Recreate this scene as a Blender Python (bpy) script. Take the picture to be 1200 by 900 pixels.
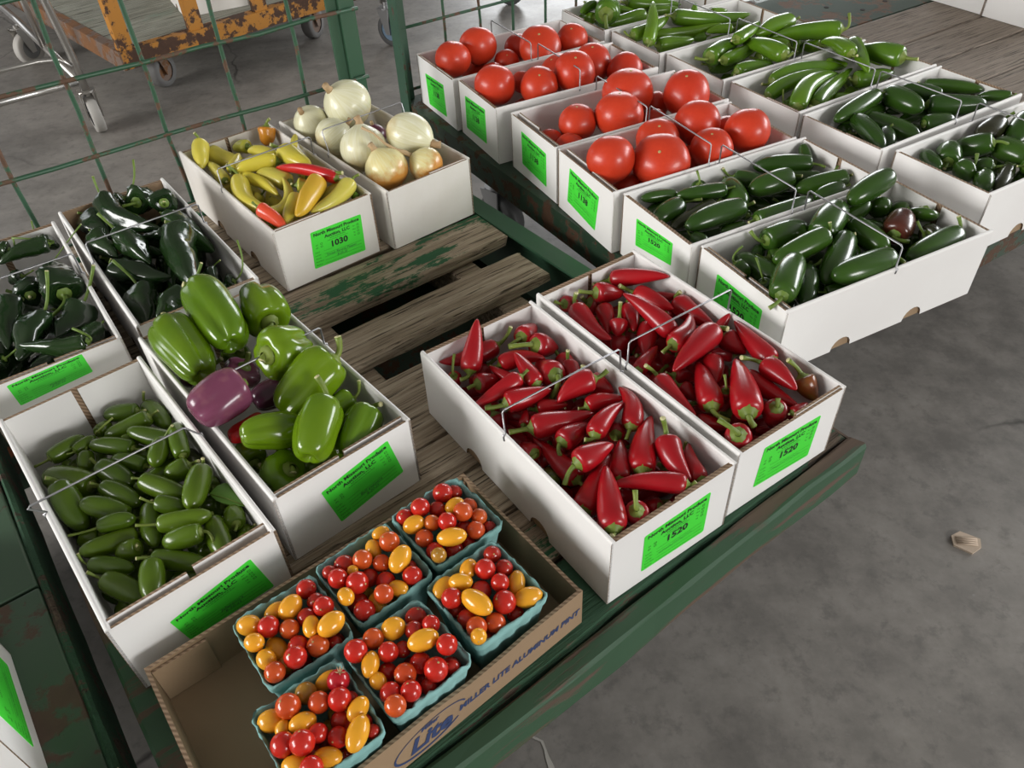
import bpy, math, random
from math import sin, cos, pi, radians
from mathutils import Vector, Matrix
import numpy as np

for o in list(bpy.data.objects):
    bpy.data.objects.remove(o)
SC = bpy.context.scene
COL = SC.collection
DECK = 0.37                       # height of the main cart's deck above the floor
THA, THB = -0.626403, 1.101472       # headings of the two produce carts
ZB = 0.01108                       # the second cart's deck is a little higher
rnd = random.Random(5)

# ------------------------------------------------------------------ camera
cd = bpy.data.cameras.new('camera')
cd.sensor_width = 36.0
cd.lens = 27.7631
cd.clip_start = 0.02
cam = bpy.data.objects.new('camera', cd)
cam.matrix_world = Matrix(((0.998480, 0.055113, 0.000292, -0.019083), (-0.036986, 0.673981, -0.737823, -0.073766), (-0.040860, 0.736690, 0.674995, 1.169617), (0.000000, 0.000000, 0.000000, 1.000000)))
COL.objects.link(cam)
SC.camera = cam
CAMP = np.array((-0.01908, -0.07377, 1.16962))

# ------------------------------------------------------------------ light
w = bpy.data.worlds.new('daylight')
SC.world = w
w.use_nodes = True
bg = w.node_tree.nodes['Background']
bg.inputs['Color'].default_value = (0.93, 0.96, 1.0, 1)
bg.inputs['Strength'].default_value = 1.8


def area(name, loc, target, sx, sy, power, color=(1, 1, 1)):
    l = bpy.data.lights.new(name, 'AREA')
    l.shape = 'RECTANGLE'
    l.size, l.size_y, l.energy, l.color = sx, sy, power, color
    o = bpy.data.objects.new(name, l)
    o.location = loc
    o.rotation_euler = (Vector(target) - Vector(loc)).to_track_quat('-Z', 'Y').to_euler()
    COL.objects.link(o)
    return o


# daylight through the open bays of the shed
area('bay_daylight_left', (-5.4, -1.2, 2.1), (0.2, 1.0, 0.6), 3.6, 1.9, 320, (1, 0.985, 0.96))
area('bay_daylight_front', (5.0, -4.2, 2.15), (0.5, 1.0, 0.4), 2.8, 1.9, 260, (1, 0.99, 0.97))
area('bay_daylight_right', (7.4, 3.4, 2.1), (0.4, 1.0, 0.5), 4.4, 2.0, 300, (0.97, 0.99, 1))
area('bay_daylight_back', (1.8, 9.4, 2.1), (0.4, 1.0, 0.5), 4.0, 2.0, 160, (0.97, 0.99, 1))
SC.view_settings.view_transform = 'Standard'
SC.view_settings.look = 'None'
SC.view_settings.gamma = 1.0
SC.view_settings.use_curve_mapping = False
SC.view_settings.exposure = 0.1


# ------------------------------------------------------------------ materials
class NT:
    def __init__(self, name, rough=0.5, base=(0.5, 0.5, 0.5), metal=0.0, spec=0.5):
        self.m = bpy.data.materials.new(name)
        self.m.use_nodes = True
        self.t = self.m.node_tree
        self.b = self.t.nodes['Principled BSDF']
        self.set('Base Color', (*base, 1))
        self.set('Roughness', rough)
        self.set('Metallic', metal)
        self.set('Specular IOR Level', spec)

    def set(self, k, v):
        self.b.inputs[k].default_value = v

    def n(self, kind, **kw):
        x = self.t.nodes.new(kind)
        for k, v in kw.items():
            if k in x.inputs:
                x.inputs[k].default_value = v
            else:
                setattr(x, k, v)
        return x

    def l(self, a, b):
        self.t.links.new(a, b)

    def coord(self, kind='Object', scale=(1, 1, 1)):
        c = self.n('ShaderNodeTexCoord')
        mp = self.n('ShaderNodeMapping')
        mp.inputs['Scale'].default_value = scale
        self.l(c.outputs[kind], mp.inputs[0])
        return mp.outputs[0]

    def noise(self, vec, scale, detail=4, rough=0.55, dist=0.0):
        x = self.n('ShaderNodeTexNoise')
        x.inputs['Scale'].default_value = scale
        x.inputs['Detail'].default_value = detail
        x.inputs['Roughness'].default_value = rough
        x.inputs['Distortion'].default_value = dist
        self.l(vec, x.inputs['Vector'])
        return x.outputs['Fac']

    def ramp(self, fac, stops):
        r = self.n('ShaderNodeValToRGB')
        e = r.color_ramp.elements
        while len(e) < len(stops):
            e.new(0.5)
        for i, (p, c) in enumerate(stops):
            e[i].position = p
            e[i].color = (*c, 1) if len(c) == 3 else c
        self.l(fac, r.inputs[0])
        return r.outputs[0]

    def mix(self, fac, a, b, mode='MIX'):
        x = self.n('ShaderNodeMix', data_type='RGBA', blend_type=mode)
        for i, v in ((0, fac), (6, a), (7, b)):
            if hasattr(v, 'links'):
                self.l(v, x.inputs[i])
            else:
                x.inputs[i].default_value = v if i == 0 else (*v, 1)
        return x.outputs[2]

    def math(self, op, a, b=0.0):
        x = self.n('ShaderNodeMath', operation=op)
        for i, v in enumerate((a, b)):
            if hasattr(v, 'links'):
                self.l(v, x.inputs[i])
            else:
                x.inputs[i].default_value = v
        return x.outputs[0]

    def base(self, s):
        self.l(s, self.b.inputs['Base Color'])

    def bump(self, fac, strength=0.3, dist=0.002):
        x = self.n('ShaderNodeBump')
        x.inputs['Strength'].default_value = strength
        x.inputs['Distance'].default_value = dist
        self.l(fac, x.inputs['Height'])
        self.l(x.outputs[0], self.b.inputs['Normal'])


def skin(name, c1, c2, rough=0.28, coat=0.25, nscale=18.0, bump=0.0, spec=0.38, c3=None, sss=0.0):
    """waxy vegetable skin: colour wanders between c1 and c2 over the fruit and from fruit to fruit"""
    m = NT(name, rough, spec=spec)
    v = m.coord('Object')
    oi = m.n('ShaderNodeObjectInfo')
    off = m.n('ShaderNodeVectorMath', operation='ADD')
    m.l(v, off.inputs[0])
    m.l(oi.outputs['Random'], off.inputs[1])
    n1 = m.noise(off.outputs[0], nscale, 3)
    f = m.math('ADD', m.math('MULTIPLY', n1, 0.9), m.math('MULTIPLY', oi.outputs['Random'], 0.55))
    f = m.math('SUBTRACT', f, 0.22)
    col = m.mix(f, c1, c2)
    if c3:
        n2 = m.noise(off.outputs[0], nscale * 1.7, 2)
        col = m.mix(m.ramp(n2, [(0.5, (0, 0, 0)), (0.68, (1, 1, 1))]), col, c3)
    m.base(col)
    m.set('Coat Weight', coat)
    m.set('Coat Roughness', 0.12)
    if sss:
        m.set('Subsurface Weight', sss)
        m.set('Subsurface Radius', (0.01, 0.004, 0.002))
        m.set('Subsurface Scale', 0.4)
    if bump:
        m.bump(m.noise(off.outputs[0], 55, 3), bump, 0.002)
    return m.m


M = {}
M['red'] = skin('red_pepper_skin', (0.40, 0.006, 0.010), (0.27, 0.004, 0.009), 0.30, 0.2)
M['olive'] = skin('olive_pepper_skin', (0.10, 0.11, 0.02), (0.06, 0.07, 0.015))
M['olivered'] = skin('olive_red_skin', (0.25, 0.02, 0.008), (0.12, 0.08, 0.012), nscale=30, c3=(0.13, 0.09, 0.012))
M['jalapeno'] = skin('jalapeno_skin', (0.105, 0.175, 0.008), (0.045, 0.092, 0.006), 0.24, 0.2)
M['darkjalapeno'] = skin('dark_jalapeno_skin', (0.040, 0.098, 0.009), (0.015, 0.045, 0.006), 0.24, 0.3)
M['brown'] = skin('brown_jalapeno_skin', (0.035, 0.045, 0.012), (0.02, 0.018, 0.01), 0.26, 0.3)
M['redbrown'] = skin('red_brown_jalapeno_skin', (0.09, 0.02, 0.012), (0.03, 0.02, 0.012), 0.26, 0.3)
M['poblano'] = skin('poblano_skin', (0.014, 0.038, 0.007), (0.007, 0.019, 0.006), 0.17, 0.4, bump=0.35)
M['longgreen'] = skin('long_green_chili_skin', (0.13, 0.25, 0.010), (0.052, 0.135, 0.008), 0.24, 0.3)
M['bell'] = skin('green_bell_skin', (0.145, 0.24, 0.005), (0.072, 0.155, 0.004), 0.19, 0.35)
M['purple'] = skin('purple_bell_skin', (0.19, 0.05, 0.10), (0.125, 0.03, 0.06), 0.26, 0.3, nscale=25, c3=(0.22, 0.075, 0.105))
M['darkpurple'] = skin('dark_purple_bell_skin', (0.085, 0.022, 0.045), (0.05, 0.012, 0.03), 0.26, 0.3)
M['banana'] = skin('banana_pepper_skin', (0.62, 0.52, 0.045), (0.56, 0.50, 0.10), 0.3, 0.2, sss=0.1)
M['greenish'] = skin('greenish_banana_pepper_skin', (0.42, 0.45, 0.05), (0.50, 0.46, 0.06), 0.3, 0.2)
M['orangetip'] = skin('blushing_banana_pepper_skin', (0.62, 0.46, 0.03), (0.55, 0.27, 0.025), 0.3, 0.2, nscale=12)
M['orange'] = skin('orange_pepper_skin', (0.55, 0.25, 0.02), (0.50, 0.17, 0.018), 0.3, 0.2)
M['brightred'] = skin('bright_red_pepper_skin', (0.55, 0.02, 0.015), (0.50, 0.012, 0.016), 0.28, 0.25)
M['redorange'] = skin('red_orange_pepper_skin', (0.70, 0.05, 0.025), (0.66, 0.08, 0.03), 0.28, 0.25)
M['green'] = M['longgreen']
M['tomato'] = skin('tomato_skin', (0.58, 0.050, 0.015), (0.51, 0.028, 0.012), 0.36, 0.16, nscale=9, sss=0.05)
CH = dict(r=((0.53, 0.022, 0.012), (0.46, 0.017, 0.011)), d=((0.44, 0.022, 0.012), (0.38, 0.02, 0.012)), o=((0.56, 0.10, 0.016), (0.50, 0.042, 0.013)),  # d is the red of r, darkened for fruit lying in shade
          g=((0.62, 0.16, 0.02), (0.55, 0.07, 0.015)), y=((0.80, 0.33, 0.018), (0.74, 0.36, 0.022)), v=((0.46, 0.16, 0.02), (0.36, 0.20, 0.025)), x=((0.45, 0.012, 0.02), (0.4, 0.012, 0.02)))
for k_, (a_, b_) in CH.items():
    M['ch_' + k_] = skin('cherry_tomato_skin_' + k_, a_, b_, 0.2, 0.35, nscale=60, sss=0.05)
M['stem'] = skin('pepper_stem', (0.20, 0.255, 0.045), (0.115, 0.17, 0.024), 0.5, 0.0, nscale=60)
M['stemdark'] = skin('dark_pepper_stem', (0.16, 0.24, 0.04), (0.085, 0.15, 0.02), 0.5, 0.0, nscale=60)
M['stemcut'] = NT('stem_cut_end', 0.7, (0.55, 0.52, 0.27)).m
M['scar'] = NT('tomato_scar', 0.8, (0.45, 0.33, 0.13)).m
M['leaf'] = skin('leaf_green', (0.10, 0.22, 0.03), (0.08, 0.18, 0.025), 0.45, 0.0)


def onion_mat(name, lo, hi, bottom, b0=0.70, b1=1.15):
    m = NT(name, 0.33, spec=0.45)
    c = m.n('ShaderNodeTexCoord')
    sp = m.n('ShaderNodeSeparateXYZ')
    m.l(c.outputs['Object'], sp.inputs[0])
    an = m.math('ARCTAN2', sp.outputs[1], sp.outputs[0])
    cb = m.n('ShaderNodeCombineXYZ')
    m.l(m.math('MULTIPLY', an, 6.0), cb.inputs[0])
    m.l(m.math('MULTIPLY', sp.outputs[2], 0.6), cb.inputs[1])
    st = m.noise(cb.outputs[0], 1.6, 3)
    col = m.mix(m.ramp(st, [(0.35, (0, 0, 0)), (0.75, (1, 1, 1))]), lo, hi)
    bl = m.noise(m.coord('Object'), 1.6, 5)
    zz = m.math('ADD', m.math('MULTIPLY', sp.outputs[2], -0.75), m.math('MULTIPLY', bl, 1.1))
    col = m.mix(m.ramp(zz, [(b0, (0, 0, 0)), (b1, (1, 1, 1))]), col, bottom)
    m.base(col)
    m.set('Coat Weight', 0.2)
    m.bump(st, 0.12, 0.001)
    return m.m


M['onion'] = onion_mat('white_onion_skin', (0.66, 0.63, 0.38), (0.76, 0.75, 0.60), (0.62, 0.52, 0.28))
M['brownbot'] = onion_mat('white_onion_brown_base', (0.70, 0.67, 0.42), (0.74, 0.73, 0.56), (0.36, 0.20, 0.07), 0.55, 0.9)
M['orangebot'] = onion_mat('onion_orange_base', (0.70, 0.60, 0.26), (0.74, 0.70, 0.42), (0.58, 0.26, 0.05), 0.42, 0.80)
M['onionpurple'] = onion_mat('red_onion_skin', (0.10, 0.02, 0.04), (0.15, 0.03, 0.06), (0.1, 0.02, 0.04))
M['onionneck'] = skin('dry_onion_neck', (0.50, 0.36, 0.20), (0.36, 0.23, 0.12), 0.7, 0.0, nscale=90)


def cardboard(name, c1, c2, rough, scale=6, bump=0.12):
    m = NT(name, rough, spec=0.3)
    v = m.coord('Object')
    m.base(m.mix(m.ramp(m.noise(v, scale, 4), [(0.35, (0, 0, 0)), (0.75, (1, 1, 1))]), c1, c2))
    m.bump(m.noise(v, 150, 3), bump, 0.0006)
    return m.m


M['white'] = cardboard('white_cardboard', (0.80, 0.785, 0.765), (0.77, 0.75, 0.73), 0.55)
M['used'] = cardboard('scuffed_white_cardboard', (0.76, 0.73, 0.69), (0.68, 0.64, 0.58), 0.6, 9)
M['kraft'] = cardboard('brown_cardboard', (0.33, 0.225, 0.135), (0.28, 0.19, 0.115), 0.7)
mm = NT('corrugated_edge', 0.8)
vv = mm.coord('Object')
wv = mm.n('ShaderNodeTexWave', wave_type='BANDS', bands_direction='DIAGONAL')
wv.inputs['Scale'].default_value = 90
mm.l(vv, wv.inputs['Vector'])
mm.base(mm.mix(wv.outputs['Fac'], (0.17, 0.105, 0.06), (0.36, 0.25, 0.16)))
M['edge'] = mm.m
M['wire'] = NT('galvanised_wire', 0.38, (0.33, 0.33, 0.34), 0.85).m
M['label'] = NT('green_sticker', 0.45, (0.062, 0.72, 0.045)).m
M['ink'] = NT('black_ink', 0.6, (0.012, 0.016, 0.012)).m
M['pen'] = NT('pen_ink', 0.6, (0.03, 0.10, 0.05)).m
M['blueink'] = NT('navy_print', 0.6, (0.035, 0.055, 0.14)).m
M['pulp'] = skin('teal_moulded_pulp', (0.19, 0.385, 0.365), (0.25, 0.46, 0.44), 0.85, 0.0, nscale=70, bump=0.5, spec=0.2)


def wood(name, axis, dark, mid, light, green=0.0, gcol=(0.035, 0.12, 0.055), gscale=7):
    m = NT(name, 0.8, spec=0.25)
    sc = [62, 62, 62]
    sc[axis] = 2.0
    v = m.coord('Object', tuple(sc))
    oi = m.n('ShaderNodeObjectInfo')
    ad = m.n('ShaderNodeVectorMath', operation='ADD')
    m.l(v, ad.inputs[0])
    sh = m.math('MULTIPLY', oi.outputs['Random'], 40.0)
    m.l(sh, ad.inputs[1])
    g = m.noise(ad.outputs[0], 1.5, 7, 0.68, 0.7)
    fine = m.noise(ad.outputs[0], 4.2, 4, 0.65, 0.4)
    patch = m.noise(m.coord('Object', (5, 5, 5)), 1.0, 3)
    col = m.ramp(m.math('ADD', m.math('MULTIPLY', g, 0.8), m.math('MULTIPLY', patch, 0.2)), [(0.32, dark), (0.46, mid), (0.62, light)])
    col = m.mix(m.ramp(fine, [(0.37, (1, 1, 1)), (0.46, (0, 0, 0))]), col, tuple(c * 0.5 for c in dark))
    if green:
        s2 = [gscale] * 3
        s2[axis] = gscale * 0.4
        v2 = m.coord('Object', tuple(s2))
        gm = m.math('ADD', m.math('MULTIPLY', m.noise(v2, 1.7, 6, 0.7), 0.8), m.math('MULTIPLY', g, 0.35))
        col = m.mix(m.ramp(gm, [(0.86 - green, (0, 0, 0)), (0.885 - green, (1, 1, 1))]), col, gcol)
    m.base(col)
    m.bump(m.math('ADD', g, m.math('MULTIPLY', fine, 0.8)), 0.75, 0.006)
    return m.m


WD, WM, WL = (0.15, 0.112, 0.075), (0.32, 0.25, 0.175), (0.52, 0.43, 0.32)
M['plank'] = wood('weathered_plank', 0, WD, WM, WL, 0.15)
M['plankgreen'] = wood('plank_with_green_paint', 0, WD, WM, WL, 0.26)
M['plankpainted'] = wood('green_painted_plank', 0, (0.05, 0.035, 0.025), (0.09, 0.065, 0.045), (0.14, 0.10, 0.07), 0.36, (0.034, 0.085, 0.046))
M['planky'] = wood('weathered_plank_lengthwise', 1, (0.165, 0.132, 0.105), (0.245, 0.20, 0.16), (0.32, 0.265, 0.215), 0.0)
M['graywood'] = wood('grey_green_board', 0, (0.16, 0.15, 0.12), (0.28, 0.28, 0.23), (0.38, 0.38, 0.32), 0.2, (0.24, 0.30, 0.24), 3)


def paint(name, col, rust, amount, scale=9, rough=0.45, col2=None, a2=0.3, stretch=(1, 1, 1)):
    """chipped paint over rust"""
    m = NT(name, rough)
    v = m.coord('Object', stretch)
    n1 = m.noise(v, scale, 8, 0.68)
    n2 = m.noise(v, scale * 0.35, 5, 0.6)
    base = m.mix(m.noise(v, scale * 0.6, 3), col, tuple(c * 0.72 for c in col))
    if col2:
        base = m.mix(m.ramp(n2, [(a2 + 0.32, (0, 0, 0)), (a2 + 0.34, (1, 1, 1))]), base, col2)
    mask = m.ramp(m.math('ADD', m.math('MULTIPLY', n1, 0.65), m.math('MULTIPLY', n2, 0.35)), [(1 - amount - 0.012, (0, 0, 0)), (1 - amount + 0.012, (1, 1, 1))])
    r = m.mix(m.noise(v, scale * 4, 3), rust, tuple(c * 0.5 for c in rust))
    m.base(m.mix(mask, base, r))
    m.l(m.mix(mask, (rough,) * 3, (0.8,) * 3), m.b.inputs['Roughness'])
    m.bump(mask, 0.35, -0.0015)
    return m.m


RUST = (0.105, 0.05, 0.028)
M['greensteel'] = paint('green_steel', (0.038, 0.105, 0.056), RUST, 0.40)
M['greenbeam'] = paint('worn_green_beam', (0.033, 0.088, 0.042), (0.13, 0.085, 0.058), 0.49, 26, 0.65, stretch=(0.10, 1, 1), col2=(0.32, 0.16, 0.06), a2=0.32)
M['darkgreensteel'] = paint('rusty_dark_green_steel', (0.025, 0.055, 0.03), (0.10, 0.045, 0.02), 0.47, 30)
M['greenwire'] = paint('green_wire', (0.032, 0.10, 0.052), (0.15, 0.08, 0.047), 0.46, 22)
M['darkpost'] = paint('dark_green_post', (0.030, 0.085, 0.05), (0.10, 0.055, 0.035), 0.43, 22)
M['plate'] = paint('worn_green_plate', (0.045, 0.070, 0.048), (0.17, 0.09, 0.05), 0.48, 8, 0.75)
M['cartgreen'] = paint('orange_over_green_deck', (0.042, 0.085, 0.046), (0.105, 0.065, 0.042), 0.465, 8, 0.5, (0.40, 0.105, 0.03), 0.28)
M['orangesteel'] = paint('chipped_orange_steel', (0.52, 0.22, 0.030), (0.095, 0.045, 0.025), 0.50, 14)
M['rustysteel'] = paint('rusty_steel', (0.20, 0.14, 0.11), (0.25, 0.11, 0.04), 0.5, 14)
M['chrome'] = NT('dull_chrome', 0.28, (0.52, 0.50, 0.47), 0.9).m
M['rubber'] = NT('grey_rubber', 0.6, (0.16, 0.155, 0.15)).m
M['darkrubber'] = NT('dark_rubber', 0.55, (0.075, 0.075, 0.075)).m
M['paletyre'] = NT('pale_tyre', 0.6, (0.42, 0.40, 0.37)).m
M['bluehub'] = NT('blue_grey_hub', 0.5, (0.12, 0.18, 0.25)).m
M['greysteel'] = NT('grey_steel', 0.4, (0.26, 0.26, 0.26), 0.7).m
M['hole'] = NT('dark_hole', 0.9, (0.02, 0.012, 0.01)).m

m = NT('concrete', 0.42, spec=0.4)
v = m.coord('Object')
n1 = m.noise(v, 1.1, 7, 0.62, 0.4)
n2 = m.noise(v, 9, 6, 0.7)
col = m.mix(m.ramp(n1, [(0.36, (0, 0, 0)), (0.66, (1, 1, 1))]), (0.145, 0.136, 0.125), (0.25, 0.232, 0.21))
col = m.mix(m.math('MULTIPLY', m.ramp(n2, [(0.38, (0, 0, 0)), (0.70, (1, 1, 1))]), 0.6), col, (0.36, 0.335, 0.305))
n3 = m.noise(v, 26, 5, 0.7)
col = m.mix(m.math('MULTIPLY', m.ramp(n3, [(0.34, (1, 1, 1)), (0.48, (0, 0, 0))]), 0.5), col, (0.12, 0.112, 0.105))
n4 = m.noise(v, 42, 3, 0.6)
col = m.mix(m.ramp(n4, [(0.70, (0, 0, 0)), (0.74, (1, 1, 1))]), col, (0.26, 0.25, 0.235))
vo = m.n('ShaderNodeTexVoronoi', feature='DISTANCE_TO_EDGE')
vo.inputs['Scale'].default_value = 0.75
nd = m.n('ShaderNodeTexNoise')
nd.inputs['Scale'].default_value = 5
nd.inputs['Detail'].default_value = 5
m.l(v, nd.inputs['Vector'])
mxv = m.n('ShaderNodeMix', data_type='VECTOR')
mxv.inputs[0].default_value = 0.10
m.l(v, mxv.inputs[4])
m.l(nd.outputs['Color'], mxv.inputs[5])
m.l(mxv.outputs[1], vo.inputs['Vector'])
ck = m.ramp(vo.outputs['Distance'], [(0.0007, (1, 1, 1)), (0.0022, (0, 0, 0))])
ck = m.math('MULTIPLY', ck, m.ramp(m.noise(v, 0.8, 2), [(0.5, (0, 0, 0)), (0.56, (0.8, 0.8, 0.8))]))
col = m.mix(ck, col, (0.03, 0.028, 0.026))
m.base(col)
m.l(m.ramp(n1, [(0.3, (0.30,) * 3), (0.7, (0.52,) * 3)]), m.b.inputs['Roughness'])
m.bump(n2, 0.12, 0.003)
M['concrete'] = m.m
M['chalk'] = NT('pale_filler', 0.9, (0.42, 0.40, 0.36)).m
M['roof'] = NT('roof_and_wall_boards', 0.8, (0.27, 0.26, 0.25)).m


# ------------------------------------------------------------------ mesh building
class MB:
    def __init__(self):
        self.v, self.f, self.mi = [], [], []

    def add(self, vs, fs, mi=0):
        k = len(self.v)
        self.v += [tuple(p) for p in vs]
        self.f += [tuple(i + k for i in q) for q in fs]
        self.mi += [mi] * len(fs) if isinstance(mi, int) else list(mi)
        return self

    def box(self, a, b, mi=0, edge=None):
        """edge: dict face->material; faces: 0 bottom, 1 top, 2 y0, 3 x1, 4 y1, 5 x0"""
        (x0, y0, z0), (x1, y1, z1) = a, b
        vs = [(x0, y0, z0), (x1, y0, z0), (x1, y1, z0), (x0, y1, z0), (x0, y0, z1), (x1, y0, z1), (x1, y1, z1), (x0, y1, z1)]
        fs = [(3, 2, 1, 0), (4, 5, 6, 7), (0, 1, 5, 4), (1, 2, 6, 5), (2, 3, 7, 6), (3, 0, 4, 7)]
        ms = [mi] * 6
        for k, q in (edge or {}).items():
            ms[k] = q
        return self.add(vs, fs, ms)

    def tube(self, path, r, seg=8, mi=0, cap=True, capmi=None):
        P = [np.array(p, float) for p in path]
        R = r if hasattr(r, '__len__') else [r] * len(P)
        T = [P[min(i + 1, len(P) - 1)] - P[max(i - 1, 0)] for i in range(len(P))]
        T = [t / (np.linalg.norm(t) + 1e-12) for t in T]
        n = np.cross(T[0], (0, 0, 1.0))
        if np.linalg.norm(n) < 0.05:
            n = np.cross(T[0], (1.0, 0, 0))
        n /= np.linalg.norm(n)
        vs, fs = [], []
        for i, p in enumerate(P):
            n = n - T[i] * np.dot(n, T[i])
            n /= np.linalg.norm(n) + 1e-12
            b = np.cross(T[i], n)
            for j in range(seg):
                a = 2 * pi * j / seg
                vs.append(p + (n * cos(a) + b * sin(a)) * R[i])
        for i in range(len(P) - 1):
            for j in range(seg):
                fs.append((i * seg + j, i * seg + (j + 1) % seg, (i + 1) * seg + (j + 1) % seg, (i + 1) * seg + j))
        ms = [mi] * len(fs)
        if cap:
            fs.append(tuple(range(seg - 1, -1, -1)))
            fs.append(tuple((len(P) - 1) * seg + j for j in range(seg)))
            ms += [mi, mi if capmi is None else capmi]
        return self.add(vs, fs, ms)

    def disc(self, c, axis, r, h, seg=20, mi=0, prof=None):
        """a wheel or washer: lathe about axis through c; prof = [(along, radius)...]"""
        c, ax = Vector(c), Vector(axis).normalized()
        q = ax.to_track_quat('Z', 'Y').to_matrix()
        pr = prof or [(-h / 2, 0), (-h / 2, r), (h / 2, r), (h / 2, 0)]
        vs, fs = [], []
        for a, rr in pr:
            for j in range(seg):
                t = 2 * pi * j / seg
                vs.append(c + q @ Vector((rr * cos(t), rr * sin(t), a)))
        for i in range(len(pr) - 1):
            for j in range(seg):
                fs.append((i * seg + j, i * seg + (j + 1) % seg, (i + 1) * seg + (j + 1) % seg, (i + 1) * seg + j))
        return self.add(vs, fs, mi)

    def prism(self, outline, z0, z1, tf=lambda x, y, z: (x, y, z), mi=0, side=None):
        n = len(outline)
        vs = [tf(x, y, z0) for x, y in outline] + [tf(x, y, z1) for x, y in outline]
        fs = [tuple(range(n - 1, -1, -1)), tuple(range(n, 2 * n))] + [(i, (i + 1) % n, n + (i + 1) % n, n + i) for i in range(n)]
        return self.add(vs, fs, [mi, mi] + [mi if side is None else side] * n)

    def mesh(self, name, mats, smooth=False, off=(0, 0, 0)):
        me = bpy.data.meshes.new(name)
        vs = self.v if off == (0, 0, 0) else [(a - off[0], b - off[1], c - off[2]) for a, b, c in self.v]
        me.from_pydata(vs, [], self.f)
        for k in mats:
            me.materials.append(M[k] if isinstance(k, str) else k)
        if len(mats) > 1:
            me.polygons.foreach_set('material_index', self.mi)
        me.polygons.foreach_set('use_smooth', [smooth] * len(self.f))
        me.update()
        return me

    def build(self, name, mats, parent=None, smooth=False, off=(0, 0, 0), label=None, bevel=0):
        return link(name, self.mesh(name, mats, smooth, off), parent, label, bevel)


def link(name, me, parent=None, label=None, bevel=0):
    o = bpy.data.objects.new(name, me)
    COL.objects.link(o)
    if parent:
        o.parent = parent
    if label:
        o['label'] = label
    if bevel:
        b = o.modifiers.new('bevel', 'BEVEL')
        b.width, b.segments, b.limit_method = bevel, 2, 'ANGLE'
    return o


def thing(name, loc, label, cat, group=None, rz=0.0):
    o = bpy.data.objects.new(name, None)
    o.empty_display_size = 0.02
    o.location = loc
    o.rotation_euler = (0, 0, rz)
    o['label'], o['category'] = label, cat
    if group:
        o['group'] = group
    COL.objects.link(o)
    return o


def A2W(v, u, z=0.0, th=THA):
    return (cos(th) * v + sin(th) * u, -sin(th) * v + cos(th) * u, z)


# ------------------------------------------------------------------ the setting
fb = MB()
fb.add([(-12, -11, 0), (14, -11, 0), (14, 16, 0), (-12, 16, 0)], [(0, 1, 2, 3)])
floor = fb.build('floor', ['concrete'])
floor['kind'] = 'structure'
ceil = MB().box((-6, -5, 3.9), (8, 10, 4.0)).build('ceiling', ['roof'])
ceil['kind'] = 'structure'


def bay_wall(name, a, b, holes, h=3.9, th=0.12):
    """unseen wall from a to b with open bays, added to break up reflections: holes = [(start, end, sill, head)] along it"""
    a, b = Vector((*a, 0)), Vector((*b, 0))
    d = (b - a).normalized()
    n = Vector((-d.y, d.x, 0)) * th
    L = (b - a).length
    mb = MB()

    def seg(s0, s1, z0, z1):
        if s1 - s0 < 0.01 or z1 - z0 < 0.01:
            return
        c = [a + d * s0, a + d * s1, a + d * s1 + n, a + d * s0 + n]
        mb.prism([(p.x, p.y) for p in c], z0, z1)
    s = 0
    for s0, s1, z0, z1 in holes:
        seg(s, s0, 0, h)
        seg(s0, s1, 0, z0)
        seg(s0, s1, z1, h)
        s = s1
    seg(s, L, 0, h)
    o = mb.build(name, ['roof'])
    o['kind'] = 'structure'


bay_wall('wall_left', (-6, 10), (-6, -5), [(2, 5.5, 1.0, 3.1), (9, 13.4, 1.0, 3.1)])
bay_wall('wall_front', (-6, -5), (8, -5), [(9.4, 12.8, 1.0, 3.2)])
bay_wall('wall_right', (8, -5), (8, 10), [(5.9, 11, 1.0, 3.2)])
bay_wall('wall_back', (8, 10), (-6, 10), [(4, 8.4, 1.0, 3.2)])


def plank(x0, x1, y0, y1, z0, z1, axis=0, seed=0, jag=0.0016, n=16, ends=0.004):
    """a weathered board: eight-sided section with worn arrises, edges that wander, uneven ends"""
    r = random.Random(seed)
    c = 0.004
    if axis == 0:
        a0, a1, b0, b1 = x0, x1, y0, y1
    else:
        a0, a1, b0, b1 = y0, y1, x0, x1
    mb = MB()
    vs, fs = [], []
    ph = [r.uniform(0, 6) for _ in range(4)]
    for i in range(n + 1):
        t = i / n
        a = a0 + (a1 - a0) * t
        j = lambda: r.uniform(-jag, jag)
        w1 = jag * 1.3 * sin(t * 9 + ph[0])
        w2 = jag * 1.3 * sin(t * 7 + ph[1])
        sec = [(b0 + c + j(), z0), (b1 - c + j(), z0), (b1 + w2 + j(), z0 + c), (b1 + w2 + j(), z1 - c + j()), (b1 - c + w2 + j(), z1 + j() * 0.3), (b0 + c + w1 + j(), z1 + j() * 0.3), (b0 + w1 + j(), z1 - c + j()), (b0 + w1 + j(), z0 + c)]
        for b, z in sec:
            e = r.uniform(-ends, ends) if i in (0, n) else 0
            vs.append((a + e, b, z) if axis == 0 else (b, a + e, z))
    for i in range(n):
        for k in range(8):
            q = (i * 8 + k, i * 8 + (k + 1) % 8, (i + 1) * 8 + (k + 1) % 8, (i + 1) * 8 + k)
            fs.append(q if axis == 1 else q[::-1])
    fs += [tuple(range(8)), tuple(n * 8 + k for k in range(7, -1, -1))]
    return mb.add(vs, fs)


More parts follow.
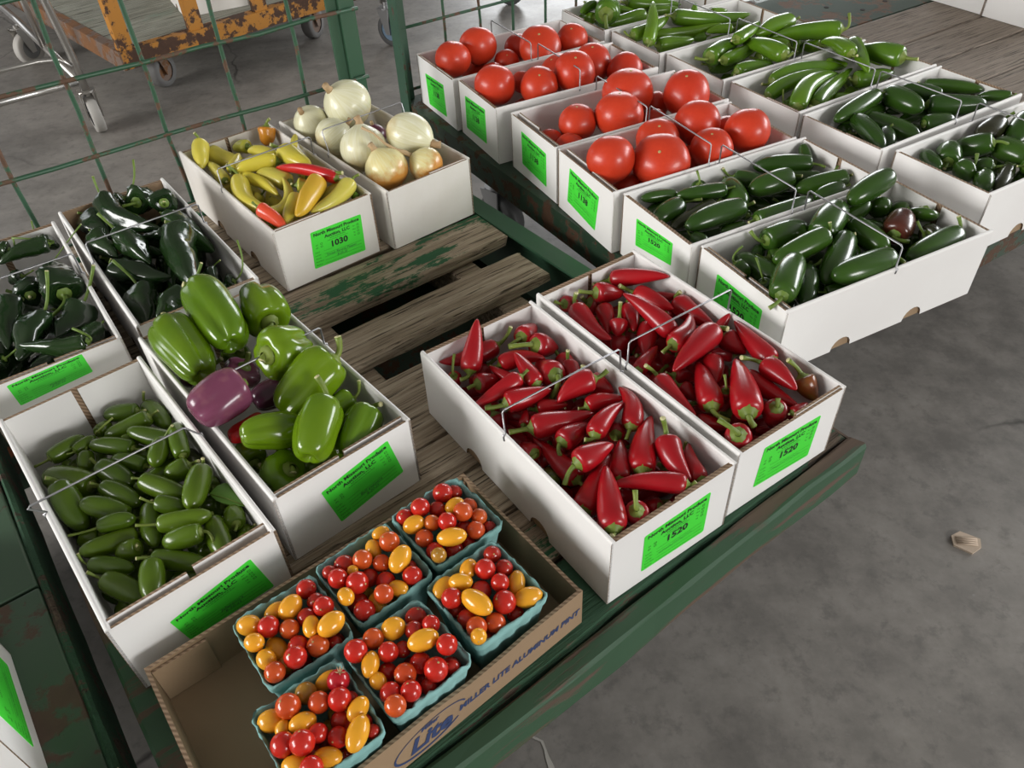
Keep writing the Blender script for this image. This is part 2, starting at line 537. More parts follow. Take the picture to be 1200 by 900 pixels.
def caster(parent, x, y, h, mats, r=0.055, wid=0.032, ang=0.0, off=(0, 0, 0), forkmat='greysteel'):
    """swivel caster under a frame whose underside is at height h: stem, fork, wheel (tyre and hub)"""
    d = Vector((cos(ang), sin(ang), 0))
    s = Vector((-sin(ang), cos(ang), 0))
    c = Vector((x, y, r)) + d * 0.022
    f = MB()
    for k in (-1, 1):
        p = s * k * (wid / 2 + 0.007)
        f.prism([(-0.012, -0.014), (0.012, -0.014), (0.030, 0.07 + r * 0.25), (-0.034, 0.07 + r * 0.25)], -0.002, 0.002, tf=lambda a, b, z, p=p: tuple(c + p + d * a * 0.9 - d * 0.010 * (b / 0.07) + Vector((0, 0, b)) + s * z))
    top = c + Vector((0, 0, 0.07 + r * 0.25)) - d * 0.014
    f.disc(top, (0, 0, 1), 0.03, 0.006, 14)
    f.tube([top, (top.x, top.y, h + 0.002)], 0.012, 10)
    f.build('caster_fork', [forkmat], parent, off=off)
    wb = MB()
    wb.disc(c, s, r, wid, 24, prof=[(-wid / 2, r * 0.62), (-wid / 2, r * 0.93), (-wid * 0.3, r), (wid * 0.3, r), (wid / 2, r * 0.93), (wid / 2, r * 0.62)])
    wb2 = MB()
    wb2.disc(c, s, r, wid, 18, prof=[(-wid * 0.6, 0), (-wid * 0.6, r * 0.16), (-wid * 0.4, r * 0.2), (-wid * 0.4, r * 0.63), (wid * 0.4, r * 0.63), (wid * 0.4, r * 0.2), (wid * 0.6, r * 0.16), (wid * 0.6, 0)])
    ty = wb.build('caster_wheel', [mats[0]], parent, True, off=off)
    wb2.build('wheel_hub', [mats[1]], ty, off=off)
    return top


def rod(parent, a, b, r, mat='greenwire', off=(0, 0, 0), seed=0, name='wire_rod', wob=0.0025):
    q = random.Random(seed)
    a, b = Vector(a), Vector(b)
    p = [a.lerp(b, i / 8) + (Vector((q.uniform(-1, 1), q.uniform(-1, 1), q.uniform(-1, 1))) * wob if 0 < i < 8 else Vector()) for i in range(9)]
    return MB().tube(p, r, 7).build(name, [mat], parent, True, off)


# ------------------------------------------------------------------ main produce cart
A0 = (0.30, 0.90)
cartA = thing('produce_cart', A2W(*A0), 'green wooden-decked produce cart in the middle, holding red chilies and the cherry tomato tray', 'cart', 'flat produce carts', -THA)
OA = (A0[0], A0[1], 0)
z = DECK
k = 0
rows = [(0.281, 0.374, 'plankpainted'), (0.382, 0.468, 'plankgreen'), (0.474, 0.560, 'plank'), (0.567, 0.637, 'plank'), (0.643, 0.795, 'plank'), (0.853, 0.938, 'plank'), (0.995, 1.10, 'plankgreen'), (1.112, 1.215, 'plank'), (1.225, 1.34, 'plank'), (1.35, 1.46, 'plank'), (1.468, 1.53, 'plankgreen')]
for y0, y1, mt in rows:
    x1 = 0.700 if y0 > 0.8 else 0.735
    plank(-0.118, x1 - (0.008 if y0 == 0.853 else 0), y0, y1, z - 0.026, z, 0, 11 + k, ends=0.012 if y0 == 0.853 else 0.004, n=24).build('plank', [mt], cartA, off=OA)
    k += 1
plank(-0.165, 0.741, 0.252, 0.277, z - 0.062, z + 0.001, 0, 3, 0.0012).build('front_beam', ['greenbeam'], cartA, off=OA)
plank(-0.165, -0.122, 0.28, 1.53, z - 0.10, z - 0.001, 1, 4, 0.001).build('side_beam', ['greenbeam'], cartA, off=OA)  # beam deepened to keep light off the floor in the gap
ra = MB()
ra.box((0.706, 0.80, z - 0.004), (0.744, 1.53, z + 0.001)).box((0.740, 0.80, z - 0.22), (0.744, 1.53, z - 0.004))  # vertical leg lengthened to block light from getting under the deck
ra.build('angle_rail', ['greensteel'], cartA, off=OA)
plank(0.738, 0.742, 0.277, 0.80, z - 0.06, z - 0.004, 1, 5, 0.0005).build('side_beam', ['greenbeam'], cartA, off=OA)
MB().box((-0.120, 0.285, z - 0.108), (0.700, 1.525, z - 0.102)).build('shade_sheet', ['darkgreensteel'], cartA, off=OA)  # added dark sheet standing in for the shade below the plank gaps
for x in (-0.02, 0.30, 0.60):
    plank(x - 0.028, x + 0.028, 0.28, 1.53, z - 0.102, z - 0.027, 1, 60 + int(x * 100)).build('cross_bearer', ['plank'], cartA, off=OA)
MB().box((-0.165, 1.531, z - 0.27), (0.744, 1.536, z)).build('rear_beam', ['greensteel'], cartA, off=OA)  # unseen lower depth added to stop light passing under the cart
pb = MB()
pb.box((0.679, 1.546, z - 0.06), (0.742, 1.552, z + 0.75)).box((0.702, 1.536, z - 0.06), (0.707, 1.546, z + 0.75))
pb.build('corner_post', ['greensteel'], cartA, off=OA)
pb = MB()
pb.box((-0.165, 1.546, z - 0.06), (-0.105, 1.552, z + 0.75)).box((-0.140, 1.536, z - 0.06), (-0.135, 1.546, z + 0.75))
pb.build('corner_post', ['greensteel'], cartA, off=OA)
for i, x in enumerate((0.010, 0.155, 0.297, 0.445, 0.591)):
    dx = 0.008 * sin(i * 2.1)
    rod(cartA, (x, 1.541, z - 0.05), (x + dx, 1.541, z + 0.72), 0.0042, off=OA, seed=i)
for i, zz in enumerate((0.147, 0.288, 0.428, 0.57, 0.71)):
    rod(cartA, (-0.14, 1.5335, z + zz + 0.004), (0.742, 1.5335, z + zz - 0.008), 0.0042, off=OA, seed=20 + i)
for x, y in ((-0.08, 0.50), (0.56, 0.56), (-0.08, 1.25), (0.66, 1.25)):
    caster(cartA, x, y, z - 0.062, ('darkrubber', 'greysteel'), 0.07, 0.04, 0.6, OA)

# ------------------------------------------------------------------ second produce cart (tomatoes, jalapenos, long chilies)
HB = THB - radians(3.5)
B0 = A2W(-1.68, 0.618, 0, THB)
cartB = thing('produce_cart', (B0[0], B0[1], 0), 'rusty dark green cart behind, carrying the tomato boxes and large jalapenos', 'cart', 'flat produce carts', -HB)
z = DECK + ZB
MB().box((-0.06, 0.0, z - 0.06), (1.118, 0.006, z)).box((-0.06, 0.006, z - 0.005), (1.118, 0.075, z)).build('front_beam', ['darkgreensteel'], cartB)
MB().box((1.112, 0.006, z - 0.06), (1.118, 1.95, z)).box((1.06, 0.076, z - 0.005), (1.112, 1.95, z)).build('side_beam', ['darkgreensteel'], cartB)
MB().box((-0.092, 0.006, z - 0.06), (-0.054, 1.95, z - 0.002)).build('side_beam', ['darkgreensteel'], cartB)
pl = MB().box((-0.054, 0.076, z - 0.005), (0.250, 1.95, z))
po = pl.build('deck_plate', ['plate'], cartB)
for x, y in ((0.10, 1.30), (0.18, 1.36), (0.20, 1.28), (0.08, 1.42), (0.17, 1.47)):
    MB().disc((x, y, z + 0.0004), (0, 0, 1), 0.007, 0.0012, 14).build('bolt_hole', ['hole'], po)
xs = [0.254, 0.422, 0.552, 0.69, 0.82, 0.945, 1.057]
for i in range(len(xs) - 1):
    plank(xs[i] + 0.0015, xs[i + 1] - 0.0015, 0.078, 1.95, z - 0.026, z, 1, 80 + i, 0.0008, n=24).build('plank', ['planky'], cartB)
MB().box((-0.06, 1.951, z - 0.06), (1.118, 1.957, z)).build('rear_beam', ['darkgreensteel'], cartB)
pb = MB()
pb.box((-0.082, -0.006, z - 0.06), (-0.076, 0.03, z + 0.75)).box((-0.076, -0.006, z - 0.06), (-0.036, 0.0, z + 0.75))
pb.build('corner_post', ['darkpost'], cartB)
for i in range(9):
    y = 0.135 + i * 0.0985
    rod(cartB, (-0.086, y, z - 0.05), (-0.086, y, z + 0.7), 0.0035, seed=70 + i)
for i, zz in enumerate((0.02, 0.165, 0.31, 0.455, 0.60)):
    rod(cartB, (-0.079, 0.0, z + zz), (-0.079, 1.3, z + zz + 0.012), 0.0035, seed=90 + i)
for x, y in ((0.06, 0.16), (1.02, 0.16), (0.06, 1.8), (1.02, 1.8)):
    caster(cartB, x, y, z - 0.06, ('darkrubber', 'greysteel'), 0.07, 0.04, 0.3)

# ------------------------------------------------------------------ third cart, bottom left
C0 = A2W(-0.55, 0.60)
cartC = thing('produce_cart', C0, 'worn green and orange painted cart deck at the lower left edge', 'cart', 'flat produce carts', -THA)
OC = (-0.55, 0.60, 0)
z = DECK
MB().box((-1.75, -0.35, z - 0.03), (-0.204, 0.747, z)).build('deck_board', ['cartgreen'], cartC, off=OC, bevel=0.003)  # deck widened out of view so it shades the floor gap
MB().box((-1.75, 0.752, z - 0.03), (-0.204, 1.25, z)).build('deck_board', ['cartgreen'], cartC, off=OC, bevel=0.003)
MB().box((-1.75, 1.251, z - 0.27), (-0.194, 1.257, z)).build('rear_beam', ['cartgreen'], cartC, off=OC)  # unseen board added to block low light under this deck
plank(-0.203, -0.194, -0.35, 1.25, z - 0.10, z + 0.001, 1, 31, 0.0008, n=30).build('edge_strip', ['plankpainted'], cartC, off=OC)  # strip made deeper to shade the gap beside it
plank(-0.214, -0.190, 0.405, 0.455, z - 0.012, z + 0.016, 1, 33, 0.005, n=7, ends=0.01).build('broken_edge_piece', ['plankgreen'], cartC, off=OC, label='splintered end of the wooden edge strip')
for x, y in ((-0.36, -0.2), (-1.6, -0.2), (-0.36, 1.1), (-1.6, 1.1)):
    caster(cartC, x, y, z - 0.031, ('darkrubber', 'greysteel'), 0.07, 0.04, 0.9, OC)

# ------------------------------------------------------------------ orange cart at the back
RO = -THA + radians(5.9)
O0 = A2W(0.565, 3.038)
cartO = thing('platform_cart', O0, 'orange and rust flaked platform cart at the back behind the green wire', 'cart', None, RO)
zo = DECK - 0.155
MB().box((0, 0, zo - 0.062), (0.99, 0.006, zo)).box((0, 0.006, zo - 0.006), (0.99, 0.05, zo)).build('front_beam', ['orangesteel'], cartO)
MB().box((-0.006, 0, zo - 0.062), (0, 1.6, zo + 0.002)).box((0, 0.05, zo - 0.006), (0.03, 1.6, zo + 0.002)).build('side_beam', ['rustysteel'], cartO)
MB().box((0.99, 0, zo - 0.062), (0.996, 1.6, zo)).build('side_beam', ['orangesteel'], cartO)
for i in range(9):
    y0 = 0.052 + i * 0.172
    plank(0.032, 0.988, y0, y0 + 0.168, zo - 0.02, zo, 0, 130 + i, 0.001).build('deck_board', ['graywood'], cartO)
for x, mt in ((0.004, 'orangesteel'), (0.275, 'plankgreen'), (0.545, 'orangesteel')):
    MB().box((x, 0.007, zo - 0.05), (x + 0.05, 0.013, zo + 0.6)).box((x, 0.013, zo + 0.001), (x + 0.006, 0.045, zo + 0.6)).build('stake', [M['orangesteel']], cartO)
for x, y in ((0.16, 0.16), (0.85, 0.16), (0.16, 1.45), (0.85, 1.45)):
    caster(cartO, x, y, zo - 0.055, ('rubber', 'rustysteel'), 0.062, 0.045, 0.5, forkmat='rustysteel')

# chrome trolley, far left
K0 = A2W(0.40, 2.95)
cartK = thing('chrome_trolley', K0, 'chrome tube trolley with pale caster wheels at the upper left', 'trolley', None, -THA)
OK_ = (0.40, 2.95, 0)
T_ = lambda pts, r, nm='frame_tube': MB().tube(pts, r, 10).build(nm, ['chrome'], cartK, True, off=OK_)
T_([(0.392, 4.2, 0.165), (0.40, 3.9, 0.165), (0.405, 3.02, 0.165)], 0.014)
T_([(0.401, 2.96, 0.135), (0.400, 2.96, 0.26), (0.394, 2.94, 0.33), (0.37, 2.885, 0.55), (0.36, 2.87, 0.95)], 0.013, 'upright_tube')
T_([(0.396, 3.46, 0.17), (0.385, 3.40, 0.35), (0.375, 3.38, 0.95)], 0.011, 'upright_tube')
T_([(-0.35, 3.0, 0.27), (0.30, 2.97, 0.272), (0.36, 2.965, 0.265), (0.388, 2.955, 0.235)], 0.0075)
T_([(-0.40, 3.02, 0.165), (-0.40, 4.2, 0.165)], 0.014)
T_([(-0.40, 3.02, 0.165), (0.405, 3.02, 0.165)], 0.012)
T_([(-0.40, 2.96, 0.135), (-0.40, 2.94, 0.33), (-0.36, 2.87, 0.95)], 0.013, 'upright_tube')
T_([(-0.36, 2.87, 0.95), (0.36, 2.87, 0.95), (0.375, 3.38, 0.95)], 0.013)
for x, y, a in ((0.40, 2.96, 1.5), (0.375, 3.86, 0.5), (-0.40, 2.96, 0.6), (-0.40, 3.86, 0.3)):
    caster(cartK, x, y, 0.158, ('paletyre', 'greysteel'), 0.064, 0.034, a, OK_, 'chrome')

# second trolley: two casters visible under the top edge
S0 = A2W(1.60, 2.97)
cartS = thing('steel_trolley', S0, 'steel trolley whose blue-hubbed caster shows between the green posts', 'trolley', None, -THA)
OS = (1.60, 2.97, 0)
for x, y, a in ((1.60, 2.99, -1.25), (2.27, 3.05, -1.0), (1.60, 4.0, 0.2), (2.27, 4.0, 0.4)):
    caster(cartS, x, y, 0.17, ('darkrubber', 'bluehub'), 0.063, 0.032, a, OS)
    MB().tube([(x - 0.0, y, 0.165), (x, y, 0.62)], 0.014, 10).build('upright_tube', ['chrome'], cartS, True, off=OS)
    MB().tube([(x + 0.03, y, 0.20), (x + 0.03, y, 0.62)], 0.006, 8).build('upright_tube', ['chrome'], cartS, True, off=OS)
MB().box((1.56, 2.95, 0.62), (2.31, 4.04, 0.65)).build('shelf', ['greysteel'], cartS, off=OS)


# ------------------------------------------------------------------ cardboard boxes
def text_mesh(body, size, bold=0.0, shear=0.0, sx=1.0):
    c = bpy.data.curves.new('t', 'FONT')
    c.body, c.size, c.offset, c.shear = body, size, bold, shear
    c.align_x = 'CENTER'
    c.resolution_u = 2
    o = bpy.data.objects.new('t', c)
    COL.objects.link(o)
    bpy.context.view_layer.update()
    me = bpy.data.meshes.new_from_object(o.evaluated_get(bpy.context.evaluated_depsgraph_get()))
    vs = [(p.co.x * sx, p.co.y) for p in me.vertices]
    fs = [tuple(p.vertices) for p in me.polygons]
    bpy.data.objects.remove(o)
    bpy.data.curves.remove(c)
    bpy.data.meshes.remove(me)
    return vs, fs


TCACHE = {}


def put_text(mb, body, x, y, size, bold=0.0, shear=0.0, sx=1.0, tf=None, mi=0, align='c', z=0.0):
    """lay flat lettering into mb; (x, y) in the sheet's own plane, tf maps (x, y, z) to the object"""
    key = (body, size, bold, shear, sx)
    if key not in TCACHE:
        TCACHE[key] = text_mesh(*key)
    vs, fs = TCACHE[key]
    if not vs:
        return
    x0, x1 = min(v[0] for v in vs), max(v[0] for v in vs)
    dx = x - (x0 + x1) / 2 if align == 'c' else x - x0
    mb.add([tf(a + dx, b + y, z) for a, b in vs], fs, mi)


def label_on(parent, P, number=None, hand=None, seed=0):
    """the green auction sticker; P(s, t, d): s 0..1 across, t 0..1 down, d metres proud of the panel"""
    r = random.Random(seed)
    W_ = 0.1
    H_ = 0.078
    mb = MB()
    cc = 0.02
    out = [(cc, 0), (1 - cc, 0), (1, cc), (1, 1 - cc), (1 - cc, 1), (cc, 1), (0, 1 - cc), (0, cc)]
    vs = [P(s, t, 0.0004) for s, t in out] + [P(s, t, 0.0) for s, t in out]
    mb.add(vs, [tuple(range(8))] + [(i, 8 + i, 8 + (i + 1) % 8, (i + 1) % 8) for i in range(8)])
    lab = mb.build('auction_label', ['label'], parent)
    tf = lambda x, y, z: P(x / W_, -y / H_, 0.0007)
    t = MB()
    put_text(t, 'North Missouri Produce', 0.05, -0.0105, 0.0092, 0.0003, tf=tf, sx=0.98)
    put_text(t, 'Auction, LLC', 0.05, -0.0205, 0.0092, 0.0003, tf=tf)

    def bar(x0, x1, y, h=0.0005):
        t.add([tf(x0, y, 0), tf(x1, y, 0), tf(x1, y + h, 0), tf(x0, y + h, 0)], [(0, 1, 2, 3)])

    def sq(x, y, s=0.0036):
        for a, b, c, d in ((0, 0, 1, 0.13), (0, 0.87, 1, 1), (0, 0, 0.13, 1), (0.87, 0, 1, 1)):
            t.add([tf(x + a * s, y + b * s, 0), tf(x + c * s, y + b * s, 0), tf(x + c * s, y + d * s, 0), tf(x + a * s, y + d * s, 0)], [(0, 1, 2, 3)])

    def dashes(x0, x1, y, h=0.0010):
        x = x0
        while x < x1:
            l = r.uniform(0.0012, 0.003)
            bar(x, min(x + l, x1), y, h)
            x += l + 0.0009

    dashes(0.035, 0.065, -0.0245, 0.0013)
    dashes(0.030, 0.070, -0.0285, 0.0008)
    for i, yy in enumerate((-0.031, -0.037)):
        put_text(t, '#' + str(i + 1), 0.009, yy, 0.004, tf=tf)
        sq(0.016, yy - 0.0003)
    for i, wd in enumerate(('Sm', 'Med', 'Lg', 'XL')):
        yy = -0.019 - i * 0.0065
        put_text(t, wd, 0.083, yy, 0.0034, tf=tf)
        sq(0.089, yy - 0.0003)
    for i, wd in enumerate(('Count', 'Lot No.', 'Variety', 'Pack Date', 'Grower')):
        yy = -0.046 - i * 0.0068
        put_text(t, wd, 0.004, yy, 0.0036, tf=tf, align='l')
        bar(0.021, 0.094 if i else 0.04, yy - 0.0006, 0.00035)
    if number:
        put_text(t, number, 0.053, -0.0435, 0.0172, 0.0006, tf=tf, sx=1.0)
    t.build('label_print', ['ink'], lab)
    h = MB()
    if hand:
        put_text(h, hand[0], 0.055, -0.0588, 0.0068, 0, 0.3, tf=tf)
        put_text(h, hand[1], 0.055, -0.0658, 0.0062, 0, 0.3, tf=tf)
        if len(hand) > 2:
            put_text(h, hand[2], 0.083, -0.0125, 0.006, 0, 0.3, tf=tf)
    else:
        x = 0.025
        pts = []
        for i in range(26):
            pts.append((x + i * 0.0021, -0.0585 + r.uniform(-0.0012, 0.002)))
        h.add([tf(a, b, 0) for a, b in pts] + [tf(a, b + 0.0006, 0) for a, b in pts], [(i, i + 1, 27 + i, 26 + i) for i in range(25)])
    h.build('handwriting', ['pen'], lab)
    return lab


def carton(key, name, label, group, loc, th, L, W, H, mat='white', lab=None, number=None, hand=None, wire=(0.5, 0.036, 0.0), curl=(0, 0), inner=None, kind='box', notch=(0.128, 0.275), wlean=0.0, side=None):
    """corrugated produce box; local x across, y from the labelled end to the far end"""
    r = random.Random(key)
    root = thing(name, loc, label, 'box', group, -th)
    t = 0.0032
    hw = W / 2
    inn = inner if inner and inner != 'kraft' else mat
    MB().box((-hw + t + .0003, t, 0.0003), (hw - t - .0003, L - t, 0.004), 0, {0: 1, 2: 1, 3: 1, 4: 1, 5: 1}).build('bottom_panel', [mat, 'kraft'], root)
    for s in (-1, 1):
        # outer skin with two half round hand holes at the foot
        out = [(0.0, H - 0.004)]
        out.append((0.0, 0.0))
        for c in notch:
            rr = 0.0195
            for i in range(9):
                a = pi - pi * i / 8
                out.append((c + rr * cos(a), 0.001 + rr * 1.0 * sin(a) if 0 < i < 8 else 0.0))
        out += [(L, 0.0), (L, H - 0.004)]
        tf = lambda a, b, q, s=s: (s * (hw - q), a, b)
        sd = MB().prism(out, 0.0, t, tf, 0, 1)
        p = sd.build('side_panel', [mat, 'edge'], root)
        mb = MB().box((s * (hw - t - 0.0002) if s < 0 else s * (hw - 2 * t), t, 0.004), (s * (hw - 2 * t) if s < 0 else s * (hw - t - 0.0002), L - t, H - 0.003), 0, {5 if s < 0 else 3: 1})
        # folded rim: a rounded cap from end to end
        n = 6
        for e0, e1 in ((0.0, L),):
            vs = []
            for y in (e0, e1):
                for i in range(n + 1):
                    a = pi * i / n
                    vs.append((s * (hw - t) + cos(a) * t, y, H - 0.004 + sin(a) * 0.004))
            mb.add(vs, [(i, i + 1, n + 2 + i, n + 1 + i) for i in range(n)] + [tuple(range(n, -1, -1)), tuple(range(n + 1, 2 * n + 2))], 0)
        mb.build('side_liner', [inn, 'kraft'], p)
    for e, y0 in ((0, 0.0), (1, L)):
        sg = 1 if e == 0 else -1
        ya, yb = sorted((y0, y0 + sg * t))
        p = MB().box((-hw + 0.0004, ya, 0.0), (hw - 0.0004, yb, H - 0.003), 0, {1: 1, 3: 1, 5: 1, (4 if e == 0 else 2): 1}).build('end_panel', [mat, 'edge'], root)
        if side == 'e' and False:
            pass
        gap = 0.0035
        for q, (xa, xb) in enumerate(((-hw + 2 * t, -gap), (gap + r.uniform(0, 0.004), hw - 2 * t))):
            hh = H - r.uniform(0.001, 0.005)
            cu = curl[q] if e == 0 else 0.0
            yb0 = y0 + sg * (t + 0.0006)
            yt0 = yb0 + sg * cu
            yb1, yt1 = yb0 + sg * t, yt0 + sg * t
            vs = [(xa, yb0, 0.004), (xb, yb0, 0.004), (xb, yt0, hh), (xa, yt0, hh), (xa, yb1, 0.004), (xb, yb1, 0.004), (xb, yt1, hh), (xa, yt1, hh)]
            fs = [(0, 1, 2, 3), (7, 6, 5, 4), (3, 2, 6, 7), (1, 5, 6, 2), (0, 3, 7, 4), (0, 4, 5, 1)]
            MB().add(vs, fs, [0, 0, 1, 1, 1, 1]).build('end_flap', ['kraft' if inner == 'kraft' and e else inn, 'edge'], p)
    if wire:
        f, hgt, lean = wire
        yy = L * f
        z0 = H - 0.006
        hx = hw - 0.0032
        top = H + hgt
        path = [(-hx - 0.0035, yy - 0.002, z0 - 0.002), (-hx - 0.0035, yy, z0 + 0.006), (-hx, yy, H + 0.001), (-hx + wlean, yy + lean * 0.95, top - 0.003), (-hx + 0.003 + wlean, yy + lean, top), (hx - 0.003 + wlean, yy + lean, top), (hx + wlean, yy + lean * 0.95, top - 0.003), (hx, yy, H + 0.001), (hx + 0.0035, yy, z0 + 0.006), (hx + 0.0035, yy - 0.002, z0 - 0.002)]
        MB().tube(path, 0.0013, 6).build('wire_handle', ['wire'], root, True)
    if lab:
        if side:
            s0, s1, t0, t1 = lab
            P = lambda s, t_, d: (hw + d, s0 + (s1 - s0) * s, t0 + (t1 - t0) * t_)
            label_on(root, P, number, hand, key)
        else:
            q = lab  # four corners TL TR BR BL as (x, z) on the labelled end
            P = lambda s, t_, d: tuple([(q[0][i] * (1 - s) + q[1][i] * s) * (1 - t_) + (q[3][i] * (1 - s) + q[2][i] * s) * t_ if i != 9 else 0 for i in (0,)] + [-d] + [(q[0][1] * (1 - s) + q[1][1] * s) * (1 - t_) + (q[3][1] * (1 - s) + q[2][1] * s) * t_])
            label_on(root, P, number, hand, key)
    return root


carton(1, 'produce_box', 'white cardboard box of red chili peppers directly right of the brown tray', 'produce boxes with wire handles', (0.1536, 0.4695, 0.3712), -0.58074, 0.3936, 0.1883, 0.1160, 'white', [(-0.0448, 0.0869), (0.0564, 0.0897), (0.0564, 0.0162), (-0.0441, 0.0205)], '1520', None, (0.5, 0.036, 0.004), (0, 0), None, wlean=0)
carton(2, 'produce_box', 'white cardboard box of red chilies at the green cart corner', 'produce boxes with wire handles', (0.3164, 0.5829, 0.3712), -0.57238, 0.3940, 0.1903, 0.1174, 'white', [(-0.0469, 0.095), (0.0564, 0.0887), (0.0538, 0.0162), (-0.051, 0.0257)], '1520', None, (0.5, 0.036, 0.0), (0, 0), None, wlean=0)
carton(3, 'produce_box', 'white cardboard box of green and purple bell peppers', 'produce boxes with wire handles', (-0.2211, 0.5613, 0.3712), -0.67701, 0.3961, 0.1897, 0.1167, 'white', [(-0.0395, 0.0827), (0.0585, 0.1018), (0.0717, 0.0346), (-0.0256, 0.0155)], None, ('Bell peppers', '8-20-25', '1926'), (0.5, 0.03, 0), (0.004, 0.006), None, wlean=0)
carton(4, 'produce_box', 'white cardboard box of small jalapenos behind the brown tray', 'produce boxes with wire handles', (-0.3573, 0.4041, 0.3712), -0.66382, 0.3933, 0.1860, 0.1171, 'white', [(-0.0404, 0.0747), (0.0568, 0.0946), (0.0687, 0.0308), (-0.032, 0.0304)], None, ("Jalapeno's", '8-20-25', '1926'), (0.49, 0.03, -0.012), (0.006, 0.011), None, wlean=-0.012)
carton(5, 'produce_box', 'white cardboard box of poblanos at the left picture edge', 'produce boxes with wire handles', (-0.6454, 0.7610, 0.3712), -0.59189, 0.4034, 0.1904, 0.1199, 'white', [(-0.0589, 0.1114), (0.0399, 0.1153), (0.0422, 0.0816), (-0.0569, 0.074)], None, ('Poblano', '8-20-25', '1926'), (0.5, 0.036, 0.0), (0.004, 0.006), None, wlean=0)
carton(6, 'produce_box', 'cardboard box of poblanos behind the bell peppers, brown inside', 'produce boxes with wire handles', (-0.4733, 0.8846, 0.3712), -0.61999, 0.4196, 0.1877, 0.1231, 'white', None, None, None, (0.5, 0.036, 0.0), (0, 0), 'kraft', wlean=0)
carton(7, 'produce_box', 'scuffed white box of yellow banana peppers with label 1030', 'produce boxes with wire handles', (-0.3252, 1.1288, 0.3712), -0.64814, 0.4008, 0.1921, 0.1205, 'used', [(-0.0315, 0.0906), (0.0684, 0.0876), (0.0649, 0.0146), (-0.0382, 0.0202)], '1030', ('Sweet Banana Pepper', '8-20-25'), (0.5, 0.036, 0.0), (0, 0), None, wlean=0)
carton(8, 'produce_box', 'scuffed white box of white onions without a label', 'produce boxes with wire handles', (-0.1490, 1.2437, 0.3712), -0.65726, 0.4033, 0.1866, 0.1199, 'used', None, None, None, (0.5, 0.042, 0.012), (0, 0), None, wlean=0)
carton(9, 'produce_box', 'white tomato box furthest back, against the green corner post', 'produce boxes with wire handles', (-0.1558, 1.7396, 0.3823), 1.09322, 0.3992, 0.1951, 0.1173, 'white', [(-0.0577, 0.0829), (0.0398, 0.0867), (0.0435, 0.0132), (-0.0516, 0.0108)], '1138', None, (0.5, 0.036, 0.0), (0, 0), None, wlean=0)
carton(10, 'produce_box', 'white tomato box second from the green corner post', 'produce boxes with wire handles', (-0.0606, 1.5638, 0.3823), 1.12621, 0.3963, 0.1869, 0.1216, 'white', [(-0.0613, 0.0946), (0.0376, 0.0989), (0.0365, 0.0228), (-0.0651, 0.0207)], '1138', None, (0.5, 0.036, 0.0), (0, 0), None, wlean=0)
carton(11, 'produce_box', 'white tomato box third from the green corner post', 'produce boxes with wire handles', (0.0480, 1.3840, 0.3823), 1.12450, 0.4006, 0.1861, 0.1180, 'white', [(-0.0489, 0.0948), (0.0511, 0.0879), (0.0512, 0.0176), (-0.0481, 0.0251)], '1138', None, (0.5, 0.03, 0), (0.012, 0.007), None, wlean=0)
carton(12, 'produce_box', 'white tomato box nearest the camera, beside jalapenos', 'produce boxes with wire handles', (0.1302, 1.2055, 0.3823), 1.13989, 0.3937, 0.1932, 0.1203, 'white', [(-0.0534, 0.0994), (0.049, 0.0894), (0.0389, 0.016), (-0.0613, 0.0282)], '1138', None, (0.5, 0.036, 0.0), (0.012, 0.007), None, wlean=0)
carton(13, 'produce_box', 'white box of dark jalapenos right beside the nearest tomatoes', 'produce boxes with wire handles', (0.2260, 1.0318, 0.3823), 1.12789, 0.3965, 0.1898, 0.1196, 'white', [(-0.0519, 0.0922), (0.0485, 0.0978), (0.0496, 0.0566), (-0.0496, 0.0409)], '1520', None, (0.5, 0.036, 0.0), (0, 0), None, wlean=0)
carton(14, 'produce_box', 'white box of large jalapenos overhanging the cart edge above the floor', 'produce boxes with wire handles', (0.3216, 0.8606, 0.3823), 1.13145, 0.4021, 0.1939, 0.1184, 'white', [(-0.0516, 0.092), (0.0506, 0.0899), (0.0506, 0.012899999999999995), (-0.0516, 0.015)], '1520', None, (0.5, 0.036, 0.0), (0.004, 0.006), None, wlean=0)
carton(15, 'produce_box', 'white box of green chilies furthest back at top edge', 'produce boxes with wire handles', (0.2068, 1.9872, 0.3823), 1.09427, 0.4000, 0.1950, 0.1199, 'white', None, None, None, (0.5, 0.036, 0.0), (0, 0), None, wlean=0)
carton(16, 'produce_box', 'white box of green chilies second from the back', 'produce boxes with wire handles', (0.3113, 1.8182, 0.3823), 1.09532, 0.4000, 0.1928, 0.1196, 'white', None, None, None, (0.5, 0.036, 0.0), (0, 0), None, wlean=0)
carton(17, 'produce_box', 'white box of green chilies third from the back', 'produce boxes with wire handles', (0.4154, 1.6503, 0.3823), 1.08940, 0.4000, 0.1935, 0.1197, 'white', None, None, None, (0.5, 0.036, 0.0), (0, 0), None, wlean=0)
carton(18, 'produce_box', 'white box of long green chilies next to the dark jalapenos', 'produce boxes with wire handles', (0.5201, 1.4731, 0.3823), 1.06134, 0.4016, 0.1929, 0.1199, 'white', None, None, None, (0.5, 0.036, 0.0), (0, 0), None, wlean=0)
carton(19, 'produce_box', 'white box of dark jalapenos between long chilies and rightmost box', 'produce boxes with wire handles', (0.6176, 1.3010, 0.3823), 1.05480, 0.4032, 0.1868, 0.1193, 'white', None, None, None, (0.5, 0.036, 0.0), (0, 0), None, wlean=0)
carton(20, 'produce_box', 'white box of dark jalapenos cut off by right picture edge', 'produce boxes with wire handles', (0.7300, 1.1337, 0.3823), 1.07936, 0.4000, 0.1910, 0.1193, 'white', None, None, None, (0.5, 0.036, 0.0), (0, 0), None, wlean=0)
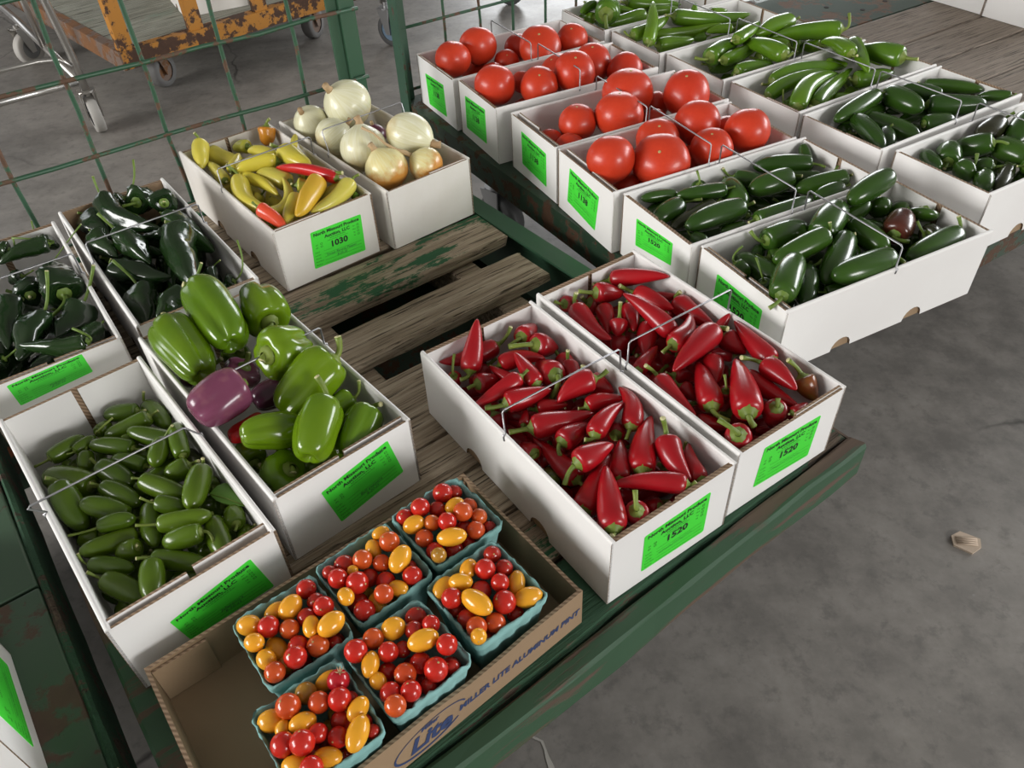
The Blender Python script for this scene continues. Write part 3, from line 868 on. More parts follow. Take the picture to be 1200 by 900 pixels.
carton(40, 'produce_box', 'white cardboard box at the top right, left of the joint', 'produce boxes with wire handles', (1.3076, 2.2990, 0.3821), 1.07529, 0.4, 0.192, 0.118)
carton(41, 'produce_box', 'white cardboard box at the top right corner, right of the joint', 'produce boxes with wire handles', (1.3967, 2.1233, 0.3821), 1.07529, 0.4, 0.192, 0.118)
carton(50, 'produce_box', 'white labelled box at the bottom left corner on the worn green deck', 'produce boxes with wire handles', (-0.5430, 0.3205, 0.3710), -2.19720, 0.4, 0.188, 0.118, lab=[(-0.052, 0.104), (0.06, 0.104), (0.06, 0.024), (-0.052, 0.024)])
carton(51, 'produce_box', 'white box end just above the labelled one at left edge', 'produce boxes with wire handles', (-0.6709, 0.4699, 0.3710), -2.19720, 0.4, 0.188, 0.118, lab=None)
carton(60, 'produce_box', 'pale grey-white box on the orange platform cart', None, (-1.0775, 3.1949, 0.2160), -0.48678, 0.4, 0.25, 0.16, 'used')

# ------------------------------------------------------------------ tray and pulp baskets
TFL, TFR, TBR, TBL = (-0.135, 0.2785), (0.267, 0.2945), (0.266, 0.513), (-0.133, 0.509)
TH_ = 0.064
TC = (0.066, 0.398)
T0 = A2W(*TC, DECK + 0.0015)
tray = thing('cardboard_tray', T0, 'shallow brown cardboard tray with navy lettering, holding six teal baskets', 'tray', None, -THA)
FL, FR, BR, BL = [(p[0] - TC[0], p[1] - TC[1], 0) for p in (TFL, TFR, TBR, TBL)]
t = 0.004
MB().prism([(p[0] * .985, p[1] * .985) for p in (FL, FR, BR, BL)], 0.0, 0.003).build('bottom_panel', ['kraft'], tray)


def wall(pts, zt, a, b, nm='side_panel', par=None):
    """a tray wall whose top edge wanders: pts along a-b"""
    a, b = Vector(a), Vector(b)
    d = (b - a).normalized()
    nn = Vector((-d.y, d.x, 0))
    mb = MB()
    vs = []
    for s, h in pts:
        p = a.lerp(b, s)
        for q, zz in ((0, 0.003), (t, 0.003), (t, h), (0, h)):
            vs.append(tuple(p + nn * q + Vector((0, 0, zz))))
    fs, ms = [], []
    for i in range(len(pts) - 1):
        for k_ in range(4):
            fs.append((i * 4 + k_, (i + 1) * 4 + k_, (i + 1) * 4 + (k_ + 1) % 4, i * 4 + (k_ + 1) % 4))
            ms.append(1 if k_ == 2 else 0)
    n_ = len(pts) - 1
    fs += [(3, 2, 1, 0), tuple(n_ * 4 + k_ for k_ in range(4))]
    ms += [1, 1]
    return mb.add(vs, fs, ms).build(nm, ['kraft', 'edge'], par or tray)


front = wall([(0, TH_), (0.3, TH_), (0.5, TH_ + 0.001), (0.62, TH_ - 0.004), (0.74, TH_ - 0.002), (0.80, TH_ + 0.001), (1, TH_ + 0.002)], 0, FL, FR)
wall([(0, TH_), (0.5, TH_ + 0.001), (1, TH_)], 0, BR, BL)
wall([(0, TH_), (1, TH_)], 0, FR, BR, 'end_panel')
left = wall([(0, TH_), (1, TH_)], 0, BL, FL, 'end_panel')
hx, hy = 0.199, 0.111
MB().box((-hx + t + 0.0005, hy - t - 0.0035, 0.004), (-hx + 0.062, hy - t - 0.0005, TH_ - 0.004), 0, {1: 1, 3: 1}).build('corner_flap', ['kraft', 'edge'], tray)
MB().box((hx - 0.05, hy - t - 0.0035, 0.004), (hx - t - 0.0005, hy - t - 0.0005, TH_ - 0.004), 0, {1: 1, 5: 1}).build('corner_flap', ['kraft', 'edge'], tray)
fdx, fdy = FR[0] - FL[0], FR[1] - FL[1]
tfw = lambda x, y, z: (x, FL[1] + fdy * (x - FL[0]) / fdx - 0.0005, y)
pr = MB()
put_text(pr, 'MILLER LITE ALUMINUM PINT', 0.1145, 0.0275, 0.0128, 0.00045, 0.18, 0.98, tf=tfw)
put_text(pr, 'Lite', -0.003, 0.018, 0.033, 0.0012, 0.35, 1.0, tf=tfw)
put_text(pr, 'Miller', -0.002, 0.045, 0.009, 0.0003, 0.25, 1.0, tf=tfw)
ring = []
for i in range(40):
    a = 2 * pi * i / 40
    wv_ = 0.0012 + 0.0018 * (0.5 - 0.5 * sin(a))
    ring.append(((0.043 * cos(a), 0.023 * sin(a)), ((0.043 - wv_) * cos(a), (0.023 - wv_) * sin(a))))
for i in range(34):
    (a, b), (c, d) = ring[(i + 3) % 40], ring[(i + 4) % 40]
    pr.add([tfw(p[0] - 0.003 + p[1] * 0.5, p[1] + 0.031, 0) for p in (a, c, d, b)], [(0, 1, 2, 3)])
pr.build('printed_lettering', ['blueink'], front)
pr2 = MB()
BASKETS = [(-0.1014, 0.4821, -0.6526, 0.093, 0.084, 'back right teal basket, nearest the red chili box'), (-0.1781, 0.4192, -0.6788, 0.093, 0.084, 'back middle teal basket between two other baskets'), (-0.0579, 0.387, -0.6439, 0.093, 0.084, 'front right teal basket above the printed lettering'), (-0.2543, 0.3548, -0.6264, 0.093, 0.084, 'back left teal basket beside the empty tray corner'), (-0.1361, 0.3194, -0.6613, 0.093, 0.084, 'front middle teal basket above the printed oval'), (-0.2144, 0.2571, -0.6264, 0.093, 0.084, 'front left teal basket cut by bottom picture edge')]


def basket(n, spec):
    cx, cy, th, Wt, Ht, lab = spec
    root = thing('pulp_basket', (cx, cy, DECK + 0.005), lab, 'basket', 'teal pulp baskets of cherry tomatoes', -th)
    mb = MB()
    r = random.Random(n)
    seg = 9

    def ringpts(h, s, wob):
        c = s * 0.16
        pts = []
        for sx, sy, a0 in ((1, -1, -pi / 2), (1, 1, 0), (-1, 1, pi / 2), (-1, -1, pi)):
            for i in range(4):
                a = a0 + (pi / 2) * i / 3
                pts.append((sx * (s - c) + c * cos(a), sy * (s - c) + c * sin(a)))
            # points along the straight side, alternating to give the ribs
            x0, y0 = pts[-1]
            nx = {(1, -1): (s, s - c), (1, 1): (-(s - c), s), (-1, 1): (-s, -(s - c)), (-1, -1): (s - c, -s)}[(sx, sy)]
            for i in range(1, 14):
                f = i / 14
                px, py = x0 + (nx[0] - x0) * f, y0 + (nx[1] - y0) * f
                m_ = wob * (1 if (i // 2) % 2 else 0)
                ln_ = math.hypot(px, py)
                pts.append((px * (1 + m_ / ln_), py * (1 + m_ / ln_)))
        return [(x, y, h) for x, y in pts]
    half = Wt / 2 - 0.0004
    rings = [ringpts(0.0, half - 0.014, 0), ringpts(0.004, half - 0.011, 0.0008), ringpts(Ht * 0.5, half - 0.006, 0.0016), ringpts(Ht - 0.014, half - 0.0022, 0.0016), ringpts(Ht - 0.010, half, 0), ringpts(Ht, half + 0.0006, 0), ringpts(Ht + 0.0003, half - 0.0014, 0), ringpts(Ht - 0.012, half - 0.0032, 0), ringpts(0.004, half - 0.0145, 0)]
    N = len(rings[0])
    vs = []
    for i, rg in enumerate(rings):
        for j, p in enumerate(rg):
            q = 0.0022 if i in (5, 6) else 0.0006
            jx, jy, jz = r.uniform(-q, q) * 0.5, r.uniform(-q, q) * 0.5, (r.uniform(-q, q) if i in (5, 6) else 0)
            vs.append((p[0] + jx, p[1] + jy, p[2] + jz))
    fs = [tuple(range(N - 1, -1, -1))]
    for i in range(len(rings) - 1):
        for j in range(N):
            fs.append((i * N + j, i * N + (j + 1) % N, (i + 1) * N + (j + 1) % N, (i + 1) * N + j))
    k0 = (len(rings) - 1) * N
    fs.append(tuple(k0 + j for j in range(N)))
    mb.add(vs, fs)
    mb.build('basket_wall', ['pulp'], root, True)


for n_, s_ in enumerate(BASKETS):
    basket(n_, s_)

# ------------------------------------------------------------------ vegetables
PRO = dict(
    chili=([.035, .0, .0, .03, .08, .16, .28, .42, .56, .70, .82, .91, .97, 1.0], [0, .35, .6, .85, .96, 1, .97, .88, .76, .61, .45, .29, .15, 0]),
    jalapeno=([.035, .0, .0, .03, .08, .18, .32, .48, .62, .75, .85, .92, .975, 1.0], [0, .35, .6, .80, .88, .95, 1, .99, .95, .86, .72, .54, .30, 0]),
    longgreen=([.03, .0, .0, .025, .07, .15, .28, .42, .56, .70, .82, .91, .97, 1.0], [0, .35, .6, .85, .95, 1, .97, .92, .84, .72, .56, .38, .2, 0]),
    banana=([.03, .0, .0, .03, .08, .16, .28, .42, .56, .70, .82, .91, .97, 1.0], [0, .35, .62, .88, .98, 1, .96, .93, .86, .75, .6, .42, .22, 0]),
    poblano=([.08, .03, .0, .02, .07, .15, .27, .40, .54, .68, .80, .90, .96, 1.0], [0, .35, .7, .90, .99, 1, .97, .89, .77, .62, .47, .31, .17, 0]),
    bell=([.15, .09, .025, .0, .03, .10, .20, .32, .44, .56, .68, .79, .88, .95, .99, 1.0, .97, .93], [0, .20, .42, .62, .80, .93, 1.0, 1.02, 1.0, .97, .93, .87, .78, .66, .50, .34, .17, 0]))
LOBES = dict(chili=(3, .015, .02), jalapeno=(3, .01, .008), longgreen=(3, .05, .05), banana=(3, .05, .05), poblano=(3, .11, .12), bell=(4, .22, .035))
CAL = dict(chili=[(-.06, .66), (.05, .55), (.16, .38), (.34, .24)], jalapeno=[(-.02, .46), (.04, .40), (.09, .25), (.2, .17)], longgreen=[(-.08, .66), (.05, .52), (.18, .30), (.36, .2)],
           banana=[(-.10, .66), (.04, .52), (.18, .30), (.4, .2)], poblano=[(.02, .34), (.0, .28), (.06, .18), (.2, .12)], bell=[(-.03, .36), (.04, .34), (.06, .22), (.14, .16)])
STEMR = dict(chili=.20, jalapeno=.14, longgreen=.16, banana=.17, poblano=.10, bell=.13)


def nrm(a):
    return a / (np.linalg.norm(a) + 1e-12)


def pepper_body(kind, B, T, r, bend, seed):
    q = random.Random(seed)
    ts, rs = PRO[kind]
    if kind in ('poblano', 'bell', 'longgreen', 'banana'):
        n_ = len(ts)
        xi = np.linspace(0, n_ - 1, n_ * 2 - 1)
        ts, rs = list(np.interp(xi, range(n_), ts)), list(np.interp(xi, range(n_), rs))
        ts[1:-1] = [(a_ + 2 * b_ + c_) / 4 for a_, b_, c_ in zip(ts, ts[1:], ts[2:])]
        rs[1:-1] = [(a_ + 2 * b_ + c_) / 4 for a_, b_, c_ in zip(rs, rs[1:], rs[2:])]
    ax = T - B
    L = np.linalg.norm(ax)
    mid = (B + T) / 2
    vd = nrm(mid - CAMP)
    pr_ = nrm(np.cross(vd, ax))
    Mp = mid + pr_ * bend * L * 1.6
    seg = 32 if kind == 'bell' else 16
    k, la, wob = LOBES[kind]
    ph = q.uniform(0, 6.28)
    p1, p2, p3 = q.uniform(0, 6), q.uniform(0, 6), q.uniform(0, 6)
    n = nrm(np.cross(ax, (0.3, 0.2, 1.0)))
    V = []
    kb = q.choice((3, 4, 4))
    for i, (t, rr) in enumerate(zip(ts, rs)):
        c = (1 - t) ** 2 * B + 2 * t * (1 - t) * Mp + t * t * T
        tg = nrm(2 * (1 - t) * (Mp - B) + 2 * t * (T - Mp))
        n = nrm(n - tg * np.dot(n, tg))
        b = np.cross(tg, n)
        c = c + (n * sin(t * 7 + p1) + b * cos(t * 6 + p2)) * r * wob * 0.9 * (t * (1 - t) * 4)
        if rr == 0:
            V.append(c)
            continue
        for j in range(seg):
            a = 2 * pi * j / seg
            f = 1.0
            if kind == 'bell':
                aa = a + 0.22 * sin(a + p1) + 0.12 * sin(t * 3 + p2)
                w_ = (aa * kb / (2 * pi) + ph) % kb
                u = (w_ % 1.0) - 0.5
                f -= (la + 0.05 * sin(int(w_) * 2.4 + p2)) * math.exp(-(u / 0.13) ** 2) * (0.45 + 0.75 * abs(t - .35) + 0.3 * t)
                f += 0.06 * sin(a + p3) + 0.03 * sin(a * 2 + t * 4 + p1)
            else:
                f += la * cos(k * a + ph) + wob * 0.6 * sin(a * 2 + t * 9 + p1) * (0.4 + 0.6 * t)
                if kind == 'poblano':
                    f += 0.07 * sin(a * 4 + t * 11 + p3) * sin(t * 8 + p1) + 0.045 * sin(a * 7 - t * 23 + p2) + 0.03 * sin(a * 3 + t * 31 + p1)
                    f *= (1.0 - 0.16 * (0.5 + 0.5 * cos(2 * a + p3)))
            V.append(c + (n * cos(a) + b * sin(a)) * rr * r * f)
    F = []
    m_ = len(ts) - 2
    for j in range(seg):
        F.append((0, 1 + (j + 1) % seg, 1 + j))
    for i in range(m_ - 1):
        for j in range(seg):
            F.append((1 + i * seg + j, 1 + i * seg + (j + 1) % seg, 1 + (i + 1) * seg + (j + 1) % seg, 1 + (i + 1) * seg + j))
    e = len(V) - 1
    for j in range(seg):
        F.append((1 + (m_ - 1) * seg + j, 1 + (m_ - 1) * seg + (j + 1) % seg, e))
    return V, F, nrm(2 * (Mp - B))


NAMES = dict(chili='red_chili_pepper', jalapeno='jalapeno_pepper', longgreen='green_chili_pepper', banana='banana_pepper', poblano='poblano_pepper', bell='bell_pepper', tomato='tomato', onion='onion', cherry='cherry_tomato')
CATS = dict(tomato='tomato', cherry='tomato', onion='onion')


def pepper(kind, box, B, T, r, S, bend, c, label, group, seed):
    B, T = np.array(B), np.array(T)
    V, F, t0 = pepper_body(kind, B, T, r, bend, seed)
    o = (B + T) / 2
    o[2] = min(p[2] for p in V)
    root = thing(NAMES[kind], tuple(o), label, 'pepper', group)
    off = tuple(o)
    mt = c or kind
    if kind == 'chili' and not c:
        mt = 'red'
    if kind == 'banana' and c == 'red':
        mt = 'brightred'
    if kind == 'bell' and c == 'red':
        mt = 'brightred'
    if kind == 'jalapeno' and not c and box != 'J':
        mt = 'darkjalapeno'
    MB().add(V, F).build('body', [mt], root, True, off)
    q = random.Random(seed + 9)
    out = -t0
    cal = MB()
    n = nrm(np.cross(out, (0.31, 0.2, 0.93)))
    b = np.cross(out, n)
    seg = 10
    vs, fs = [], []
    for i, (d, rr) in enumerate(CAL[kind]):
        for j in range(seg):
            a = 2 * pi * j / seg
            jag = (0.09 * (j % 2) if i == 0 else 0)
            vs.append(B + out * (d - jag) * r + (n * cos(a) + b * sin(a)) * rr * r * (1.06 if i == 0 else 1))
    for i in range(len(CAL[kind]) - 1):
        for j in range(seg):
            fs.append((i * seg + j, i * seg + (j + 1) % seg, (i + 1) * seg + (j + 1) % seg, (i + 1) * seg + j))
    sm = 'stemdark' if kind in ('poblano', 'jalapeno') and box != 'J' else 'stem'
    cal.add(vs, fs).build('calyx', [sm], root, True, off)
    s0 = B + out * r * (CAL[kind][-1][0] - .12)
    if S is None:
        ln = r * {'poblano': 1.3, 'bell': .6}.get(kind, 1.15)
        S = B + out * ln + np.array([q.uniform(-.25, .25), q.uniform(-.25, .25), q.uniform(0, .3)]) * r
    else:
        S = np.array(S)
    d = np.linalg.norm(S - s0)
    m1 = s0 + out * d * .45
    if d < r * .15:
        S = s0 + out * r * .3
        m1 = s0 + out * r * .15
    P = []
    for i in range(7):
        t = i / 6
        P.append((1 - t) ** 2 * s0 + 2 * t * (1 - t) * m1 + t * t * S)
    sr = STEMR[kind] * r
    MB().tube(P, [sr * 1.25, sr * 1.0, sr * .92, sr * .9, sr * .92, sr * 1.0, sr * 1.12], 7, 0, True, 1).build('stem', [sm, 'stemcut'], root, True, off)
    return root


def ball(kind, seed, var=0):
    """unit fruit, axis along z (the pole is the stem or neck end)"""
    q = random.Random(seed)
    nl, sg = (16, 22) if kind != 'cherry' else (10, 14)
    V, F = [], []
    ph, p2 = q.uniform(0, 6), q.uniform(0, 6)
    for i in range(nl + 1):
        th = pi * i / nl
        for j in range(sg):
            a = 2 * pi * j / sg
            s, c = sin(th), cos(th)
            rr = 1.0
            x, y, z = s * cos(a), s * sin(a), c
            if kind == 'tomato':
                rr = 1 + 0.028 * cos((4 + var % 2) * a + ph) * s * (0.6 + 0.4 * c) + 0.045 * cos(a + p2) * s + 0.035 * cos(2 * a + ph) * s
                dim = 0.05 * math.exp(-(th / 0.22) ** 2)
                pt = var * 0.10 * math.exp(-((pi - th) / 0.5) ** 2)
                z = c * (0.93 - dim) - pt
            elif kind == 'onion':
                z = c * 0.93 + 0.10 * math.exp(-(th / 0.30) ** 2) - 0.03 * math.exp(-((pi - th) / 0.2) ** 2)
                rr = 1 + 0.012 * cos(3 * a + ph)
            V.append((x * rr, y * rr, z))
    for i in range(nl):
        for j in range(sg):
            F.append((i * sg + j, (i + 1) * sg + j, (i + 1) * sg + (j + 1) % sg, i * sg + (j + 1) % sg))
    return V, F


BALLS = {}


def round_fruit(kind, box, C, ax, r, e, c, label, group, seed):
    q = random.Random(seed)
    root = thing(NAMES[kind], C, label, CATS[kind], group)
    rot = Vector(ax).to_track_quat('Z', 'Y')
    root.rotation_euler = rot.to_euler()
    mt = {'tomato': 'tomato', 'onion': {'': 'onion', 'purple': 'onionpurple'}.get(c, c), 'cherry': 'ch_' + (c or 'r')}[kind]
    var = seed % 4
    key = (kind, var, mt)
    if key not in BALLS:
        V, F = ball(kind, 40 + var, var / 3 if kind == 'tomato' else 0)
        BALLS[key] = MB().add(V, F).mesh('flesh', [mt], True)
    b = link('flesh', BALLS[key], root)
    b.scale = (r, r, r * e) if kind == 'cherry' else ((r, r, r) if e <= 1 else (r / e, r / e, r * 1.02))
    if kind == 'tomato' and e < 1:
        b.scale = (r * 1.04, r * 1.04, r * e)
    sz = b.scale[2]
    if kind == 'tomato':
        if 'scar' not in BALLS:
            BALLS['scar'] = MB().disc((0, 0, 0), (0, 0, 1), 1, 0.3, 10, prof=[(-.4, 1.0), (.15, .8), (.3, .35), (.25, 0)]).mesh('stem_scar', ['scar'], True)
        s = link('stem_scar', BALLS['scar'], root)
        s.location = (0, 0, sz * 0.88)
        s.scale = (r * .07,) * 3
    elif kind == 'cherry':
        k2 = 'cs' + ('x' if c == 'x' else '')
        if k2 not in BALLS:
            if c == 'x':
                mb = MB()
                for i in range(5):
                    a = i * 1.256
                    mb.tube([(0, 0, 0), (cos(a) * .25, sin(a) * .25, .08), (cos(a) * .5, sin(a) * .5, .25)], [.07, .06, .02], 5)
                mb.tube([(0, 0, 0), (0.03, 0, .3), (.1, 0, .6)], .06, 5)
                BALLS[k2] = mb.mesh('calyx', ['onionneck'], True)
            else:
                BALLS[k2] = MB().disc((0, 0, 0), (0, 0, 1), 1, 0.3, 7, prof=[(-.3, .14), (.02, .10), (.03, 0)]).mesh('stem_scar', ['scar'], True)
        s = link('calyx' if c == 'x' else 'stem_scar', BALLS[k2], root)
        s.location = (0, 0, sz * 0.985)
        s.scale = (r, r, r)
    else:
        z0 = sz * 0.98
        pth = [(0, 0, z0 - .006), (r * .02, 0, z0 + r * .15), (r * .09, r * .03, z0 + r * .32)]
        if box == 'O' and c == 'orangebot' and r < 0.037:
            pth += [(r * .3, 0, z0 + r * .8), (r * .5, r * .1, z0 + r * 1.5), (r * .55, r * .3, z0 + r * 2.3), (r * .55, r * .2, z0 + r * 3.0)]
        rr = [r * .22, r * .13, r * .15] + [r * .1, r * .07, r * .06, r * .09][:max(0, len(pth) - 3)]
        MB().tube(pth, rr, 8).build('neck', ['onionneck'], root, True)
        mb = MB()
        for i in range(9):
            a = q.uniform(0, 6.28)
            mb.tube([(cos(a) * r * .06, sin(a) * r * .06, -sz * .93), (cos(a) * r * .16, sin(a) * r * .16, -sz * 1.03)], [r * .02, r * .008], 4)
        mb.build('root_tuft', ['onionneck'], root, True)
    return root


PLACE = {'R1': 'left red chili box', 'R2': 'right red chili box', 'B': 'bell pepper box', 'J': 'small jalapeno box', 'P1': 'leftmost poblano box', 'P2': 'right poblano box', 'Y': 'banana pepper box', 'O': 'onion box', 'T1': 'rearmost tomato box', 'T2': 'second rearmost tomato box', 'T3': 'third tomato box', 'T4': 'frontmost tomato box', 'J1': 'jalapeno box beside tomatoes', 'J2': 'nearest large jalapeno box', 'C1': 'rearmost green chili box', 'C2': 'second green chili box', 'C3': 'third green chili box', 'C4': 'frontmost green chili box', 'J3': 'jalapeno box beside chilies', 'J4': 'rightmost jalapeno box', 'bk_a': 'back right basket', 'bk_b': 'back middle basket', 'bk_c': 'front right basket', 'bk_d': 'back left basket', 'bk_e': 'front middle basket', 'bk_f': 'front left basket'}
GROUP = {'chili': 'red chilies in the ', 'jalapeno': 'jalapenos in the ', 'longgreen': 'green chilies in the ', 'banana': 'peppers in the ', 'poblano': 'poblanos in the ', 'bell': 'bell peppers in the ', 'tomato': 'tomatoes in the ', 'onion': 'onions in the ', 'cherry': 'cherry tomatoes in the '}
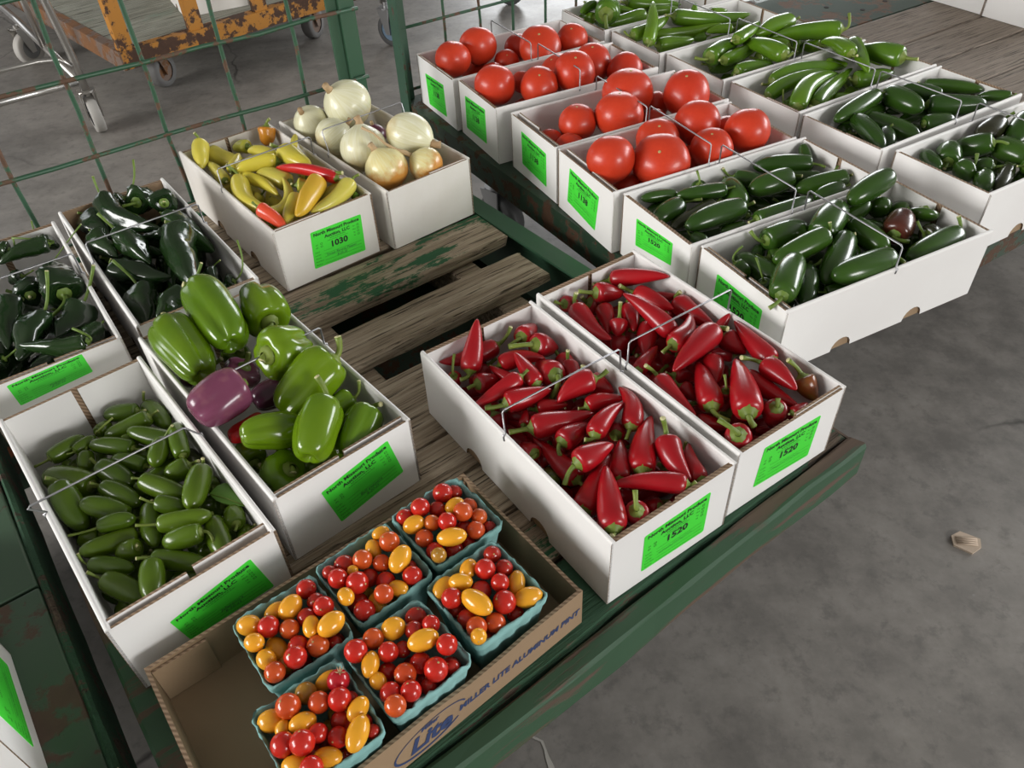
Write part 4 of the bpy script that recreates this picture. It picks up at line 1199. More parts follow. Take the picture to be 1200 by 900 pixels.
# kind, box, stem end, tip (or centre, axis), radius, stem tip, bend, colour, label (tenths of a millimetre)
DATA = [
('chili', 'R1', (-752, 7264, 4652), (-622, 7919, 5033), 1513, (-885, 7147, 4613), 0.01, '', 'red chili pepper pointing up, back centre of @', 0),
('chili', 'R1', (-382, 7820, 4616), (-1181, 7515, 4631), 1431, (-168, 7941, 4838), -0.08, '', 'red chili pepper pointing left, back centre of @', 1),
('chili', 'R1', (-28, 7845, 4714), (191, 8311, 4558), 1528, (-209, 7723, 4670), 0.03, '', 'red chili pepper pointing up-right, back right of @', 2),
('chili', 'R1', (153, 7648, 4730), (484, 7850, 4460), 1792, (-207, 7597, 4762), -0.02, '', 'red chili pepper pointing right, back right of @', 4),
('chili', 'R1', (504, 7619, 4493), (768, 7223, 4483), 1391, (376, 7736, 4710), 0.04, '', 'red chili pepper pointing down-right, back right of @', 5),
('chili', 'R1', (386, 6973, 4751), (183, 7557, 4495), 1865, (309, 6717, 4560), -0.05, '', 'red chili pepper pointing up-left, back right of @', 6),
('chili', 'R1', (587, 7314, 4649), (683, 6834, 4580), 1324, (581, 7385, 4816), 0.03, '', 'red chili pepper pointing down, middle right of @', 7),
('chili', 'R1', (-335, 7413, 4604), (284, 7442, 4645), 1325, (-481, 7380, 4611), -0.12, '', 'red chili pepper pointing right, back centre of @', 8),
('chili', 'R1', (129, 6845, 4730), (-139, 7434, 4801), 1240, (186, 6695, 4741), -0.0, '', 'red chili pepper pointing up-left, back centre of @, right one', 9),
('chili', 'R1', (16, 6951, 4555), (-499, 7400, 4615), 1050, (86, 6866, 4561), -0.02, '', 'red chili pepper pointing up-left, back centre of @, left one', 10),
('chili', 'R1', (-654, 7064, 4588), (-305, 7308, 4427), 1424, (-787, 6986, 4592), -0.02, '', 'red chili pepper pointing right, back left of @', 11),
('chili', 'R1', (-88, 6911, 4811), (-716, 6543, 4674), 1234, (28, 6987, 4865), -0.02, '', 'red chili pepper pointing down-left, back left of @', 12),
('chili', 'R1', (-280, 6521, 4718), (317, 6744, 4723), 1553, (-552, 6451, 4731), -0.01, '', 'red chili pepper pointing right, middle centre of @, first from left', 13),
('chili', 'R1', (852, 6801, 4807), (375, 6514, 4694), 1668, (1051, 6880, 4877), 0.1, '', 'red chili pepper pointing down-left, middle centre of @', 14),
('chili', 'R1', (845, 6995, 4595), (1139, 6790, 4552), 1566, (757, 7093, 4791), 0.01, '', 'red chili pepper pointing down-right, middle right of @', 15),
('chili', 'R1', (748, 6453, 4663), (1237, 6535, 4673), 1162, (628, 6419, 4660), -0.1, '', 'red chili pepper pointing right, middle right of @', 16),
('chili', 'R1', (1229, 5991, 4718), (1184, 6746, 4694), 1370, (1160, 5846, 4648), 0.16, '', 'red chili pepper pointing up, middle right of @', 17),
('chili', 'R1', (21, 6100, 4686), (811, 6293, 4697), 1628, (-262, 6033, 4702), 0.01, '', 'red chili pepper pointing right, middle centre of @, third from left', 18),
('chili', 'R1', (767, 5844, 4764), (1213, 6371, 4757), 1332, (639, 5772, 4775), -0.1, '', 'red chili pepper pointing up-right, middle right of @', 19),
('chili', 'R1', (371, 5825, 4689), (743, 6169, 4627), 1485, (341, 5668, 4607), -0.03, '', 'red chili pepper pointing up-right, middle centre of @', 20),
('chili', 'R1', (509, 5331, 4846), (965, 5601, 4847), 1574, (344, 5132, 4717), -0.03, '', 'red chili pepper pointing up-right, front centre of @', 21),
('chili', 'R1', (518, 5351, 4526), (36, 6125, 4483), 1323, (629, 5209, 4546), 0.01, '', 'red chili pepper pointing up-left, middle left of @, right one', 22),
('chili', 'R1', (1053, 5994, 4585), (1202, 6416, 4392), 1314, (1042, 5905, 4578), -0.05, '', 'red chili pepper, stem towards viewer, middle right of @', 23),
('chili', 'R1', (1257, 5270, 4714), (1519, 6193, 4689), 1710, (1237, 5088, 4744), -0.05, '', 'red chili pepper pointing up, front right of @, left one', 24),
('chili', 'R1', (1603, 5664, 4836), (1779, 5062, 4762), 1620, (1555, 5783, 5055), 0.12, '', 'red chili pepper pointing down-right, front right of @', 25),
('chili', 'R1', (1903, 5104, 4699), (1884, 5692, 4701), 1195, (1873, 5016, 4723), -0.1, '', 'red chili pepper pointing up, front right of @, right one', 26),
('chili', 'R1', (1696, 4970, 4801), (845, 5079, 4728), 1269, (1803, 4972, 4839), 0.06, '', 'red chili pepper pointing left, front centre of @, upper one', 27),
('chili', 'R1', (529, 4811, 4625), (935, 5641, 4645), 1624, (544, 4660, 4652), 0.01, '', 'red chili pepper pointing up-right, front left of @', 28),
('chili', 'R1', (984, 5179, 4690), (1076, 5814, 4691), 1257, (951, 5051, 4716), 0.0, '', 'red chili pepper pointing up, front centre of @', 29),
('chili', 'R1', (809, 4419, 4787), (830, 5323, 4807), 1645, (776, 4307, 4815), -0.0, '', 'red chili pepper pointing up, front left of @', 30),
('chili', 'R1', (1083, 4623, 4830), (1114, 4808, 4324), 1429, (1071, 4734, 5041), -0.03, '', 'red chili pepper, stem towards viewer, front left of @', 31),
('chili', 'R1', (36, 5774, 4570), (-123, 6134, 4398), 1187, (-3, 5695, 4573), -0.05, '', 'red chili pepper pointing up-left, middle left of @, left one', 32),
('chili', 'R1', (191, 5983, 4362), (129, 5797, 4274), 1058, (236, 6105, 4426), -0.03, '', 'red chili pepper pointing down, middle left of @', 33),
('chili', 'R1', (226, 5479, 4379), (187, 5889, 4168), 1248, (254, 5375, 4449), 0.02, 'olive', 'olive green chili pepper, stem towards viewer, middle left of @', 34),
('chili', 'R1', (119, 6577, 4555), (505, 6574, 4594), 1107, (12, 6573, 4559), -0.03, '', 'red chili pepper pointing right, middle centre of @, second from left', 35),
('chili', 'R1', (-79, 6238, 4602), (-22, 6535, 4593), 651, (-105, 6171, 4610), -0.01, '', 'red chili pepper pointing up, middle left of @', 36),
('chili', 'R1', (460, 6649, 4534), (447, 6979, 4543), 747, (477, 6555, 4544), -0.05, '', 'red chili pepper pointing up, middle centre of @', 37),
('chili', 'R1', (-439, 6617, 4431), (-324, 6462, 4268), 1470, (-524, 6728, 4549), 0.03, '', 'red chili pepper pointing down-right, middle left of @', 38),
('chili', 'R1', (-981, 7304, 4545), (-976, 7466, 4198), 978, (-953, 7459, 4804), -0.03, '', 'red chili pepper pointing down, back left of @', 39),
('chili', 'R1', (906, 5115, 4512), (1202, 5184, 4326), 1316, (759, 5101, 4621), -0.02, '', 'red chili pepper pointing right, front centre of @', 40),
('chili', 'R1', (1408, 4876, 4531), (1181, 4981, 4369), 1131, (1511, 4854, 4609), 0.04, '', 'red chili pepper pointing left, front centre of @, lower one', 41),
('chili', 'R1', (1579, 5595, 4411), (1489, 5559, 4203), 1370, (1665, 5597, 4593), 0.0, '', 'red chili pepper, stem towards viewer, front right of @', 42),
('chili', 'R1', (1821, 5695, 4530), (1755, 5599, 4395), 1029, (1867, 5761, 4650), 0.03, '', 'red chili pepper pointing down, front right of @', 43),
('chili', 'R1', (-542, 7673, 4350), (-787, 7448, 4257), 1486, (-400, 7806, 4398), 0.01, '', 'red chili pepper pointing down-left, back centre of @', 44),
('chili', 'R1', (770, 6013, 4302), (958, 5779, 4184), 1409, (667, 6102, 4369), 0.02, '', 'red chili pepper pointing down-right, middle centre of @', 45),
('chili', 'R2', (1412, 9199, 4653), (2231, 8893, 4869), 1444, (1118, 9091, 4652), -0.04, '', 'red chili pepper pointing right, back right of @, first from top', 46),
('chili', 'R2', (1121, 8789, 4725), (1584, 8929, 4586), 1631, (859, 8764, 4787), 0.0, '', 'red chili pepper pointing right, back centre of @', 47),
('chili', 'R2', (1737, 8829, 4638), (2208, 8340, 4684), 1601, (1487, 8867, 4769), 0.0, '', 'red chili pepper pointing right, back right of @, third from top', 48),
('chili', 'R2', (1996, 8837, 4513), (2321, 8739, 4640), 1078, (1869, 8890, 4474), 0.04, '', 'red chili pepper pointing right, back right of @, second from top', 49),
('chili', 'R2', (641, 8642, 4658), (875, 8847, 4505), 1284, (490, 8628, 4732), -0.01, '', 'red chili pepper pointing right, back left of @', 50),
('chili', 'R2', (801, 8524, 4682), (1228, 7758, 4668), 1563, (815, 8612, 4867), 0.1, '', 'red chili pepper pointing down-right, back left of @', 51),
('chili', 'R2', (1223, 8619, 4563), (1217, 8032, 4547), 1370, (1210, 8776, 4602), -0.04, '', 'red chili pepper pointing down, back centre of @, left one', 52),
('chili', 'R2', (1040, 8898, 4464), (1317, 8941, 4257), 1658, (927, 8891, 4588), -0.01, '', 'red chili pepper pointing down-right, back centre of @', 53),
('chili', 'R2', (1380, 8134, 4686), (1325, 7921, 4580), 1376, (1407, 8265, 4918), -0.02, '', 'red chili pepper pointing down, back left of @, upper one', 54),
('chili', 'R2', (1583, 8540, 4610), (1567, 7944, 4633), 1314, (1590, 8705, 4607), -0.03, '', 'red chili pepper pointing down, back centre of @, right one', 55),
('chili', 'R2', (1426, 8084, 4416), (1342, 7868, 4289), 1532, (1496, 8218, 4527), 0.03, '', 'red chili pepper pointing down, back left of @, lower one', 56),
('chili', 'R2', (1814, 8154, 4523), (1647, 7453, 4591), 1664, (1826, 8229, 4693), -0.01, '', 'red chili pepper pointing down, middle centre of @, left one', 57),
('chili', 'R2', (2073, 7758, 4701), (1468, 8461, 4925), 1492, (2195, 7644, 4685), 0.05, '', 'red chili pepper pointing up-left, back centre of @', 58),
('chili', 'R2', (2297, 8544, 4673), (2700, 7880, 4703), 1646, (2333, 8585, 4806), 0.06, '', 'red chili pepper pointing down-right, middle right of @, first from top', 59),
('chili', 'R2', (1998, 7400, 4807), (2378, 8070, 4786), 1516, (1845, 7286, 4771), 0.12, '', 'red chili pepper pointing up-right, middle centre of @, upper one', 60),
('chili', 'R2', (2134, 7632, 4568), (2320, 8011, 4496), 1155, (2105, 7476, 4486), 0.01, '', 'red chili pepper pointing up-right, middle centre of @, lower one', 61),
('chili', 'R2', (2602, 7584, 4864), (1894, 6834, 4830), 1807, (2762, 7544, 4909), 0.02, '', 'red chili pepper pointing down-left, middle centre of @', 62),
('chili', 'R2', (2725, 7807, 4643), (2874, 7881, 4910), 921, (2677, 7768, 4566), -0.03, '', 'red chili pepper pointing up-right, middle right of @', 63),
('chili', 'R2', (2765, 7624, 4703), (3006, 7339, 4627), 1592, (2619, 7759, 4765), -0.01, '', 'red chili pepper pointing down-right, middle right of @, second from top', 64),
('chili', 'R2', (3239, 6985, 4776), (2918, 7792, 4857), 1438, (3293, 6920, 4793), -0.03, '', 'red chili pepper pointing up-left, middle right of @', 65),
('chili', 'R2', (1499, 7080, 4664), (1839, 7573, 4654), 1079, (1443, 6972, 4667), -0.01, '', 'red chili pepper pointing up-right, middle left of @', 66),
('chili', 'R2', (2022, 7668, 4422), (1941, 7575, 4313), 1186, (2002, 7669, 4512), -0.04, '', 'red chili pepper, stem towards viewer, middle centre of @', 67),
('chili', 'R2', (1724, 6819, 4740), (2042, 6063, 4777), 1366, (1545, 6893, 4910), 0.05, '', 'red chili pepper pointing down-right, front left of @, left one', 68),
('chili', 'R2', (1981, 7069, 4557), (2294, 7074, 4458), 1138, (1858, 7051, 4621), -0.03, '', 'red chili pepper pointing right, middle centre of @', 69),
('chili', 'R2', (2268, 6219, 4759), (2289, 7147, 4698), 1694, (2455, 6049, 4663), 0.02, '', 'red chili pepper pointing up, front centre of @, left one', 70),
('chili', 'R2', (2492, 7196, 4676), (2448, 6712, 4694), 1498, (2469, 7195, 4763), -0.02, '', 'red chili pepper pointing down, middle centre of @, right one', 71),
('chili', 'R2', (2502, 6470, 4785), (2605, 6661, 4385), 914, (2479, 6564, 4976), 0.04, '', 'red chili pepper pointing down, front centre of @, left one', 72),
('chili', 'R2', (2638, 5965, 4877), (2741, 7004, 4840), 1970, (2680, 5809, 4797), 0.02, '', 'red chili pepper pointing up, front centre of @, right one', 73),
('chili', 'R2', (3090, 6858, 4840), (3324, 6298, 4896), 1483, (2776, 6887, 4961), -0.04, '', 'red chili pepper pointing down-right, front right of @, upper one', 74),
('chili', 'R2', (2868, 6861, 4664), (3351, 6169, 4733), 1377, (2770, 6982, 4688), 0.03, '', 'red chili pepper pointing down-right, front right of @, lower one', 75),
('chili', 'R2', (3496, 6598, 4832), (3668, 6373, 4607), 1503, (3306, 6706, 5040), 0.04, 'olivered', 'olive-shouldered red chili pepper pointing down-right, front right of @', 76),
('chili', 'R2', (3028, 6091, 4820), (3143, 6267, 4276), 1520, (3031, 6122, 4944), 0.04, '', 'red chili pepper pointing down, front centre of @, right one', 77),
('chili', 'R2', (2424, 5602, 4894), (2613, 5933, 4349), 1633, (2185, 5688, 5077), 0.01, '', 'red chili pepper, stem towards viewer, front left of @', 78),
('chili', 'R2', (2081, 6111, 4596), (2461, 6050, 4543), 1235, (1941, 6128, 4628), -0.04, '', 'red chili pepper pointing right, front left of @', 79),
('chili', 'R2', (2026, 6818, 4567), (2210, 6600, 4505), 1147, (1942, 6893, 4614), -0.03, '', 'red chili pepper pointing down-right, front left of @, right one', 80),
('chili', 'R2', (2922, 7568, 4439), (2614, 7687, 4358), 1218, (3074, 7522, 4500), 0.04, '', 'red chili pepper pointing left, middle right of @', 81),
('chili', 'R2', (3222, 6050, 4747), (3466, 6212, 4747), 738, (3168, 6015, 4764), 0.01, '', 'red chili pepper pointing up-right, front centre of @', 82),
('chili', 'R2', (2126, 8458, 4488), (2398, 8628, 4371), 1051, (2046, 8415, 4538), -0.03, '', 'red chili pepper pointing right, back right of @, fifth from top', 83),
('chili', 'R2', (1902, 8579, 4355), (2331, 8738, 4393), 1295, (1761, 8517, 4353), 0.04, '', 'red chili pepper pointing right, back right of @, fourth from top', 84),
('chili', 'R2', (1138, 8572, 4368), (1061, 8583, 4212), 1270, (1206, 8551, 4523), 0.01, '', 'red chili pepper, stem towards viewer, back centre of @', 85),
('chili', 'R2', (2605, 6501, 4319), (3001, 6525, 4161), 1478, (2453, 6462, 4401), 0.01, '', 'red chili pepper pointing right, front centre of @', 86),
('chili', 'R2', (2515, 7843, 4363), (2678, 7775, 4199), 1409, (2397, 7903, 4476), -0.01, '', 'red chili pepper pointing down-right, middle right of @, third from top', 87),
('jalapeno', 'J', (-5299, 7124, 4387), (-5779, 7128, 4347), 1325, (-5166, 7084, 4431), -0.01, '', 'jalapeno pointing left, back right of @, left one', 88),
('jalapeno', 'J', (-5282, 7341, 4268), (-4841, 6862, 4310), 1389, (-5285, 7434, 4457), -0.03, '', 'jalapeno pointing down-right, back right of @, upper one', 89),
('jalapeno', 'J', (-5054, 6931, 4458), (-5647, 6727, 4319), 1329, (-4935, 6981, 4507), -0.05, '', 'jalapeno pointing down-left, back right of @', 90),
('jalapeno', 'J', (-5728, 6775, 4359), (-5687, 7018, 4292), 990, (-5491, 6857, 4537), 0.04, '', 'jalapeno pointing up-right, back centre of @, right one', 91),
('jalapeno', 'J', (-6191, 6334, 4364), (-5883, 6731, 4344), 1234, (-6356, 6233, 4343), -0.0, '', 'jalapeno pointing up-right, back left of @', 92),
('jalapeno', 'J', (-5889, 6414, 4397), (-5711, 6683, 4380), 870, (-5956, 6353, 4420), 0.0, '', 'jalapeno pointing up-right, back centre of @, left one', 93),
('jalapeno', 'J', (-5732, 6377, 4379), (-5656, 6098, 4346), 1104, (-5756, 6489, 4400), -0.02, '', 'jalapeno pointing down, back left of @', 94),
('jalapeno', 'J', (-5101, 6374, 4428), (-5721, 6490, 4414), 1226, (-4936, 6333, 4437), 0.03, '', 'jalapeno pointing left, back centre of @, left one', 95),
('jalapeno', 'J', (-4543, 6460, 4443), (-5251, 6672, 4491), 1308, (-4414, 6406, 4442), -0.05, '', 'jalapeno pointing left, back right of @, right one', 96),
('jalapeno', 'J', (-4666, 6346, 4557), (-4630, 5891, 4612), 1285, (-4515, 6435, 4743), -0.01, '', 'jalapeno pointing down, middle right of @, left one', 97),
('jalapeno', 'J', (-4314, 6035, 4604), (-4550, 6621, 4601), 1176, (-4283, 5955, 4605), -0.05, '', 'jalapeno pointing up, middle right of @', 98),
('jalapeno', 'J', (-5347, 6587, 4348), (-5140, 6659, 4301), 1016, (-5515, 6513, 4356), -0.04, '', 'jalapeno pointing right, back centre of @', 99),
('jalapeno', 'J', (-4868, 6087, 4389), (-5358, 6244, 4383), 1164, (-4767, 6039, 4426), 0.05, '', 'jalapeno pointing left, back centre of @, right one', 100),
('jalapeno', 'J', (-5182, 6505, 4269), (-4888, 6342, 4267), 997, (-5281, 6583, 4273), 0.02, '', 'jalapeno pointing down-right, back right of @, lower one', 101),
('jalapeno', 'J', (-5418, 6085, 4435), (-4914, 5756, 4419), 1526, (-5571, 6194, 4480), 0.0, '', 'jalapeno pointing down-right, middle centre of @, upper one', 103),
('jalapeno', 'J', (-4848, 5645, 4382), (-4478, 6181, 4389), 1361, (-4903, 5492, 4402), 0.04, '', 'jalapeno pointing up-right, middle centre of @', 104),
('jalapeno', 'J', (-4208, 5905, 4572), (-4499, 5782, 4499), 1408, (-4071, 5891, 4647), -0.02, '', 'jalapeno pointing down-left, middle right of @', 105),
('jalapeno', 'J', (-3991, 5765, 4635), (-3947, 5102, 4693), 1517, (-3960, 5808, 4771), 0.01, '', 'jalapeno pointing down, middle right of @, right one', 106),
('jalapeno', 'J', (-4422, 6330, 4310), (-4121, 5894, 4360), 1378, (-4485, 6429, 4320), 0.02, 'brown', 'brownish jalapeno pointing down-right, middle right of @', 107),
('jalapeno', 'J', (-5435, 5790, 4407), (-6169, 6089, 4330), 1936, (-5262, 5732, 4483), -0.01, '', 'jalapeno pointing left, back left of @', 108),
('jalapeno', 'J', (-5224, 5693, 4490), (-4684, 5389, 4489), 1329, (-5358, 5690, 4576), 0.0, '', 'jalapeno pointing down-right, middle centre of @, lower one', 109),
('jalapeno', 'J', (-4722, 5697, 4573), (-4110, 5435, 4545), 1336, (-4860, 5724, 4582), 0.03, '', 'jalapeno pointing right, middle centre of @, upper one', 110),
('jalapeno', 'J', (-5716, 5684, 4580), (-5265, 5134, 4401), 1711, (-5853, 5707, 4694), 0.04, '', 'jalapeno pointing down-right, middle left of @', 111),
('jalapeno', 'J', (-4413, 5272, 4634), (-4046, 5199, 4563), 1133, (-4566, 5279, 4732), -0.03, '', 'jalapeno pointing right, middle centre of @, lower one', 112),
('jalapeno', 'J', (-4776, 5214, 4483), (-5342, 5343, 4625), 1396, (-4630, 5204, 4455), 0.04, '', 'jalapeno pointing left, middle left of @, first from top', 113),
('jalapeno', 'J', (-5005, 5009, 4573), (-4594, 5073, 4606), 1118, (-5337, 4920, 4560), -0.05, '', 'jalapeno pointing right, middle left of @', 114),
('jalapeno', 'J', (-4556, 5368, 4456), (-4280, 4720, 4543), 1359, (-4515, 5375, 4553), 0.03, '', 'jalapeno pointing down, front centre of @', 115),
('jalapeno', 'J', (-4270, 4931, 4664), (-3677, 5010, 4703), 1237, (-4508, 4893, 4711), 0.03, '', 'jalapeno pointing right, front centre of @, upper one', 116),
('jalapeno', 'J', (-4596, 4975, 4451), (-5136, 4685, 4557), 1315, (-4453, 5039, 4436), -0.04, '', 'jalapeno pointing left, middle left of @, third from top', 117),
('jalapeno', 'J', (-3727, 4747, 4714), (-4166, 4684, 4627), 1315, (-3567, 4627, 4672), -0.01, '', 'jalapeno pointing left, front centre of @, upper one', 118),
('jalapeno', 'J', (-3715, 5047, 4525), (-3416, 4474, 4600), 1359, (-3773, 5172, 4522), 0.03, '', 'jalapeno pointing down, front right of @', 119),
('jalapeno', 'J', (-3430, 4964, 4547), (-3542, 5289, 4459), 1276, (-3428, 4874, 4537), -0.05, '', 'jalapeno pointing up, front right of @', 120),
('jalapeno', 'J', (-3919, 5673, 4385), (-4042, 5907, 4278), 1014, (-3855, 5577, 4453), 0.01, '', 'jalapeno, stem towards viewer, middle right of @, right one', 121),
('jalapeno', 'J', (-4462, 4693, 4578), (-4720, 4670, 4438), 1263, (-4447, 4666, 4638), 0.03, '', 'jalapeno pointing down-left, front left of @, upper one', 122),
('jalapeno', 'J', (-4183, 4404, 4670), (-4021, 3897, 4698), 1355, (-4328, 4403, 4757), 0.0, '', 'jalapeno pointing down, front left of @', 123),
('jalapeno', 'J', (-4259, 4562, 4549), (-3606, 4422, 4576), 1185, (-4392, 4570, 4559), 0.02, '', 'jalapeno pointing right, front centre of @, lower one', 124),
('jalapeno', 'J', (-3689, 4777, 4379), (-3876, 4738, 4299), 1043, (-3672, 4667, 4347), -0.03, '', 'jalapeno pointing down-left, front centre of @, right one', 125),
('jalapeno', 'J', (-4958, 4531, 4517), (-4433, 4424, 4538), 1073, (-5060, 4584, 4663), -0.03, '', 'jalapeno pointing right, front left of @', 126),
('jalapeno', 'J', (-4714, 4305, 4536), (-4153, 4022, 4553), 1370, (-4878, 4342, 4652), -0.01, '', 'jalapeno pointing down-right, front left of @', 127),
('jalapeno', 'J', (-4396, 4152, 4325), (-4618, 4096, 4161), 1515, (-4230, 4191, 4470), -0.03, '', 'jalapeno pointing down-left, front left of @, lower one', 128),
('jalapeno', 'J', (-3780, 4461, 4371), (-4080, 4329, 4370), 1044, (-3696, 4500, 4396), -0.02, '', 'jalapeno pointing left, front centre of @, lower one', 129),
('jalapeno', 'J', (-3184, 4847, 4452), (-3417, 4795, 4444), 875, (-3116, 4841, 4473), 0.04, '', 'jalapeno pointing left, front right of @', 130),
('jalapeno', 'J', (-3322, 4997, 4389), (-3465, 4975, 4268), 1036, (-3242, 4996, 4483), 0.01, '', 'jalapeno, stem towards viewer, front right of @', 131),
('jalapeno', 'J', (-5165, 5137, 4259), (-5419, 5064, 4243), 1086, (-5042, 5180, 4277), -0.02, '', 'jalapeno pointing left, middle left of @, second from top', 132),
('jalapeno', 'J', (-3747, 5441, 4324), (-4063, 5569, 4191), 1424, (-3593, 5391, 4416), -0.02, '', 'jalapeno pointing left, middle right of @', 133),
('jalapeno', 'J', (-4889, 5768, 4166), (-4758, 5683, 4110), 1118, (-4992, 5808, 4227), 0.05, '', 'jalapeno, stem towards viewer, middle centre of @', 134),
('jalapeno', 'J', (-4632, 6470, 4221), (-4797, 6451, 4114), 1175, (-4498, 6492, 4318), -0.01, '', 'jalapeno, stem towards viewer, middle right of @, left one', 135),
('jalapeno', 'J', (-4641, 4281, 4239), (-4868, 4428, 4235), 1143, (-4555, 4230, 4271), 0.0, '', 'jalapeno pointing up-left, front left of @', 137),
('jalapeno', 'J', (-4104, 4652, 4227), (-4199, 4382, 4235), 1156, (-4033, 4756, 4227), 0.0, '', 'jalapeno pointing down-left, front centre of @, left one', 138),
('poblano', 'P2', (-6555, 11781, 5010), (-6554, 12408, 4880), 2703, (-6813, 11688, 4998), 0.04, '', 'dark green poblano, stem towards viewer, back right of @, left one', 139),
('poblano', 'P2', (-6901, 12111, 4916), (-7073, 12032, 4791), 1863, (-6680, 12520, 5453), 0.02, '', 'dark green poblano, stem towards viewer, back centre of @', 140),
('poblano', 'P2', (-7165, 11900, 5065), (-5890, 10930, 4979), 2206, (-7283, 12110, 5383), 0.12, '', 'dark green poblano pointing down-right, back centre of @', 141),
('poblano', 'P2', (-6007, 11622, 5055), (-6211, 12197, 4903), 2391, (-5980, 11586, 5105), -0.01, '', 'dark green poblano, stem towards viewer, back right of @, right one', 142),
('poblano', 'P2', (-7460, 11776, 4772), (-6860, 11065, 4751), 2323, (-7643, 11789, 4875), 0.04, '', 'dark green poblano pointing down-right, back left of @', 143),
('poblano', 'P2', (-6481, 10770, 4955), (-5791, 9945, 4911), 2434, (-6844, 10985, 5280), -0.01, '', 'dark green poblano pointing down-right, middle centre of @', 144),
('poblano', 'P2', (-7055, 10979, 4845), (-6514, 10413, 4784), 2114, (-7203, 11167, 4883), 0.04, '', 'dark green poblano pointing down-right, middle left of @, upper one', 145),
('poblano', 'P2', (-5703, 10775, 4931), (-6286, 10847, 4818), 1728, (-5494, 10762, 4981), -0.04, '', 'dark green poblano pointing left, middle centre of @', 146),
('poblano', 'P2', (-5482, 10704, 5068), (-4774, 9138, 4945), 2712, (-5695, 10741, 5198), 0.1, '', 'dark green poblano pointing down, front centre of @', 147),
('poblano', 'P2', (-5927, 11406, 4851), (-4958, 10489, 4738), 2501, (-6163, 11649, 4932), 0.0, '', 'dark green poblano pointing down-right, middle right of @', 148),
('poblano', 'P2', (-6434, 9993, 4833), (-5395, 9692, 4828), 2002, (-6413, 10046, 4980), 0.05, '', 'dark green poblano pointing right, middle left of @', 149),
('poblano', 'P2', (-5857, 9451, 4750), (-5574, 8719, 4637), 2500, (-6229, 9735, 5150), -0.02, '', 'dark green poblano pointing down, front left of @', 150),
('poblano', 'P2', (-5095, 9148, 4840), (-5324, 8615, 4834), 2163, (-4753, 9415, 5220), 0.03, '', 'dark green poblano pointing down-left, front left of @', 151),
('poblano', 'P2', (-5685, 10513, 4629), (-5451, 9659, 4612), 1655, (-5782, 10746, 4655), 0.02, '', 'dark green poblano pointing down, middle centre of @', 152),
('poblano', 'P2', (-4864, 9925, 4749), (-4685, 9350, 4739), 1139, (-4696, 9975, 4894), 0.02, '', 'dark green poblano pointing down, front right of @', 153),
('poblano', 'P2', (-4431, 9597, 4740), (-4608, 9557, 4643), 1483, (-4333, 9974, 5240), 0.01, '', 'dark green poblano, stem towards viewer, front right of @', 154),
('poblano', 'P2', (-6550, 10266, 4445), (-6075, 9521, 4424), 1990, (-6651, 10456, 4484), -0.02, '', 'dark green poblano pointing down-right, middle left of @, lower one', 156),
('poblano', 'P2', (-5746, 9748, 4457), (-6042, 9533, 4457), 1627, (-5602, 9882, 4501), -0.01, '', 'dark green poblano pointing left, front left of @', 157),
('poblano', 'P1', (-7805, 10888, 4817), (-8520, 10459, 4734), 1599, (-8388, 10924, 4945), 0.06, '', 'dark green poblano pointing left, back centre of @, right one', 158),
('poblano', 'P1', (-8066, 11164, 4714), (-7728, 10978, 4688), 1400, (-8207, 11349, 5005), -0.04, '', 'dark green poblano pointing right, back right of @', 159),
('poblano', 'P1', (-6952, 9349, 4836), (-7465, 10249, 4868), 3140, (-7453, 8947, 4486), -0.03, '', 'dark green poblano pointing up, middle right of @', 160),
('poblano', 'P1', (-7626, 9567, 4698), (-7944, 9986, 4713), 2337, (-7602, 9503, 4717), 0.04, '', 'dark green poblano, stem towards viewer, middle centre of @', 161),
('poblano', 'P1', (-7146, 8841, 4761), (-7096, 7915, 4739), 2463, (-6981, 9272, 5320), 0.03, '', 'dark green poblano pointing down-left, front centre of @, upper one', 162),
('poblano', 'P1', (-6669, 9156, 4715), (-6764, 8401, 4728), 2471, (-6419, 9527, 5210), -0.04, '', 'dark green poblano pointing down-left, front right of @, left one', 163),
('poblano', 'P1', (-6121, 8094, 4875), (-7086, 8069, 4902), 1805, (-6302, 8178, 5056), -0.08, '', 'dark green poblano pointing left, front centre of @', 164),
('poblano', 'P1', (-6236, 8617, 4704), (-6340, 8218, 4729), 1658, (-6195, 8764, 4723), -0.0, '', 'dark green poblano pointing down-left, front right of @, right one', 165),
('poblano', 'P1', (-7835, 9367, 4767), (-7369, 8192, 4727), 2038, (-7974, 9307, 4790), 0.01, '', 'dark green poblano pointing down, middle centre of @', 166),
('poblano', 'P1', (-8438, 10794, 4791), (-8781, 10716, 4798), 1611, (-8333, 10868, 4961), 0.02, '', 'dark green poblano pointing left, back centre of @, left one', 167),
('poblano', 'P1', (-6675, 8196, 4616), (-6965, 7881, 4634), 1347, (-6530, 8305, 4626), -0.02, '', 'dark green poblano pointing down-left, front centre of @, lower one', 168),
('poblano', 'P1', (-7659, 10399, 4670), (-7433, 9727, 4685), 1275, (-7081, 10801, 5199), 0.05, '', 'dark green poblano pointing down, middle right of @', 169),
('poblano', 'P1', (-7354, 8030, 4703), (-7557, 7956, 4613), 1442, (-7177, 8106, 4795), -0.0, '', 'dark green poblano pointing down-left, front left of @', 170),
('poblano', 'P1', (-8094, 10282, 4595), (-8327, 10225, 4516), 1482, (-7905, 10338, 4670), 0.01, '', 'dark green poblano pointing down-left, back centre of @', 171),
('poblano', 'P1', (-7110, 9452, 4412), (-7325, 9357, 4322), 1603, (-6920, 9537, 4520), 0.01, '', 'dark green poblano pointing down-left, middle right of @', 172),
('bell', 'B', (-4640, 8691, 5240), (-3878, 7476, 5157), 3339, (-4799, 8698, 5337), -0.03, '', 'green bell pepper pointing down-right, back centre of @', 173),
